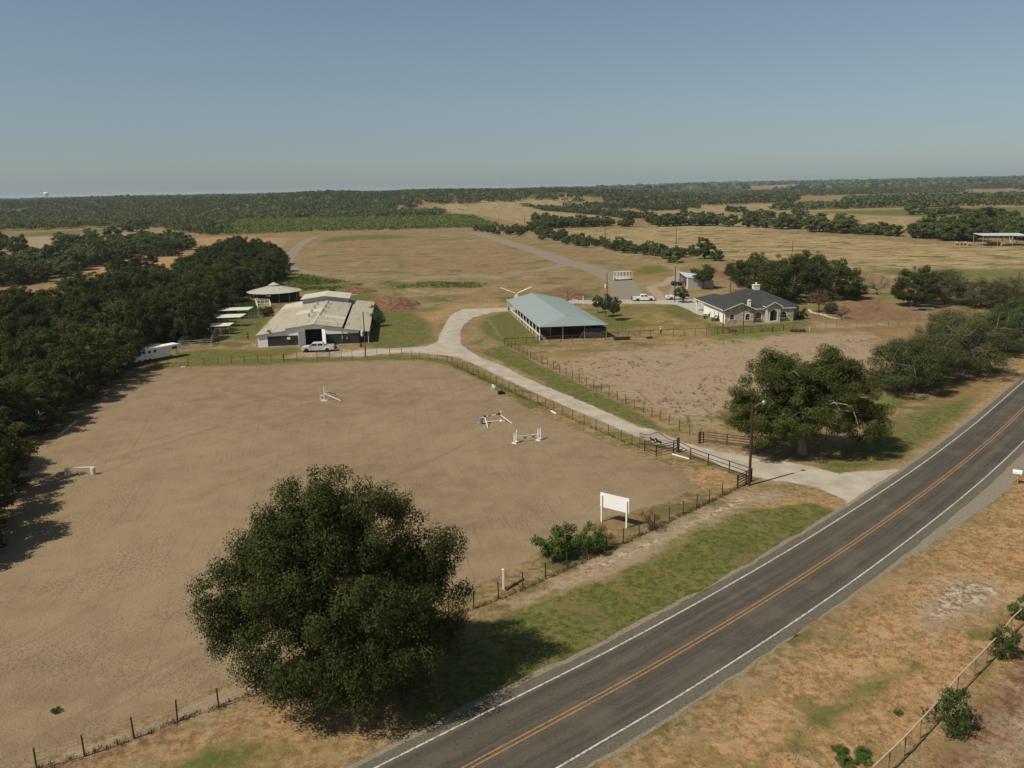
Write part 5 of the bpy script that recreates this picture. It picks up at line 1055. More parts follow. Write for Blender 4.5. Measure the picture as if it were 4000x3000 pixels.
fence('wire_fence', 'dark steel post and netting fence between the sand arena and the highway verge', 'fence', R_FENCE, 1.5, .055, m_postdk, NW, wr=.006)
dfence = [G2(q) for q in [(2498,1752),(2469,1739),(2426,1721)]] + ground_line([G2((2426,1721)), G2((2196,1620))], 2.9)[1:-1] + [G2(q) for q in [(2196,1620),(2163,1607),(2131,1590),(2101,1578),(2071,1564),(2042,1553),(2015,1540),(1989,1527),(1964,1515),(1940,1505),(1916,1495),(1893,1484),(1870,1475),(1848,1464),(1828,1453),(1806,1444),(1786,1435),(1766,1426)]]
m_rpost = mat('rust_post', (.115,.06,.036), .8, .3, 4)
fence('wire_fence', 'rusty steel post fence along the driveway edge of the sand arena', 'fence', dfence, 1.5, .055, m_rpost, (.3,.7,1.1,1.45), wr=.006)
bf = [G2(q) for q in [(1747,1417),(1709,1410),(1675,1405),(1640,1401),(1607,1395)]]
fence('wire_fence', 'short run of steel posts between two pipe gates at the arena top corner', 'fence', bf, 1.5, .04, m_rpost, (.3,.7,1.1,1.45), wr=.006)
bf2 = [G2(q) for q in [(1472,1389),(1424,1396),(1376,1398),(1335,1397)]]
fence('wire_fence', 'steel post fence beside the utility pole in front of the barn', 'fence', bf2, 1.5, .04, m_rpost, (.3,.7,1.1,1.45), wr=.006)
bf3 = [G2(q) for q in [(1161,1409),(1110,1411),(1059,1414),(1008,1416),(956,1418),(905,1421),(852,1424),(798,1426),(736,1431),(658,1434),(588,1437)]]
fence('wire_fence', 'steel post fence across the grass between the trailer and the barn', 'fence', bf3, 1.5, .06, m_rpost, (.3,.7,1.1,1.45), wr=.006)
def pipe_gate(label, a, b, h=1.45, diag=True, m=None, rails=(.35, 1.42)):
    m = m or m_rpost; a, b = Vector((*a, 0)), Vector((*b, 0)); t = thing('pipe_gate', label, 'gate', a); d = b-a
    for p in (Vector((0,0,0)), d): obj('post', MB().tube([p, p+Vector((0,0,h+.1))], .06, 7), m, t)
    mb = MB()
    for z in rails: mb.tube([Vector((0,0,z)), d+Vector((0,0,z))], .035, 6)
    obj('rails', mb, m, t); return t
pipe_gate('pipe brace gate frame in the arena fence left of the driveway fork', G2((1570,1390)), G2((1523,1391)))
pipe_gate('narrow pipe brace panel in the fence at the driveway bend', G2((1766,1426)), G2((1747,1417)))
pipe_gate('low pipe brace frame in the fence in front of the barn wall', G2((1161,1409)), G2((1108,1411.5)))
g_ = pipe_gate('farm gate with a leaning inner panel in front of the silver truck', G2((1239,1405)), G2((1288,1401)))
mb = MB(); a = G(1242,1404)-G(1239,1405)
for z in (.3,.55,.8,1.05,1.3): mb.tube([(.1,.1,z),(4.3,1.3,z)], .02, 5)
for x in (.1, 2.2, 4.3): mb.tube([(x,.1+x*.286,.3),(x,.1+x*.286,1.3)], .02, 5)
obj('gate_leaf', mb, m_oldw, g_)
# paddock fences
pf = [G2(q) for q in [(1970,1349),(2013,1347),(2056,1345),(2101,1342),(2146,1340),(2190,1338),(2235,1336),(2278,1333),(2322,1330),(2366,1327),(2411,1323),(2455,1320),(2500,1318),(2542,1316),(2585,1314),(2630,1313),(2672,1311),(2715,1309),(2759,1307),(2802,1305),(2846,1303),(2890,1302),(2932,1301),(2973,1299)]]
fence('pipe_fence', 'rusty pipe rail fence along the far side of the bare paddock', 'fence', pf, 1.5, .06, m_steel, (.3,.6,.9,1.2), wr=.006, rails=(1.48,), rr=.055)
pg = pipe_gate('low pipe gate in the paddock fence in front of the house', G2((2977,1299)), G2((3017,1297)), 1.0, rails=(.25,.5,.75,1.0), m=m_steel)
pg = pipe_gate('wire filled gate panel in the paddock fence below the arched entrance', G2((3019,1297)), G2((3060,1294)), 1.45, rails=(.2,1.42), m=m_steel)
pf2 = [G2(q) for q in [(3062,1294),(3098,1290),(3142,1289),(3183,1288),(3223,1287),(3266,1286),(3305,1285),(3345,1284),(3386,1282),(3428,1280),(3470,1278),(3510,1276),(3548,1274),(3586,1272),(3626,1271),(3670,1269),(3715,1267),(3760,1264),(3810,1261),(3860,1258),(3910,1255),(3960,1252)]]
fence('wire_fence', 'steel post fence running from the house gate to the right edge', 'fence', pf2, 1.5, .04, m_rpost, (.3,.7,1.1,1.45), wr=.006)
fence('pipe_fence', 'short rail and pipe run down from the paddock corner by the covered arena', 'fence', [G2(q) for q in [(1970,1349),(1985,1355),(1998,1360),(2013,1366),(2028,1375),(2043,1385),(2061,1394)]], 1.5, .05, m_steel, rails=(.5,1.0,1.45), rr=.035)
pg = pipe_gate('dark pipe gate in the paddock fence beside the driveway', G2((2073,1400)), G2((2117,1421)), 1.3, rails=(.25,.55,.85,1.25), m=m_steel)
pf3 = ground_line([G2((2117,1422)), G2((2514,1613))], 2.7) + [G2(q) for q in [(2546,1628),(2578,1644),(2613,1661),(2654,1683),(2694,1701),(2736,1722)]]
fence('wire_fence', 'steel post fence between the bare paddock and the green driveway verge', 'fence', pf3, 1.5, .055, m_postdk, (.3,.7,1.1,1.45), wr=.006)
pf4 = [G2((3040,1764))]+ground_line([G2((3180,1738)), G2((3467,1601))], 3.2) + [G2(q) for q in [(3490,1590),(3515,1579),(3537,1566)]] + ground_line([G2((3537,1566)), G2((3900,1362))], 3.6)[1:] + ground_line([G2((3900,1362)), G2((4060,1275))], 4.)[1:]
fence('wire_fence', 'steel post fence behind the roadside trees on the right', 'fence', pf4, 1.5, .04, m_rpost, (.3,.7,1.1,1.45), wr=.006)
# entrance: pipe wings, gate leaf
def wing(label, pts, h, zs, first=None, m=m_steel, top=None):
    ox, oy = pts[0]; t = thing('pipe_fence', label, 'fence', (ox, oy, 0)); P_ = [Vector((x-ox, y-oy, 0)) for x, y in pts]
    for i, p in enumerate(P_): hh = (first if (i == 0 and first) else h); obj('post', MB().tube([p-Vector((0,0,.1)), p+Vector((0,0,hh))], .07 if not (i == 0 and first) else .16, 8), m, t)
    for i in range(len(P_)-1):
        mb = MB()
        for z in zs: mb.tube([P_[i]+Vector((0,0,z)), P_[i+1]+Vector((0,0,z))], .045, 6, False)
        obj('rails', mb, m, t)
    return t
m_rail = mat('brown_rail', (.045,.024,.020), .6, .25, 3)
wing('brown pipe rail wing fence from the big gate post down to the light pole', [G2(q) for q in [(2649,1767),(2697,1794),(2766,1819),(2848,1848),(2935,1879)]], 1.5, (.45,.95,1.48), 1.95, m_rail)
wing('short brown four rail pipe panel joining the light pole', [G2(q) for q in [(2882,1905),(2914,1887),(2935,1879)]], 1.45, (.15,.5,.85,1.15,1.43), None, m_rail)
wing('brown four rail pipe panel in front of the scroll topped gate', [G2(q) for q in [(2563,1783),(2631,1768),(2645,1758)]], 1.45, (.4,.75,1.1,1.42), None, m_rail)
wing('sloping pipe brace left of the scroll topped gate', [G2(q) for q in [(2518,1762),(2563,1783)]], 1.45, (.5,1.42), None, m_rail)
wing('brown four rail pipe wing fence running under the pale trunked tree', [G2(q) for q in [(2732,1731),(2747,1727),(2839,1739),(2940,1751),(3040,1763)]], 1.45, (.4,.75,1.1,1.42), 1.5, m_rail)
ga, gb = G(2647,1764), G(2499,1737); gt = thing('entrance_gate', 'open entrance gate leaf with an arched top and black running horse figure', 'gate', ga, math.atan2((gb-ga).y, (gb-ga).x))
wg = (gb-ga).length
def gtop(u): 
    q = u/wg; return 1.38+.72*math.exp(-((q-.52)/.20)**2)+.16*max(0, (q-.75)/.25)
us = np.linspace(.08, wg, 41); fr = MB(); fr.tube([(u,0,gtop(u)) for u in us], .05, 6); fr.tube([(.08,0,.2),(wg,0,.2)], .035, 6); fr.tube([(.08,0,.1),(.08,0,gtop(.08))], .035, 6); fr.tube([(wg,0,.1),(wg,0,gtop(wg))], .035, 6); fr.tube([(.08,0,1.15),(wg,0,1.15)], .018, 5)
obj('gate_frame', fr, m_rail, gt); mb = MB()
for k in range(1, 36): u = .08+(wg-.08)*k/36; mb.tube([(u,0,.2),(u,0,gtop(u))], .016, 4, False)
obj('pickets', mb, m_rail, gt)
hs_o = [(0,.0),(.10,.10),(.28,.16),(.50,.17),(.62,.30),(.74,.40),(.80,.36),(.92,.26),(.88,.22),(.78,.24),(.72,.12),(.70,.02),(.86,-.08),(.98,-.20),(.93,-.22),(.80,-.14),(.66,-.10),(.45,-.07),(.30,-.04),(.20,-.16),(.02,-.24),(.0,-.20),(.12,-.12),(.16,.0),(.04,-.04)]
mb = MB(); mb.prism([(wg*.40+x*1.25, .82+z*1.25) for x, z in hs_o], -.03, .03, 'y'); mb.prism([(wg*.40+1.0+x*.95, .92+z*1.0) for x, z in hs_o], -.03, .03, 'y'); obj('horse_figure', mb, mat('black_iron', (.008,.008,.008), .6), gt)
mb = MB(); mb.bar((wg*.86,0,1.12), (wg*.97,0,1.12), .05, .12); obj('latch', mb, m_rail, gt)
# plank, curb, log and small things on the ground
def plank(name, label, cat, a, b, w_, h_, m): 
    a, b = G(*a), G(*b); d = b-a; mb = MB(); mb.bar((0,0,h_/2), (d.x,d.y,h_/2), w_, h_); return tag(obj(name, mb, m), label, cat, loc=a)
plank('pole', 'cream painted pole lying on the grass beside the entrance pipe fence', 'pole', (2626,1775), (2692,1794), .14, .12, m_cream)
plank('pole', 'short white pole lying under the driveway fence', 'pole', (2153,1606), (2173,1617), .2, .12, m_wpaint)
plank('curb_log', 'pale log edging the sand arena under the left trees', 'log', (228,1706), (300,1645), .25, .2, mat('pale_log', (.45,.36,.25), .9, .2))
plank('board', 'pale board lying at the arena edge below the trailer', 'board', (706,1434), (724,1433), .3, .06, m_cream)
plank('log', 'dark fallen log beside the single white post', 'log', (1976,2307), (2045,2264), .16, .14, m_postdk)
mb = MB(); mb.bx(-.09,.09,-.09,.09,0,1.75); mb.bx(-.10,.10,-.10,.10,1.75,1.80); tag(obj('post', mb, m_cream), 'single white wooden post by the fence near the log', 'post', loc=G(1966,2300))
mb = MB(); mb.bx(-.03,.03,-.03,.03,0,1.1); tag(obj('marker_post', mb, m_wpaint), 'short white marker post by the paddock fence right of the gate', 'post', loc=G(3162,1293))
# blank sign
sa, sb = G(2350,2037), G(2447,2062); sgn = thing('sign', 'large blank white sign board on two white posts beside the arena', 'sign', sa, math.atan2((sb-sa).y, (sb-sa).x)); sw = (sb-sa).length
for u in (0, sw): obj('post', MB().bx(u-.07,u+.07,-.07,.07,-.1,2.85), m_wpaint, sgn)
obj('board', MB().bx(-.22,sw+.22,.08,.12,1.55,3.08), mat('sign_white', (.80,.80,.78), .4, .02), sgn)

# ------------------------------------------------------------------ poles
def upole(name, label, base, h, r=.14, arm=True, transf=False, lamp=False, rz=0, lean=0, m=m_wood, cat='utility pole'):
    t = thing(name, label, cat, base, rz); t.rotation_euler = (0, lean, rz)
    obj('pole', MB().tube([(0,0,-.2),(0,0,h)], [r, r*.75], 10), m, t)
    if arm: obj('crossarm', MB().bar((-.1,0,h-.25),(1.1,0,h-.25), .07), m_metal, t); obj('insulator', MB().lathe([(.05,0),(.08,.08),(.04,.2)], (1.05,0,h-.22), 8), m_metal, t)
    if transf: obj('transformer', MB().lathe([(.25,0),(.28,.05),(.28,.95),(.2,1.02),(.06,1.2)], (-.48,0,transf), 12), mat('transformer_grey', (.55,.56,.55), .5), t)
    if lamp:
        la = obj('lamp_arm', MB().tube([(0,0,h-.3),(.7,.15,h-.05),(1.5,.32,h+.1)], .035, 6), m_metal, t); obj('lamp_head', MB().lathe([(.05,0),(.26,.05),(.22,.2),(.1,.32)], (1.65,.34,h-.02), 12), m_metal, la)
    return t
upole('light_pole', 'dark brown light pole with a pale street lamp at the driveway entrance', G(2926,1896), 9.3, .17, False, lamp=True, rz=.35, m=mat('dark_pole', (.055,.028,.022), .8, .2), cat='light pole')
upole('utility_pole', 'utility pole with a white transformer in front of the barn', G(1429,1394), 9.3, .13, transf=4.3)
upole('utility_pole', 'brown utility pole rising in front of the house beside the horse', G(2902,1303), 9.2, .13, lamp=False)
upole('utility_pole', 'shorter wooden pole at the left corner of the house behind the horse', G(2823,1304), 5.9, .12, arm=False)
upole('utility_pole', 'utility pole with a white transformer beside the racetrack entrance', G(2371,1172), 8.2, .15, arm=False, transf=3.6)
upole('utility_pole', 'dark pole rising behind the young tree near the tin shed', G(2635,1178), 10.2, .16, arm=False)
upole('utility_pole', 'plain pole with a small lamp behind the roof of the house', G(2853,1142), 5.9, .15, arm=False, lamp=False)
upole('utility_pole', 'short dark pole with a lamp head behind the teal roof', G(2218,1180), 3.4, .13, arm=False)
upole('utility_pole', 'leaning utility pole beyond the trees at the right edge', G(3966,1188), 8.6, .16, arm=True, lean=.02)
for i, (b, h_) in enumerate([((2640,975),11.5),((2365,940),12.5),((2182,912),10.5),((1948,873),10),((1872,863),10),((1810,850),10.5),((1758,842),10),((1715,835),10),((2049,882),10),((3095,985),5.5)]):
    upole('utility_pole', 'thin far utility pole of the line running across the straw fields', G(*b), h_, .17, arm=False)['group'] = 'far utility poles across the fields'
# far masts, water tower
def far_at(px, py, y):   # point at ground distance y seen at pixel
    d = _f + _r*(px-2000)/F_PX - _u*(py-1500)/F_PX; k = y/d[1]; return Vector((d[0]*k, y, CAM_H+d[2]*k))
q = far_at(180, 758, 3400); gz = tz(q.x, q.y); wt = thing('water_tower', 'white water tower on thin legs above the left horizon', 'water tower', (q.x, q.y, gz)); H_ = q.z-gz
obj('tank', MB().lathe([(1,-6),(8.5,-3.5),(9.6,0),(9.6,3.5),(6,7),(1,8.5)], (0,0,H_), 20), mat('tower_white', (.75,.74,.72), .4), wt)
for k in range(4): a = PI/4+k*PI/2; obj('leg', MB().tube([(11*math.cos(a),11*math.sin(a),0),(8*math.cos(a),8*math.sin(a),H_-2)], .55, 6), mat('tower_leg', (.45,.42,.42), .5), wt)
obj('riser', MB().tube([(0,0,0),(0,0,H_-5)], .8, 8), mat('tower_leg', (.45,.42,.42), .5), wt)
for px, pt_, lb in ((1966, 697, 'tall thin radio mast on the middle of the wooded skyline'), (1911, 706, 'smaller radio mast left of the tall one on the skyline')):
    q = far_at(px, pt_, 3000); gz = tz(q.x, q.y); t = thing('radio_mast', lb, 'mast', (q.x, q.y, gz)); H_ = q.z-gz; mb = MB()
    for k in range(3): a = k*2.1; mb.tube([(.8*math.cos(a),.8*math.sin(a),0),(.5*math.cos(a),.5*math.sin(a),H_)], .16, 4)
    for z in np.arange(0, H_-2, 3.): mb.tube([(.8,0,z),(-.4,.69,z+1.5),(-.4,-.69,z+3)], .1, 4)
    obj('lattice', mb, mat('mast_grey', (.30,.28,.28), .6), t); obj('antenna', MB().tube([(0,0,H_),(0,0,H_+5)], .12, 5), mat('mast_grey', (.30,.28,.28), .6), t)

# ------------------------------------------------------------------ vehicles
def wheel(t, x, y, r, w_, name='wheel'):
    o = obj(name, MB().lathe([(r*.55,-w_/2),(r*.93,-w_/2),(r,-w_*.36),(r,w_*.36),(r*.93,w_/2),(r*.55,w_/2)], (0,0,0), 20), m_black, t); o.location = (x, y, r); o.rotation_euler = (PI/2, 0, 0)
    obj('rim', MB().lathe([(r*.05,-w_*.47),(r*.58,-w_*.42),(r*.58,w_*.42),(r*.05,w_*.47)], (0,0,0), 14), m_metal, o); return o
def pickup(label, loc, rz, paint, L_=6.3, hw=.98, bed_dark=True, hitch=False, guard=False, dual=False):
    """four door pickup; x is forward"""
    t = thing('pickup_truck', label, 'pickup truck', loc, rz); xf, xr, r = L_*.5-1.02, -L_*.5+1.35, .42
    def arch(cx, rr): return [(cx+rr*math.cos(a), .40+rr*math.sin(a)) for a in np.linspace(0, PI, 9)]
    prof = [(-L_/2,.55),(-L_/2+.15,.45)] + [(xr-.52,.45)] + arch(xr,.52)[::-1] + [(xr+.52,.42)] + [(xf-.52,.42)] + arch(xf,.52)[::-1] + [(xf+.52,.45),(L_/2-.05,.45),(L_/2,.60),(L_/2-.03,1.02),(L_/2-.35,1.20),(L_/2-1.62,1.29),(-L_/2+1.98,1.29),(-L_/2+1.98,.72),(-L_/2+.08,.72),(-L_/2+.02,1.30),(-L_/2,1.30)]
    bd = obj('body', MB().prism(prof, -hw, hw, 'y'), paint, t, bevel=.045)
    for y in (-hw+.04, hw-.04): obj('bed_side', MB().bx(-L_/2+.03, -L_/2+2.0, y-.04, y+.04, .72, 1.31), paint, t)
    if bed_dark: obj('bed_liner', MB().bx(-L_/2+.1, -L_/2+1.95, -hw+.1, hw-.1, .722, .75), m_dark, t)
    c0, c1 = -L_/2+2.02, L_/2-1.72     # cab from bed to windscreen foot
    lo = [(c0,1.28),(c1+.12,1.28)]; roof_ = [(c0+.10,1.93),(c1-.62,1.95)]
    vs = []
    for x, z, wd in ((c0,1.28,hw-.03),(c1+.12,1.28,hw-.03),(c1-.60,1.90,hw-.17),(c1-1.0,1.96,hw-.20),(c0+.28,1.95,hw-.20),(c0+.08,1.88,hw-.17)): vs += [(x,-wd,z),(x,wd,z)]
    cab = obj('cab', MB().add(vs, [(0,2,4,6,8,10),(11,9,7,5,3,1),(0,1,3,2),(2,3,5,4),(4,5,7,6),(6,7,9,8),(8,9,11,10),(10,11,1,0)]), paint, t, bevel=.03)
    def side(x0b, x1b, x0t, x1t, zb, zt, s_):
        def yy(z): return s_*((hw-.03)-(z-1.28)/.62*.14+.006)
        return [(x0b,yy(zb),zb),(x1b,yy(zb),zb),(x1t,yy(zt),zt),(x0t,yy(zt),zt)]
    for s_ in (-1, 1):
        m_ = (c0+c1)/2-.12
        obj('side_window', MB().quad(*side(c0+.16,m_-.06,c0+.30,m_-.08,1.34,1.80,s_)), m_glass, t); obj('side_window', MB().quad(*side(m_+.04,c1-.08,m_+.06,c1-.58,1.34,1.80,s_)), m_glass, t)
        obj('mirror', MB().box((c1-.05, s_*(hw+.12), 1.38), (.12,.2,.24)), paint if guard else m_black, t)
        dline = MB(); dline.bx(m_-.012,m_+.012, s_*(hw+.001)-.002, s_*(hw+.001)+.002,.5,1.27); obj('door_handle', MB().bx(m_-.35,m_-.2, s_*hw-.02, s_*hw+.02,1.12,1.16).bx(m_+.75,m_+.9, s_*hw-.02, s_*hw+.02,1.12,1.16), m_black, t)
        obj('headlight', MB().box((L_/2-.06, s_*(hw-.22), .93), (.14,.36,.22)), mat('lamp_glass', (.6,.6,.6), .2), t); obj('tail_light', MB().box((-L_/2+.02, s_*(hw-.06), 1.05), (.06,.14,.34)), mat('tail_red', (.25,.01,.01), .3), t)
    obj('windscreen', MB().quad((c1+.09,-hw+.12,1.315),(c1+.09,hw-.12,1.315),(c1-.57,hw-.27,1.885),(c1-.57,-hw+.27,1.885)), m_glass, t).location = (.012,0,.012)
    obj('rear_window', MB().quad((c0+.0,-hw+.2,1.38),(c0+.0,hw-.2,1.38),(c0+.06,hw-.3,1.8),(c0+.06,-hw+.3,1.8)), m_glass, t).location = (-.015,0,0)
    obj('grille', MB().bx(L_/2-.03, L_/2+.02, -.55,.55,.62,1.02), m_black, t); obj('bumper', MB().bx(L_/2-.05, L_/2+.14, -hw,hw,.42,.62), m_black if guard else m_metal, t); obj('bumper', MB().bx(-L_/2-.16, -L_/2+.02, -hw+.02,hw-.02,.45,.62), m_metal, t)
    if guard: obj('grille_guard', MB().bx(L_/2+.12,L_/2+.2,-.8,.8,.5,1.15), m_black, t)
    for x in (xf, xr):
        for s_ in (-1, 1): wheel(t, x, s_*(hw-.10-(.0 if not (dual and x == xr) else -.14)), r, .27 if not (dual and x == xr) else .5)
    if dual:
        for s_ in (-1, 1): obj('rear_fender', MB().prism([(xr+.72*math.cos(a), .42+.62*math.sin(a)) for a in np.linspace(0, PI, 9)], s_*hw, s_*(hw+.20), 'y'), paint, t)
    if hitch:
        mb = MB(); mb.bar((-L_/2-.1,0,.5),(-L_/2-.75,0,.45), .12); mb.bx(-L_/2-.5,-L_/2-.3,-.7,.7,.5,.95); mb.tube([(-L_/2-.2,-.5,.6),(-L_/2-.4,-.5,1.5),(-L_/2-.4,.5,1.5),(-L_/2-.2,.5,.6)], .05); obj('hitch_rack', mb, m_black, t)
    return t
m_silver = mat('silver_paint', (.62,.63,.65), .28, .04, 1, .15, spec=.6); m_vwhite = mat('vehicle_white', (.74,.74,.73), .3, .03, 1, spec=.5)
a, b = G(1196,1377), G(1286,1374); mid_ = (a+b)/2; pickup('silver crew cab pickup parked nose left in front of the barn doors', (mid_.x-.1, mid_.y+1.0, 0), math.atan2(a.y-b.y, a.x-b.x)+.04, m_silver, 6.7, 1.0, True, True, False, True)
a, b = G(2489,1177), G(2542,1176); mid_ = (a+b)/2; pickup('white pickup with a black grille guard parked nose right on the pale drive', (mid_.x, mid_.y+.9, 0), math.atan2((b-a).y, (b-a).x), m_vwhite, 6.2, .98, True, True, True)
a, b = G(2615,1172), G(2672,1170); mid_ = (a+b)/2; pickup('white pickup half hidden behind the young leafy tree', (mid_.x, mid_.y+.9, 0), math.atan2((b-a).y, (b-a).x), m_vwhite, 6.1, .98, True, False, False)
# gooseneck trailer
a, b = G(549,1424), G(652,1404); rzT = math.atan2((b-a).y, (b-a).x); tr = thing('horse_trailer', 'white gooseneck horse trailer with dark windows backed into the wood', 'horse trailer', (a.x-1.0, a.y+1.1, 0), rzT)
m_trl = mat('trailer_white', (.78,.78,.75), .3, .05, 1, .1)
obj('body', MB().prism([(-1.6,.55),(6.6,.55),(6.9,1.55),(8.9,1.55),(9.35,1.9),(9.3,2.6),(8.9,2.75),(-1.6,2.75)], -1.1, 1.1, 'y'), m_trl, tr, bevel=.08)
obj('roof', MB().bx(-1.6,8.6,-1.0,1.0,2.75,2.80), m_wpaint, tr)
for x in (-.6,.6,1.8,3.0):
    for s_ in (-1, 1): w_ = obj('window', MB().bx(x,x+.62, s_*1.1-.015, s_*1.1+.015,1.85,2.35), m_black, tr); obj('pane', MB().bx(x+.05,x+.57, s_*1.12-.006, s_*1.12+.006,1.9,2.3), m_glass, w_)
for s_ in (-1, 1): w_ = obj('window', MB().bx(7.15,8.25, s_*1.1-.015, s_*1.1+.015,1.85,2.35), m_black, tr); obj('pane', MB().bx(7.2,8.2, s_*1.12-.006, s_*1.12+.006,1.9,2.3), m_glass, w_)
for x in (1.0, 2.0):
    for s_ in (-1, 1): wheel(tr, x, s_*1.02, .40, .25)
obj('hitch_leg', MB().tube([(8.8,0,1.55),(8.9,0,.35)], .07), m_steel, tr); obj('jack_leg', MB().tube([(7.2,.6,1.5),(7.2,.6,0)], .05), m_steel, tr)
# starting gate
a, b = G(2408,1097), G(2465,1094); sg = thing('starting_gate', 'white framed starting gate on small wheels at the racetrack mouth', 'starting gate', a, math.atan2((b-a).y, (b-a).x)); n_ = 5; Wg = 6.0
for k in range(n_+1):
    x = k*Wg/n_; mb = MB()
    for y in (0, 2.4): mb.bar((x,y,.45),(x,y,3.1), .10)
    for z in (.5, 1.4, 3.05): mb.bar((x,0,z),(x,2.4,z), .08)
    obj('stall_frame', mb, m_wpaint, sg)
    if k < n_: obj('stall_panel', MB().bar((x+.05,.05,.9),(x+.05,2.35,.9),.04,.12).bar((x+.05,.05,1.3),(x+.05,2.35,1.3),.04,.12), m_wpaint, sg); obj('stall_door', MB().bx(x+.35,x+Wg/n_*.62,-.02,.03,.55,1.6 if k in (1,2) else 1.2), m_wpaint, sg)
mb = MB(); mb.bar((0,0,3.08),(Wg,0,3.08), .16, .2); mb.bar((0,2.4,3.08),(Wg,2.4,3.08), .16, .2); obj('top_beam', mb, m_wpaint, sg); obj('chassis', MB().bx(-.3,Wg+.3,.1,2.3,.35,.52), m_wpaint, sg)
for x in (.4, Wg-.2):
    for y in (.1, 2.3): wheel(sg, x, y, .32, .2)
obj('spare_wheel', MB().disc((-.45,.4,.7), .38, 'x', .2), m_black, sg)
# hot walker
q = G(2018,1167); hw_ = thing('horse_walker', 'white hot walker with raised arms above the teal roof line', 'horse walker', q); obj('base', MB().prism([(-.55,0),(.55,0),(.35,1.35),(-.3,1.35)], -.4, .4, 'y'), m_wpaint, hw_); obj('strut', MB().tube([(-.9,0,0),(-.45,0,1.2)], .05), m_wpaint, hw_)
obj('hub', MB().lathe([(.15,1.35),(.12,1.9)], (0,0,0), 8), m_metal, hw_)
for a_ in (172, 186, 24, 8): a_ = math.radians(a_); e = Vector((5.0*math.cos(a_), 5.0*math.sin(a_), 3.5)); ar = obj('arm', MB().tube([(0,0,1.6), e], [.11,.08], 7), m_cream, hw_); obj('lead', MB().tube([e, e-Vector((0,0,1.1))], .02, 4), m_metal, ar)
q = G(2086,1164); fd = thing('bird_feeder', 'small tray on a post behind the teal roof', 'feeder', q); obj('post', MB().tube([(0,0,0),(0,0,1.9)], .05), m_oldw, fd); obj('tray', MB().bx(-.4,.4,-.3,.3,1.9,2.1), m_oldw, fd)
# tractors
def tractor(label, loc, rz, paint):
    t = thing('tractor', label, 'tractor', loc, rz); obj('bonnet', MB().prism([(0,.75),(1.7,.7),(1.75,1.15),(1.5,1.3),(0,1.35)], -.3, .3, 'y'), paint, t, bevel=.04); obj('chassis', MB().bx(-.9,1.6,-.2,.2,.5,.8), m_dark, t)
    for s_ in (-1, 1): wheel(t, -.7, s_*.75, .72, .4); wheel(t, 1.3, s_*.65, .38, .22); obj('fender', MB().prism([(-.7+.8*math.cos(a), .8+.8*math.sin(a)) for a in np.linspace(.2, PI, 7)], s_*.5, s_*.9, 'y'), paint, t)
    obj('seat', MB().bx(-.8,-.4,-.22,.22,1.15,1.3).bx(-.85,-.75,-.22,.22,1.3,1.6), m_black, t); obj('steering_wheel', MB().tube([(-.15+.18*math.cos(a)*.5,.18*math.sin(a),1.55+.1*math.cos(a)) for a in np.linspace(0,2*PI,11)], .015, 4), m_black, t); obj('exhaust', MB().tube([(.9,.15,1.25),(.9,.15,1.9)], .035), m_steel, t); return t
tractor('blue tractor with large dark tyres outside the open side of the tin shed', G(2640,1116), .15, mat('tractor_blue', (.03,.10,.24), .4)); tractor('red tractor half inside the tin shed', G(2672,1113), 1.2, mat('tractor_red', (.28,.015,.03), .4))
# bins, troughs, barrels
def trough(label, a, b, w_, h_, m): 
    a, b = G(*a), G(*b); t = thing('feed_trough', label, 'trough', a, math.atan2((b-a).y, (b-a).x)); l_ = (b-a).length; mb = MB(); mb.bx(0,l_,0,.06,.1,h_); mb.bx(0,l_,w_-.06,w_,.1,h_); mb.bx(0,.06,.06,w_-.06,.1,h_); mb.bx(l_-.06,l_,.06,w_-.06,.1,h_); mb.bx(.06,l_-.06,.06,w_-.06,.1,.18); obj('basin', mb, m, t)
    for x in (.15, l_-.15): obj('leg', MB().bx(x-.05,x+.05,.05,w_-.05,0,.1), m, t)
    return t
m_tr = mat('trough_dark', (.045,.042,.040), .6); trough('long dark feed trough by the fence beside the covered arena', (2401,1331), (2462,1327), .9, .6, m_tr); trough('low dark feed pan by the fence left of the standing person', (2528,1324), (2551,1323), .9, .35, m_tr)
tt = trough('long black trough in the bare paddock below the right end of the house', (3090,1298), (3147,1297), .9, .6, m_tr); obj('rim', MB().bx(-.03,3.4,-.03,.0,.55,.62).bx(1.6,1.68,-.04,0,.1,.6), m_metal, tt)
tag(obj('water_tank', MB().lathe([(.5,0),(.52,.4),(.5,.85),(.42,.85),(.42,.75)], (0,0,0), 16), mat('tank_grey', (.22,.22,.21), .6)), 'grey drum like planter by the white side wall of the house', 'tub', loc=G(2776,1253))
tag(obj('trash_can', MB().lathe([(.28,0),(.33,.9),(.36,.92),(.36,1.0),(.05,1.06)], (0,0,0), 14), mat('can_grey', (.25,.25,.24), .6)), 'grey trash can beside the young tree on the concrete apron', 'bin', loc=G(2668,1181))
tag(obj('trash_can', MB().lathe([(.28,0),(.30,.8),(.33,.82),(.33,.9),(.05,.95)], (0,0,0), 14), mat('can_dark', (.09,.09,.09), .6)), 'dark bin between the rear posts of the covered arena', 'bin', loc=G(1987,1213))
q = G(2268,1190); gt_ = thing('loading_ramp', 'white railed mounting ramp beside the teal roofed arena', 'ramp', q); mb = MB()
for y in (0, 1.0):
    mb.tube([(-2.5,y,1.7),(-.2,y,1.0),(.6,y,1.0)], .04); mb.tube([(.6,y,0),(.6,y,2.4),(.9,y,2.4),(.9,y,0)], .04)
    for x in (-2,-1,0): mb.tube([(x,y,0),(x,y,1.5 if x < -.5 else 1.0)], .04)
obj('railing', mb, m_wpaint, gt_); obj('deck', MB().bx(-2.3,.6,0,1,.3,.4), m_oldw, gt_)
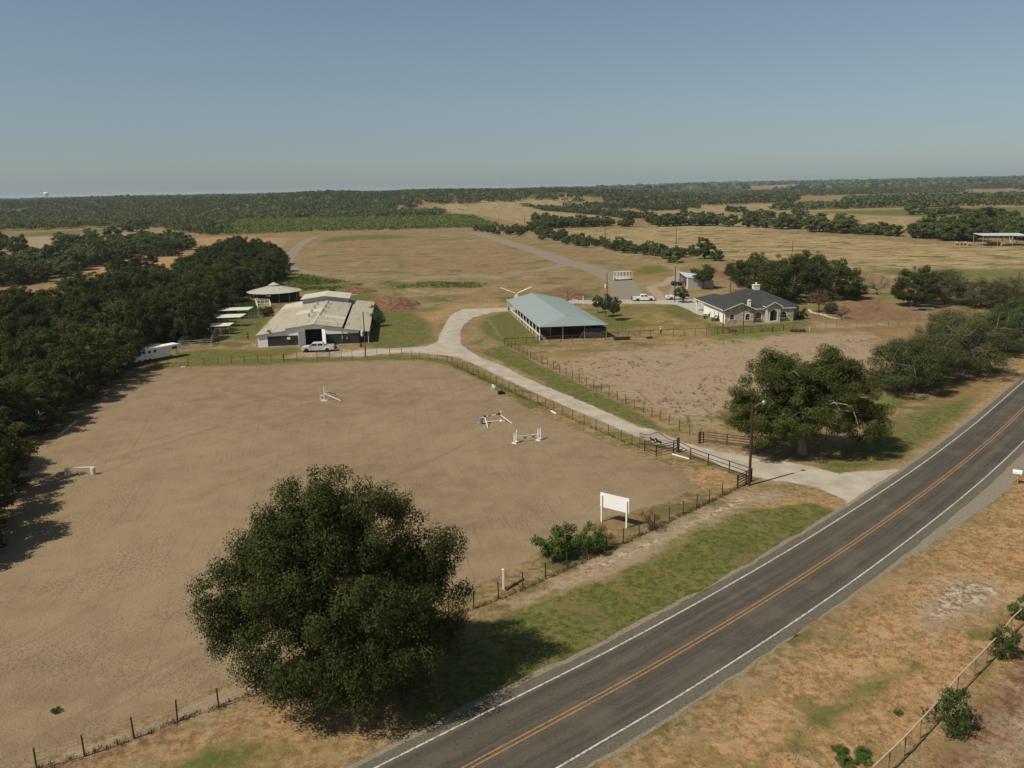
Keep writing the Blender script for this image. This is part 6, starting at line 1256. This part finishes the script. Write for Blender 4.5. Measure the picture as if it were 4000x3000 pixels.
# ------------------------------------------------------------------ arena jumps
m_bw = mat('barrel_white', (.62,.60,.52), .6, .12, 3); m_bg = mat('barrel_blue', (.17,.21,.23), .6, .15, 2)
BAR = [(.26,0),(.29,.04),(.285,.28),(.30,.31),(.285,.34),(.285,.58),(.30,.61),(.285,.64),(.285,.86),(.26,.90)]
def barrel(label, p, m, grp=None): return tag(obj('barrel', MB().lathe(BAR, (0,0,0), 18), m), label, 'barrel', grp, loc=p)
b1, b2 = G(266,1858), G(366,1853); barrel('white barrel in tree shade, left support of the barrel jump', b1, m_bw); barrel('white barrel at the shadow edge, right support of the barrel jump', b2, m_bw)
d = b2-b1; tag(obj('jump_pole', MB().tube([(-.35*d.x/d.length,0,.96), (d.x+.2, d.y, .96)], .055, 10), m_cream), 'pale pole laid across the two white barrels', 'jump pole', loc=b1)
barrel('grey blue plastic barrel under the left end of the leaning poles', G(1879,1656), m_bg)
q = G(1957,1645); t = thing('jump_standard', 'white upright post with a small foot holding the leaning poles', 'jump standard', q); obj('post', MB().bx(-.08,.08,-.08,.08,.05,1.55), m_cream, t); obj('foot', MB().bx(-.45,.6,-.1,.1,0,.12), m_cream, t); obj('foot', MB().bx(-.1,.1,-.45,.45,0,.10), m_cream, t)
def pole3(label, a, b, za, zb, m=m_cream, r=.055, bands=None, cap=None):
    A_, B_ = G(*a, za), G(*b, zb); t = tag(obj('jump_pole', MB().tube([Vector((0,0,0)), B_-A_], r, 10), m), label, 'jump pole', loc=A_)
    if bands: 
        for u, v in bands: obj('dark_band', MB().tube([(B_-A_)*u, (B_-A_)*v], r+.004, 10), m_steel, t)
    if cap: obj('end_cap', MB().lathe([(.1,-.16),(.22,-.1),(.22,.1),(.1,.16)], (0,0,0), 10), m_black, t)
    return t
pole3('cream pole leaning from a dark pad by the barrel down to the sand', (1893,1627), (1906,1671), 1.05, .06, cap=1); pole3('cream pole leaning from the white standard down to the sand on the right', (1950,1617), (2000,1654), 1.15, .06, cap=1)
pole3('old pole resting level from the barrel to the white standard', (1881,1631), (1951,1617), 1.0, 1.08, bands=[(.35,.55),(.8,.95)]); pole3('cream ground pole lying beside the grey blue barrel', (1867,1652), (1950,1643), .06, .06)
def standard(label, q, rz, h1, h2, w_=.75):
    t = thing('jump_standard', label, 'jump standard', q, rz)
    for u, h_ in ((0,h1),(w_,h2)): obj('post', MB().bx(u-.05,u+.05,-.05,.05,.06,h_), m_wpaint, t); obj('foot', MB().bx(u-.10,u+.10,-.32,.32,0,.13), m_wpaint, t)
    mb = MB(); mb.bar((0,0,min(h1,h2)-.08),(w_,0,max(h1,h2)-.30), .05,.08); mb.bar((0,0,.35),(w_,0,.35), .05,.08)
    for k in range(1,6): mb.bx(w_*k/6-.03,w_*k/6+.03,-.015,.015,.35,1.15)
    obj('slats', mb, m_wpaint, t); return t
s0, s1 = G(2009,1733), G(2124,1719); d = (s1-s0).normalized(); rzS = math.atan2(d.y, d.x)+PI/2
standard('left white slatted standard of the complete show jump', s0, rzS-.75, 1.4, 1.62, .9); standard('right white slatted standard of the complete show jump', s1-d*.8, rzS-.75, 1.68, 1.5, .95)
for z, lb, bb_ in ((.86,'upper white rail of the complete show jump',None),(.56,'lower rail with two dark bands of the complete show jump',[(.28,.42),(.62,.78)])):
    a = s0+d*.35+Vector((0,.3,z)); b = s1-d*.5+Vector((0,.3,z)); t = tag(obj('jump_pole', MB().tube([Vector((0,0,0)), b-a], .05, 10), m_bw), lb, 'jump pole', loc=a)
    if bb_:
        for u, v in bb_: obj('dark_band', MB().tube([(b-a)*u, (b-a)*v], .056, 10), m_black, t)
q = G(1266,1566); t = thing('jump_standard', 'white panel standard of the collapsed jump near the top left of the arena', 'jump standard', q); obj('panel', MB().box((-.25,0,.55),(.75,.08,.95),.3), m_wpaint, t); obj('foot', MB().box((.1,-.1,.07),(.9,.16,.13),.1), m_wpaint, t); obj('foot', MB().box((-.0,.55,.07),(.8,.14,.13),.1), m_wpaint, t); obj('post', MB().bx(-.05,.05,.35,.45,.1,2.3), m_cream, t)
obj('lettering', MB().box((-.25,-.06,.62),(.32,.02,.06),.3).box((-.25,-.06,.48),(.06,.02,.26),.3), m_dark, t)
pole3('white pole sloping from the collapsed standard to the sand, nearer one', (1267,1537), (1330,1565), 1.0, .06); pole3('pole with a dark middle sloping from the collapsed standard, farther one', (1266,1527), (1333,1546), 1.25, .06, bands=[(.27,.7)])
chair('white garden chair at the arena edge near the driveway', G(1930,1521), 2.6)
q = G(1955,1540); t = thing('mounting_block', 'black box lying beside the white garden chair', 'block', q, .4); obj('block', MB().bx(-.4,.35,-.3,.3,0,.55), m_black, t, bevel=.03); obj('step', MB().bx(.35,.75,-.28,.28,0,.3), m_black, t)
# mailbox
q = G(3974,1889); t = thing('mailbox', 'white mailbox on an orange post at the right edge of the gravel shoulder', 'mailbox', q, .9); obj('box', MB().prism([(-.22,1.15),(.22,1.15),(.22,1.38)]+[(.22*math.cos(a),1.38+.2*math.sin(a)) for a in np.linspace(.2,PI-.2,7)]+[(-.22,1.38)], -.35,.55,'y'), m_vwhite, t); obj('post', MB().tube([(0,0,0),(0,0,.55)], [.05,.1], 8).tube([(0,0,.55),(0,0,1.12)], .13, 8), mat('mail_orange', (.55,.22,.03), .6), t)
# tan fence in the near right corner
cf = [G2(q) for q in [(3400,3080),(3530,2952),(3650,2820),(3735,2712),(3805,2640),(3895,2545),(3945,2478),(4010,2415),(4110,2300)]]
fence('corner_fence', 'tan topped netting fence crossing the bottom right corner', 'fence', ground_line(cf, 2.6), 1.35, .05, mat('tan_post', (.30,.20,.13), .8), (.2,.4,.6,.8,1.0,1.2), wr=.007, rails=(1.36,), rr=.045, rm=mat('tan_rail', (.50,.38,.25), .7))
# hay shelter on the far right
q = G(3835,962); hy = thing('hay_shelter', 'far hay shelter with a low pale metal roof among dark trees', 'shelter', q, -.12); obj('roof', MB().slab([(0,0,5.3),(22,0,5.0),(22,12,5.6),(0,12,5.8)], .2), ribbed('hay_roof', (.48,.52,.50), .6, 1, .5), hy)
for x in (.5, 7.5, 14.5, 21.5):
    for y in (.5, 11.5): obj('post', MB().tube([(x,y,0),(x,y,5.1)], .14), m_oldw, hy)
obj('v_brace', MB().tube([(12.5,.4,5),(13.5,.4,1.8),(14.5,.4,5)], .15), m_wpaint, hy)
m_hay = mat('hay', (.36,.23,.13), .95, .25, 3, bump=.05)
for i, (px, py, n_) in enumerate([(3735,957,5),(3752,957,5),(3768,957,5),(3785,960,3),(3862,958,5),(3880,958,5),(3896,958,4),(3915,960,4),(3630,929,3)]):
    v = G(px, py); o = obj('hay_bale', MB().tube([(-.8,0,.85),(.8,0,.85)], .88, 16), m_hay); tag(o, 'round tan hay bale lying in the row in front of the far hay shelter', 'hay bale', 'round hay bales by the far shelter', loc=v, rz=T_.uniform(-.3,.3))
# red dirt mounds
def mound(label, c_, rx, ry, h_, seed, rz=0):
    n = 46; V = []; Q_ = []
    for j in range(n+1):
        for i in range(n+1):
            u, v = i/n*2-1, j/n*2-1; r = math.hypot(u, v); x, y = u*rx, v*ry; k = max(0, 1-r)**.6 if r < 1 else 0
            z = h_*k*(.45+.8*float(vnoise(x+seed, y, 2.2, seed))+.35*float(vnoise(x, y, .8, seed+1)))-.05; V.append((x, y, z))
    for j in range(n):
        for i in range(n): a = j*(n+1)+i; Q_.append((a, a+1, a+n+2, a+n+1))
    me = np_mesh('dirt_mound', np.array(V), np.array(Q_)); o = obj('dirt_mound', me, m_red); return tag(o, label, 'dirt mound', loc=c_, rz=rz)
t = NT('red_dirt'); p = t.pos(); n1 = t.noise(p, .8, 5, .7); m_red = t.bsdf(t.mix(t.rng(n1, .35, .65), (.105,.056,.032), (.205,.115,.066)), .95, 0, t.bump(n1, .2), .1)
mound('largest red dirt mound behind the right side of the barn', G(1518,1192), 9.5, 6, 2.5, 3); mound('low red dirt mound behind the barn monitor', G(1390,1140), 7.5, 3.5, 1.4, 5); mound('red dirt windrow just behind the largest mound', G(1530,1208), 8, 2.2, 1.0, 8); mound('round red dirt mound behind the covered arena', G(2218,1160), 6.5, 7, 1.5, 9)
# stone edging of the bed by the brown tree
bed = W([(3160,1212),(3170,1222),(3195,1228),(3220,1232),(3232,1238),(3250,1243),(3270,1246),(3290,1244),(3297,1240)]); mb = MB(); rs = random.Random(4)
for a, b in zip(bed[:-1], bed[1:]):
    n_ = max(1, int(math.dist(a, b)/.55))
    for k in range(n_): x, y = a[0]+(b[0]-a[0])*k/n_, a[1]+(b[1]-a[1])*k/n_; mb.box((x-bed[0][0], y-bed[0][1], .13), (rs.uniform(.4,.7), rs.uniform(.35,.6), rs.uniform(.25,.4)), rs.uniform(0,3), rs.uniform(-.2,.2))
tag(obj('stone_edging', mb, mat('edge_stone', (.50,.44,.36), .9, .2)), 'pale rock edging curving round the bed of the brown tree', 'stone edging', loc=(*bed[0], 0))
# bench-like trailer frame under the dark yard tree
q = G(3600,1212); t = thing('flat_trailer', 'low grey flatbed frame in the shade under the dark yard tree', 'trailer', q, -.15); obj('deck', MB().bx(-2.6,3,-.8,.8,.55,.65), m_metal, t)
for x in (-.3,.5): 
    for s_ in (-1,1): wheel(t, x, s_*.85, .3, .2)

# ------------------------------------------------------------------ horse and people
def skin(name, nodes, edges, m, parent=None, sub=1):
    """one continuous body grown round a skeleton: nodes (x,y,z,r)"""
    me = bpy.data.meshes.new(name); me.from_pydata([n[:3] for n in nodes], edges, []); o = bpy.data.objects.new(name, me); C.objects.link(o); me.materials.append(m)
    s_ = o.modifiers.new('skin', 'SKIN'); s_.use_smooth_shade = True
    for i, n in enumerate(nodes): d_ = me.skin_vertices[0].data[i]; d_.radius = (n[3], n[4] if len(n) > 4 else n[3]); d_.use_root = (i == 0)
    o.modifiers.new('sub', 'SUBSURF').levels = sub; o.modifiers['sub'].render_levels = sub
    if parent: o.parent = parent
    return o
hn = [(-.62,0,1.18,.27,.30),(-.2,0,1.13,.28,.33),(.25,0,1.12,.27,.33),(.60,0,1.18,.24,.28),(.90,0,1.42,.16,.20),(1.15,0,1.62,.12,.15),(1.32,0,1.66,.10,.12),(1.52,0,1.50,.075,.085),(1.66,0,1.38,.06,.065),
  (-.66,.17,.92,.15),(-.56,.18,.70,.09),(-.72,.18,.46,.06),(-.66,.18,.16,.045),(-.60,.18,.04,.06),
  (-.66,-.17,.92,.15),(-.74,-.18,.70,.09),(-.92,-.18,.46,.06),(-.90,-.18,.16,.045),(-.84,-.18,.04,.06),
  (.55,.15,.88,.11),(.62,.16,.52,.065),(.70,.16,.20,.045),(.76,.16,.04,.06),(.50,-.15,.88,.11),(.46,-.16,.52,.065),(.36,-.16,.20,.045),(.38,-.16,.04,.06),
  (-.90,0,1.26,.07),(-1.02,0,1.05,.06),(-1.06,0,.72,.06),(-1.05,0,.50,.03)]
he = [(0,1),(1,2),(2,3),(3,4),(4,5),(5,6),(6,7),(7,8),(0,9),(9,10),(10,11),(11,12),(12,13),(0,14),(14,15),(15,16),(16,17),(17,18),(3,19),(19,20),(20,21),(21,22),(3,23),(23,24),(24,25),(25,26),(0,27),(27,28),(28,29),(29,30)]
hr = thing('horse', 'chestnut brown horse walking left along the paddock fence', 'horse', G(2860,1309), PI+.05); skin('body', hn, he, mat('horse_coat', (.13,.045,.022), .5, .2, 2), hr, 2)
for y in (-.07,.07): obj('ear', MB().lathe([(.035,0),(.03,.07),(.005,.14)], (1.20,y,1.72), 6), _M['horse_coat'], hr)
obj('mane', MB().slab([(.62,.02,1.50),(.95,.02,1.72),(1.2,.02,1.80),(1.2,-.02,1.80),(.62,-.02,1.5)], .1), mat('horse_mane', (.05,.02,.012), .8), hr)
for x, y in ((.38,-.16),(-.84,-.18)): obj('sock', MB().tube([(x,y,.0),(x-.01,y,.22)], .055, 8), m_wpaint, hr)
# a shaded horse in the pens
h2 = thing('horse', 'dark bay horse standing in the shade of the stock pens', 'horse', G(890,1284), 1.2); skin('body', hn, he, mat('bay_coat', (.05,.025,.018), .5, .2, 2), h2, 2); obj('mane', MB().slab([(.62,.02,1.50),(.95,.02,1.72),(1.2,.02,1.80),(1.2,-.02,1.80),(.62,-.02,1.5)], .1), mat('horse_mane', (.05,.02,.012), .8), h2)
def person(label, loc, rz, shirt, trousers, hat, skinm=None):
    skinm = skinm or mat('skin', (.40,.22,.15), .6, .05)
    t = thing('person', label, 'person', loc, rz)
    N_ = [(0,0,.95,.15,.11),(0,0,1.15,.14,.10),(0,0,1.36,.17,.11),(0,0,1.47,.07,.07),(.0,0,1.55,.055,.055),(.01,0,1.66,.085,.10)]
    E_ = [(0,1),(1,2),(2,3),(3,4),(4,5)]
    for s_ in (-1, 1):
        b = len(N_); N_ += [(0,s_*.19,1.40,.06),(.02,s_*.27,1.12,.045),(.14,s_*.26,.90,.035),(.19,s_*.25,.83,.035)]; E_ += [(2,b),(b,b+1),(b+1,b+2),(b+2,b+3)]
        for k, (dy, ln) in enumerate(((-.030,.065),(-.010,.08),(.010,.085),(.028,.07))): c_ = len(N_); N_ += [(.20+ln*.5,s_*.25+dy,.80,.010),(.20+ln*.8,s_*.25+dy,.765,.008)]; E_ += [(b+3,c_),(c_,c_+1)]
        c_ = len(N_); N_ += [(.20,s_*.25-s_*.05,.82,.011),(.225,s_*.25-s_*.06,.79,.009)]; E_ += [(b+3,c_),(c_,c_+1)]
        b = len(N_); N_ += [(0,s_*.10,.86,.10),(.01,s_*.11,.48,.065),(-.02,s_*.11,.09,.05),(.12,s_*.12,.04,.045)]; E_ += [(0,b),(b,b+1),(b+1,b+2),(b+2,b+3)]
    skin('body', N_, E_, skinm, t)
    skin('shirt', [(0,0,.98,.17,.13),(0,0,1.2,.165,.125),(0,0,1.38,.19,.13),(0,0,1.46,.09,.09),(0,-.20,1.41,.075),(.02,-.27,1.16,.06),(0,.20,1.41,.075),(.02,.27,1.16,.06)], [(0,1),(1,2),(2,3),(2,4),(4,5),(2,6),(6,7)], shirt, t)
    skin('trousers', [(0,0,.97,.165,.13),(0,-.10,.86,.115),(.01,-.11,.48,.08),(-.02,-.11,.10,.065),(0,.10,.86,.115),(.01,.11,.48,.08),(-.02,.11,.10,.065)], [(0,1),(1,2),(2,3),(0,4),(4,5),(5,6)], trousers, t)
    obj('nose', MB().box((.105,0,1.655),(.03,.025,.04)), skinm, t)
    if hat: obj('hat', MB().lathe([(.20,1.715),(.21,1.73),(.11,1.74),(.10,1.83),(.06,1.86)], (0,0,0), 14), hat, t)
    else: obj('hair', MB().lathe([(.10,1.66),(.105,1.72),(.06,1.78)], (-.01,0,0), 12), m_black, t)
    return t
m_jeans = mat('jeans', (.03,.05,.09), .9); person('person in a white shirt and dark jeans standing behind the paddock fence', G(2580,1306), -1.2, mat('white_shirt', (.70,.68,.62), .8, .04), m_jeans, m_cream)
person('person in dark clothes and hat standing in the shade left of the barn', G(969,1327), -1.0, mat('dark_shirt', (.02,.02,.02), .9), mat('dark_trousers', (.02,.022,.03), .9), m_black)
# ------------------------------------------------------------------ ground litter that nobody could count
def tufts(name, label, cat, polys, n_per, hgt, wid, cols, seed, keep=None, lean=.3):
    rng = np.random.default_rng(seed); pts = []
    for poly, dens in polys:
        P_ = np.array(poly); a = abs(sum(P_[i][0]*P_[(i+1) % len(P_)][1]-P_[(i+1) % len(P_)][0]*P_[i][1] for i in range(len(P_))))/2
        bb_ = (P_[:,0].max()-P_[:,0].min())*(P_[:,1].max()-P_[:,1].min()); n = int(bb_*dens); x = rng.uniform(P_[:,0].min(), P_[:,0].max(), n); y = rng.uniform(P_[:,1].min(), P_[:,1].max(), n); k = sdf(poly, x, y) < 0
        if keep is not None: k &= keep(x, y, rng)
        pts.append(np.stack([x[k], y[k]], -1))
    P_ = np.concatenate(pts); n = len(P_)*n_per; b = np.repeat(P_, n_per, 0)+rng.normal(size=(n, 2))*wid*1.6; h_ = rng.uniform(*hgt, n); a = rng.uniform(0, 6.28, n); w_ = wid*rng.uniform(.5, 1, n); l_ = h_*lean*rng.uniform(.2, 1.6, n); a2 = rng.uniform(0, 6.28, n)
    V = np.empty((n, 3, 3)); V[:, 0, 0] = b[:, 0]-np.cos(a)*w_/2; V[:, 0, 1] = b[:, 1]-np.sin(a)*w_/2; V[:, 1, 0] = b[:, 0]+np.cos(a)*w_/2; V[:, 1, 1] = b[:, 1]+np.sin(a)*w_/2; V[:, :2, 2] = 0; V[:, 2, 0] = b[:, 0]+np.cos(a2)*l_; V[:, 2, 1] = b[:, 1]+np.sin(a2)*l_; V[:, 2, 2] = h_
    me = np_mesh(name, V.reshape(-1, 3), np.arange(n*3).reshape(n, 3), 3); at = me.attributes.new('tint', 'FLOAT', 'FACE'); at.data.foreach_set('value', np.repeat(rng.uniform(0, 1, len(P_)), n_per).astype(np.float32)); o = obj(name, me, cols); o['kind'] = 'stuff'; o['label'] = label; o['category'] = cat; return o
LM['dry'] = leaf_mat('grass_dry', (.20,.115,.05), (.36,.235,.11), .0, .4); LM['weed'] = leaf_mat('weed_brown', (.075,.048,.022), (.19,.12,.055), .0, .3); LM['green'] = leaf_mat('grass_green', (.05,.068,.014), (.13,.14,.034), .0, .4)
near_right = [p for p in rn(6.2)[56:220]] + [p for p in rn(30)[56:220]][::-1]
tufts('dry_grass', 'golden dry grass on the verge right of the highway', 'grass', [(near_right, 8.)], 5, (.04, .17), .05, LM['dry'], 3, lambda x, y, r: (y > 36) & (y < 115) & (vnoise(x, y, 1.1, 2)*.55+vnoise(x, y, 5, 6)*.45 > r.uniform(.28, .6, len(x))))
fl = [(R_FENCE[i][0]+o_ , R_FENCE[i][1]+o_*-.6) for o_ in (.28,) for i in range(len(R_FENCE))] + [(x-.28, y+.17) for x, y in R_FENCE[::-1]]
tufts('fence_weeds', 'brown weeds growing along the foot of the arena fence', 'weeds', [(fl, 26.)], 5, (.08, .34), .05, LM['weed'], 5)
fl2 = [(x+.25, y+.2) for x, y in dfence] + [(x-.25, y-.2) for x, y in dfence[::-1]]
tufts('fence_weeds', 'brown weeds along the driveway fence', 'weeds', [(fl2, 14.)], 4, (.08, .3), .06, LM['weed'], 6)
pad = W([(2120,1425),(2300,1375),(2700,1345),(3100,1312),(3420,1300),(3500,1400),(3300,1520),(2900,1600),(2750,1690),(2690,1680),(2400,1560)])
tufts('paddock_weeds', 'sparse low weeds scattered over the bare paddock', 'weeds', [(pad, .6)], 9, (.12, .5), .09, LM['weed'], 7, lambda x, y, r: (vnoise(x, y, 9, 2) > .70) & (r.uniform(size=len(x)) < .5), 1.)
gz_ = W([(790,1190),(870,1150),(1010,1180),(1000,1235),(900,1235)]); gz2 = W([(1080,1065),(1180,1072),(1330,1095),(1420,1112),(1330,1140),(1160,1140),(1075,1110)]); gz3 = W([(1470,1105),(1600,1100),(1900,1105),(1880,1124),(1640,1125),(1490,1125)])
tufts('tall_weeds', 'tall bright green weeds around the round pen and behind the barn', 'weeds', [(gz_, 3.), (gz2, .8), (gz3, .4)], 7, (.3, .9), .22, LM['fresh'], 8, lambda x, y, r: vnoise(x, y, 9, 2) > .4, .7)
vr = W([(1600,2830),(1950,2440),(2450,2215),(2740,2040),(3170,1960),(3290,2000),(3000,2215),(2700,2370),(2203,2640),(1950,2760)])
tufts('verge_grass', 'mown green grass of the verge between fence and highway', 'grass', [(vr, 10.)], 3, (.03, .10), .05, LM['green'], 9, lambda x, y, r: vnoise(x, y, 2.5, 2) > r.uniform(.2, .7, len(x)))
# ------------------------------------------------------------------ the air: one even pale haze round everything
HAZE = 7e-5
mb = MB(); mb.bx(-14000, 14000, -900, 46500, -1.0, 78.0)
t = NT('haze'); pv = t.n('ShaderNodeVolumePrincipled'); pv.inputs['Color'].default_value = (.72, .82, .92, 1); pv.inputs['Density'].default_value = HAZE; pv.inputs['Anisotropy'].default_value = .1
t.t.links.new(pv.outputs[0], t.out.inputs['Volume'])
hz = obj('haze', mb, t.m); hz['kind'] = 'stuff'; hz['label'] = 'thin pale haze lying over the whole landscape'; hz['category'] = 'haze'
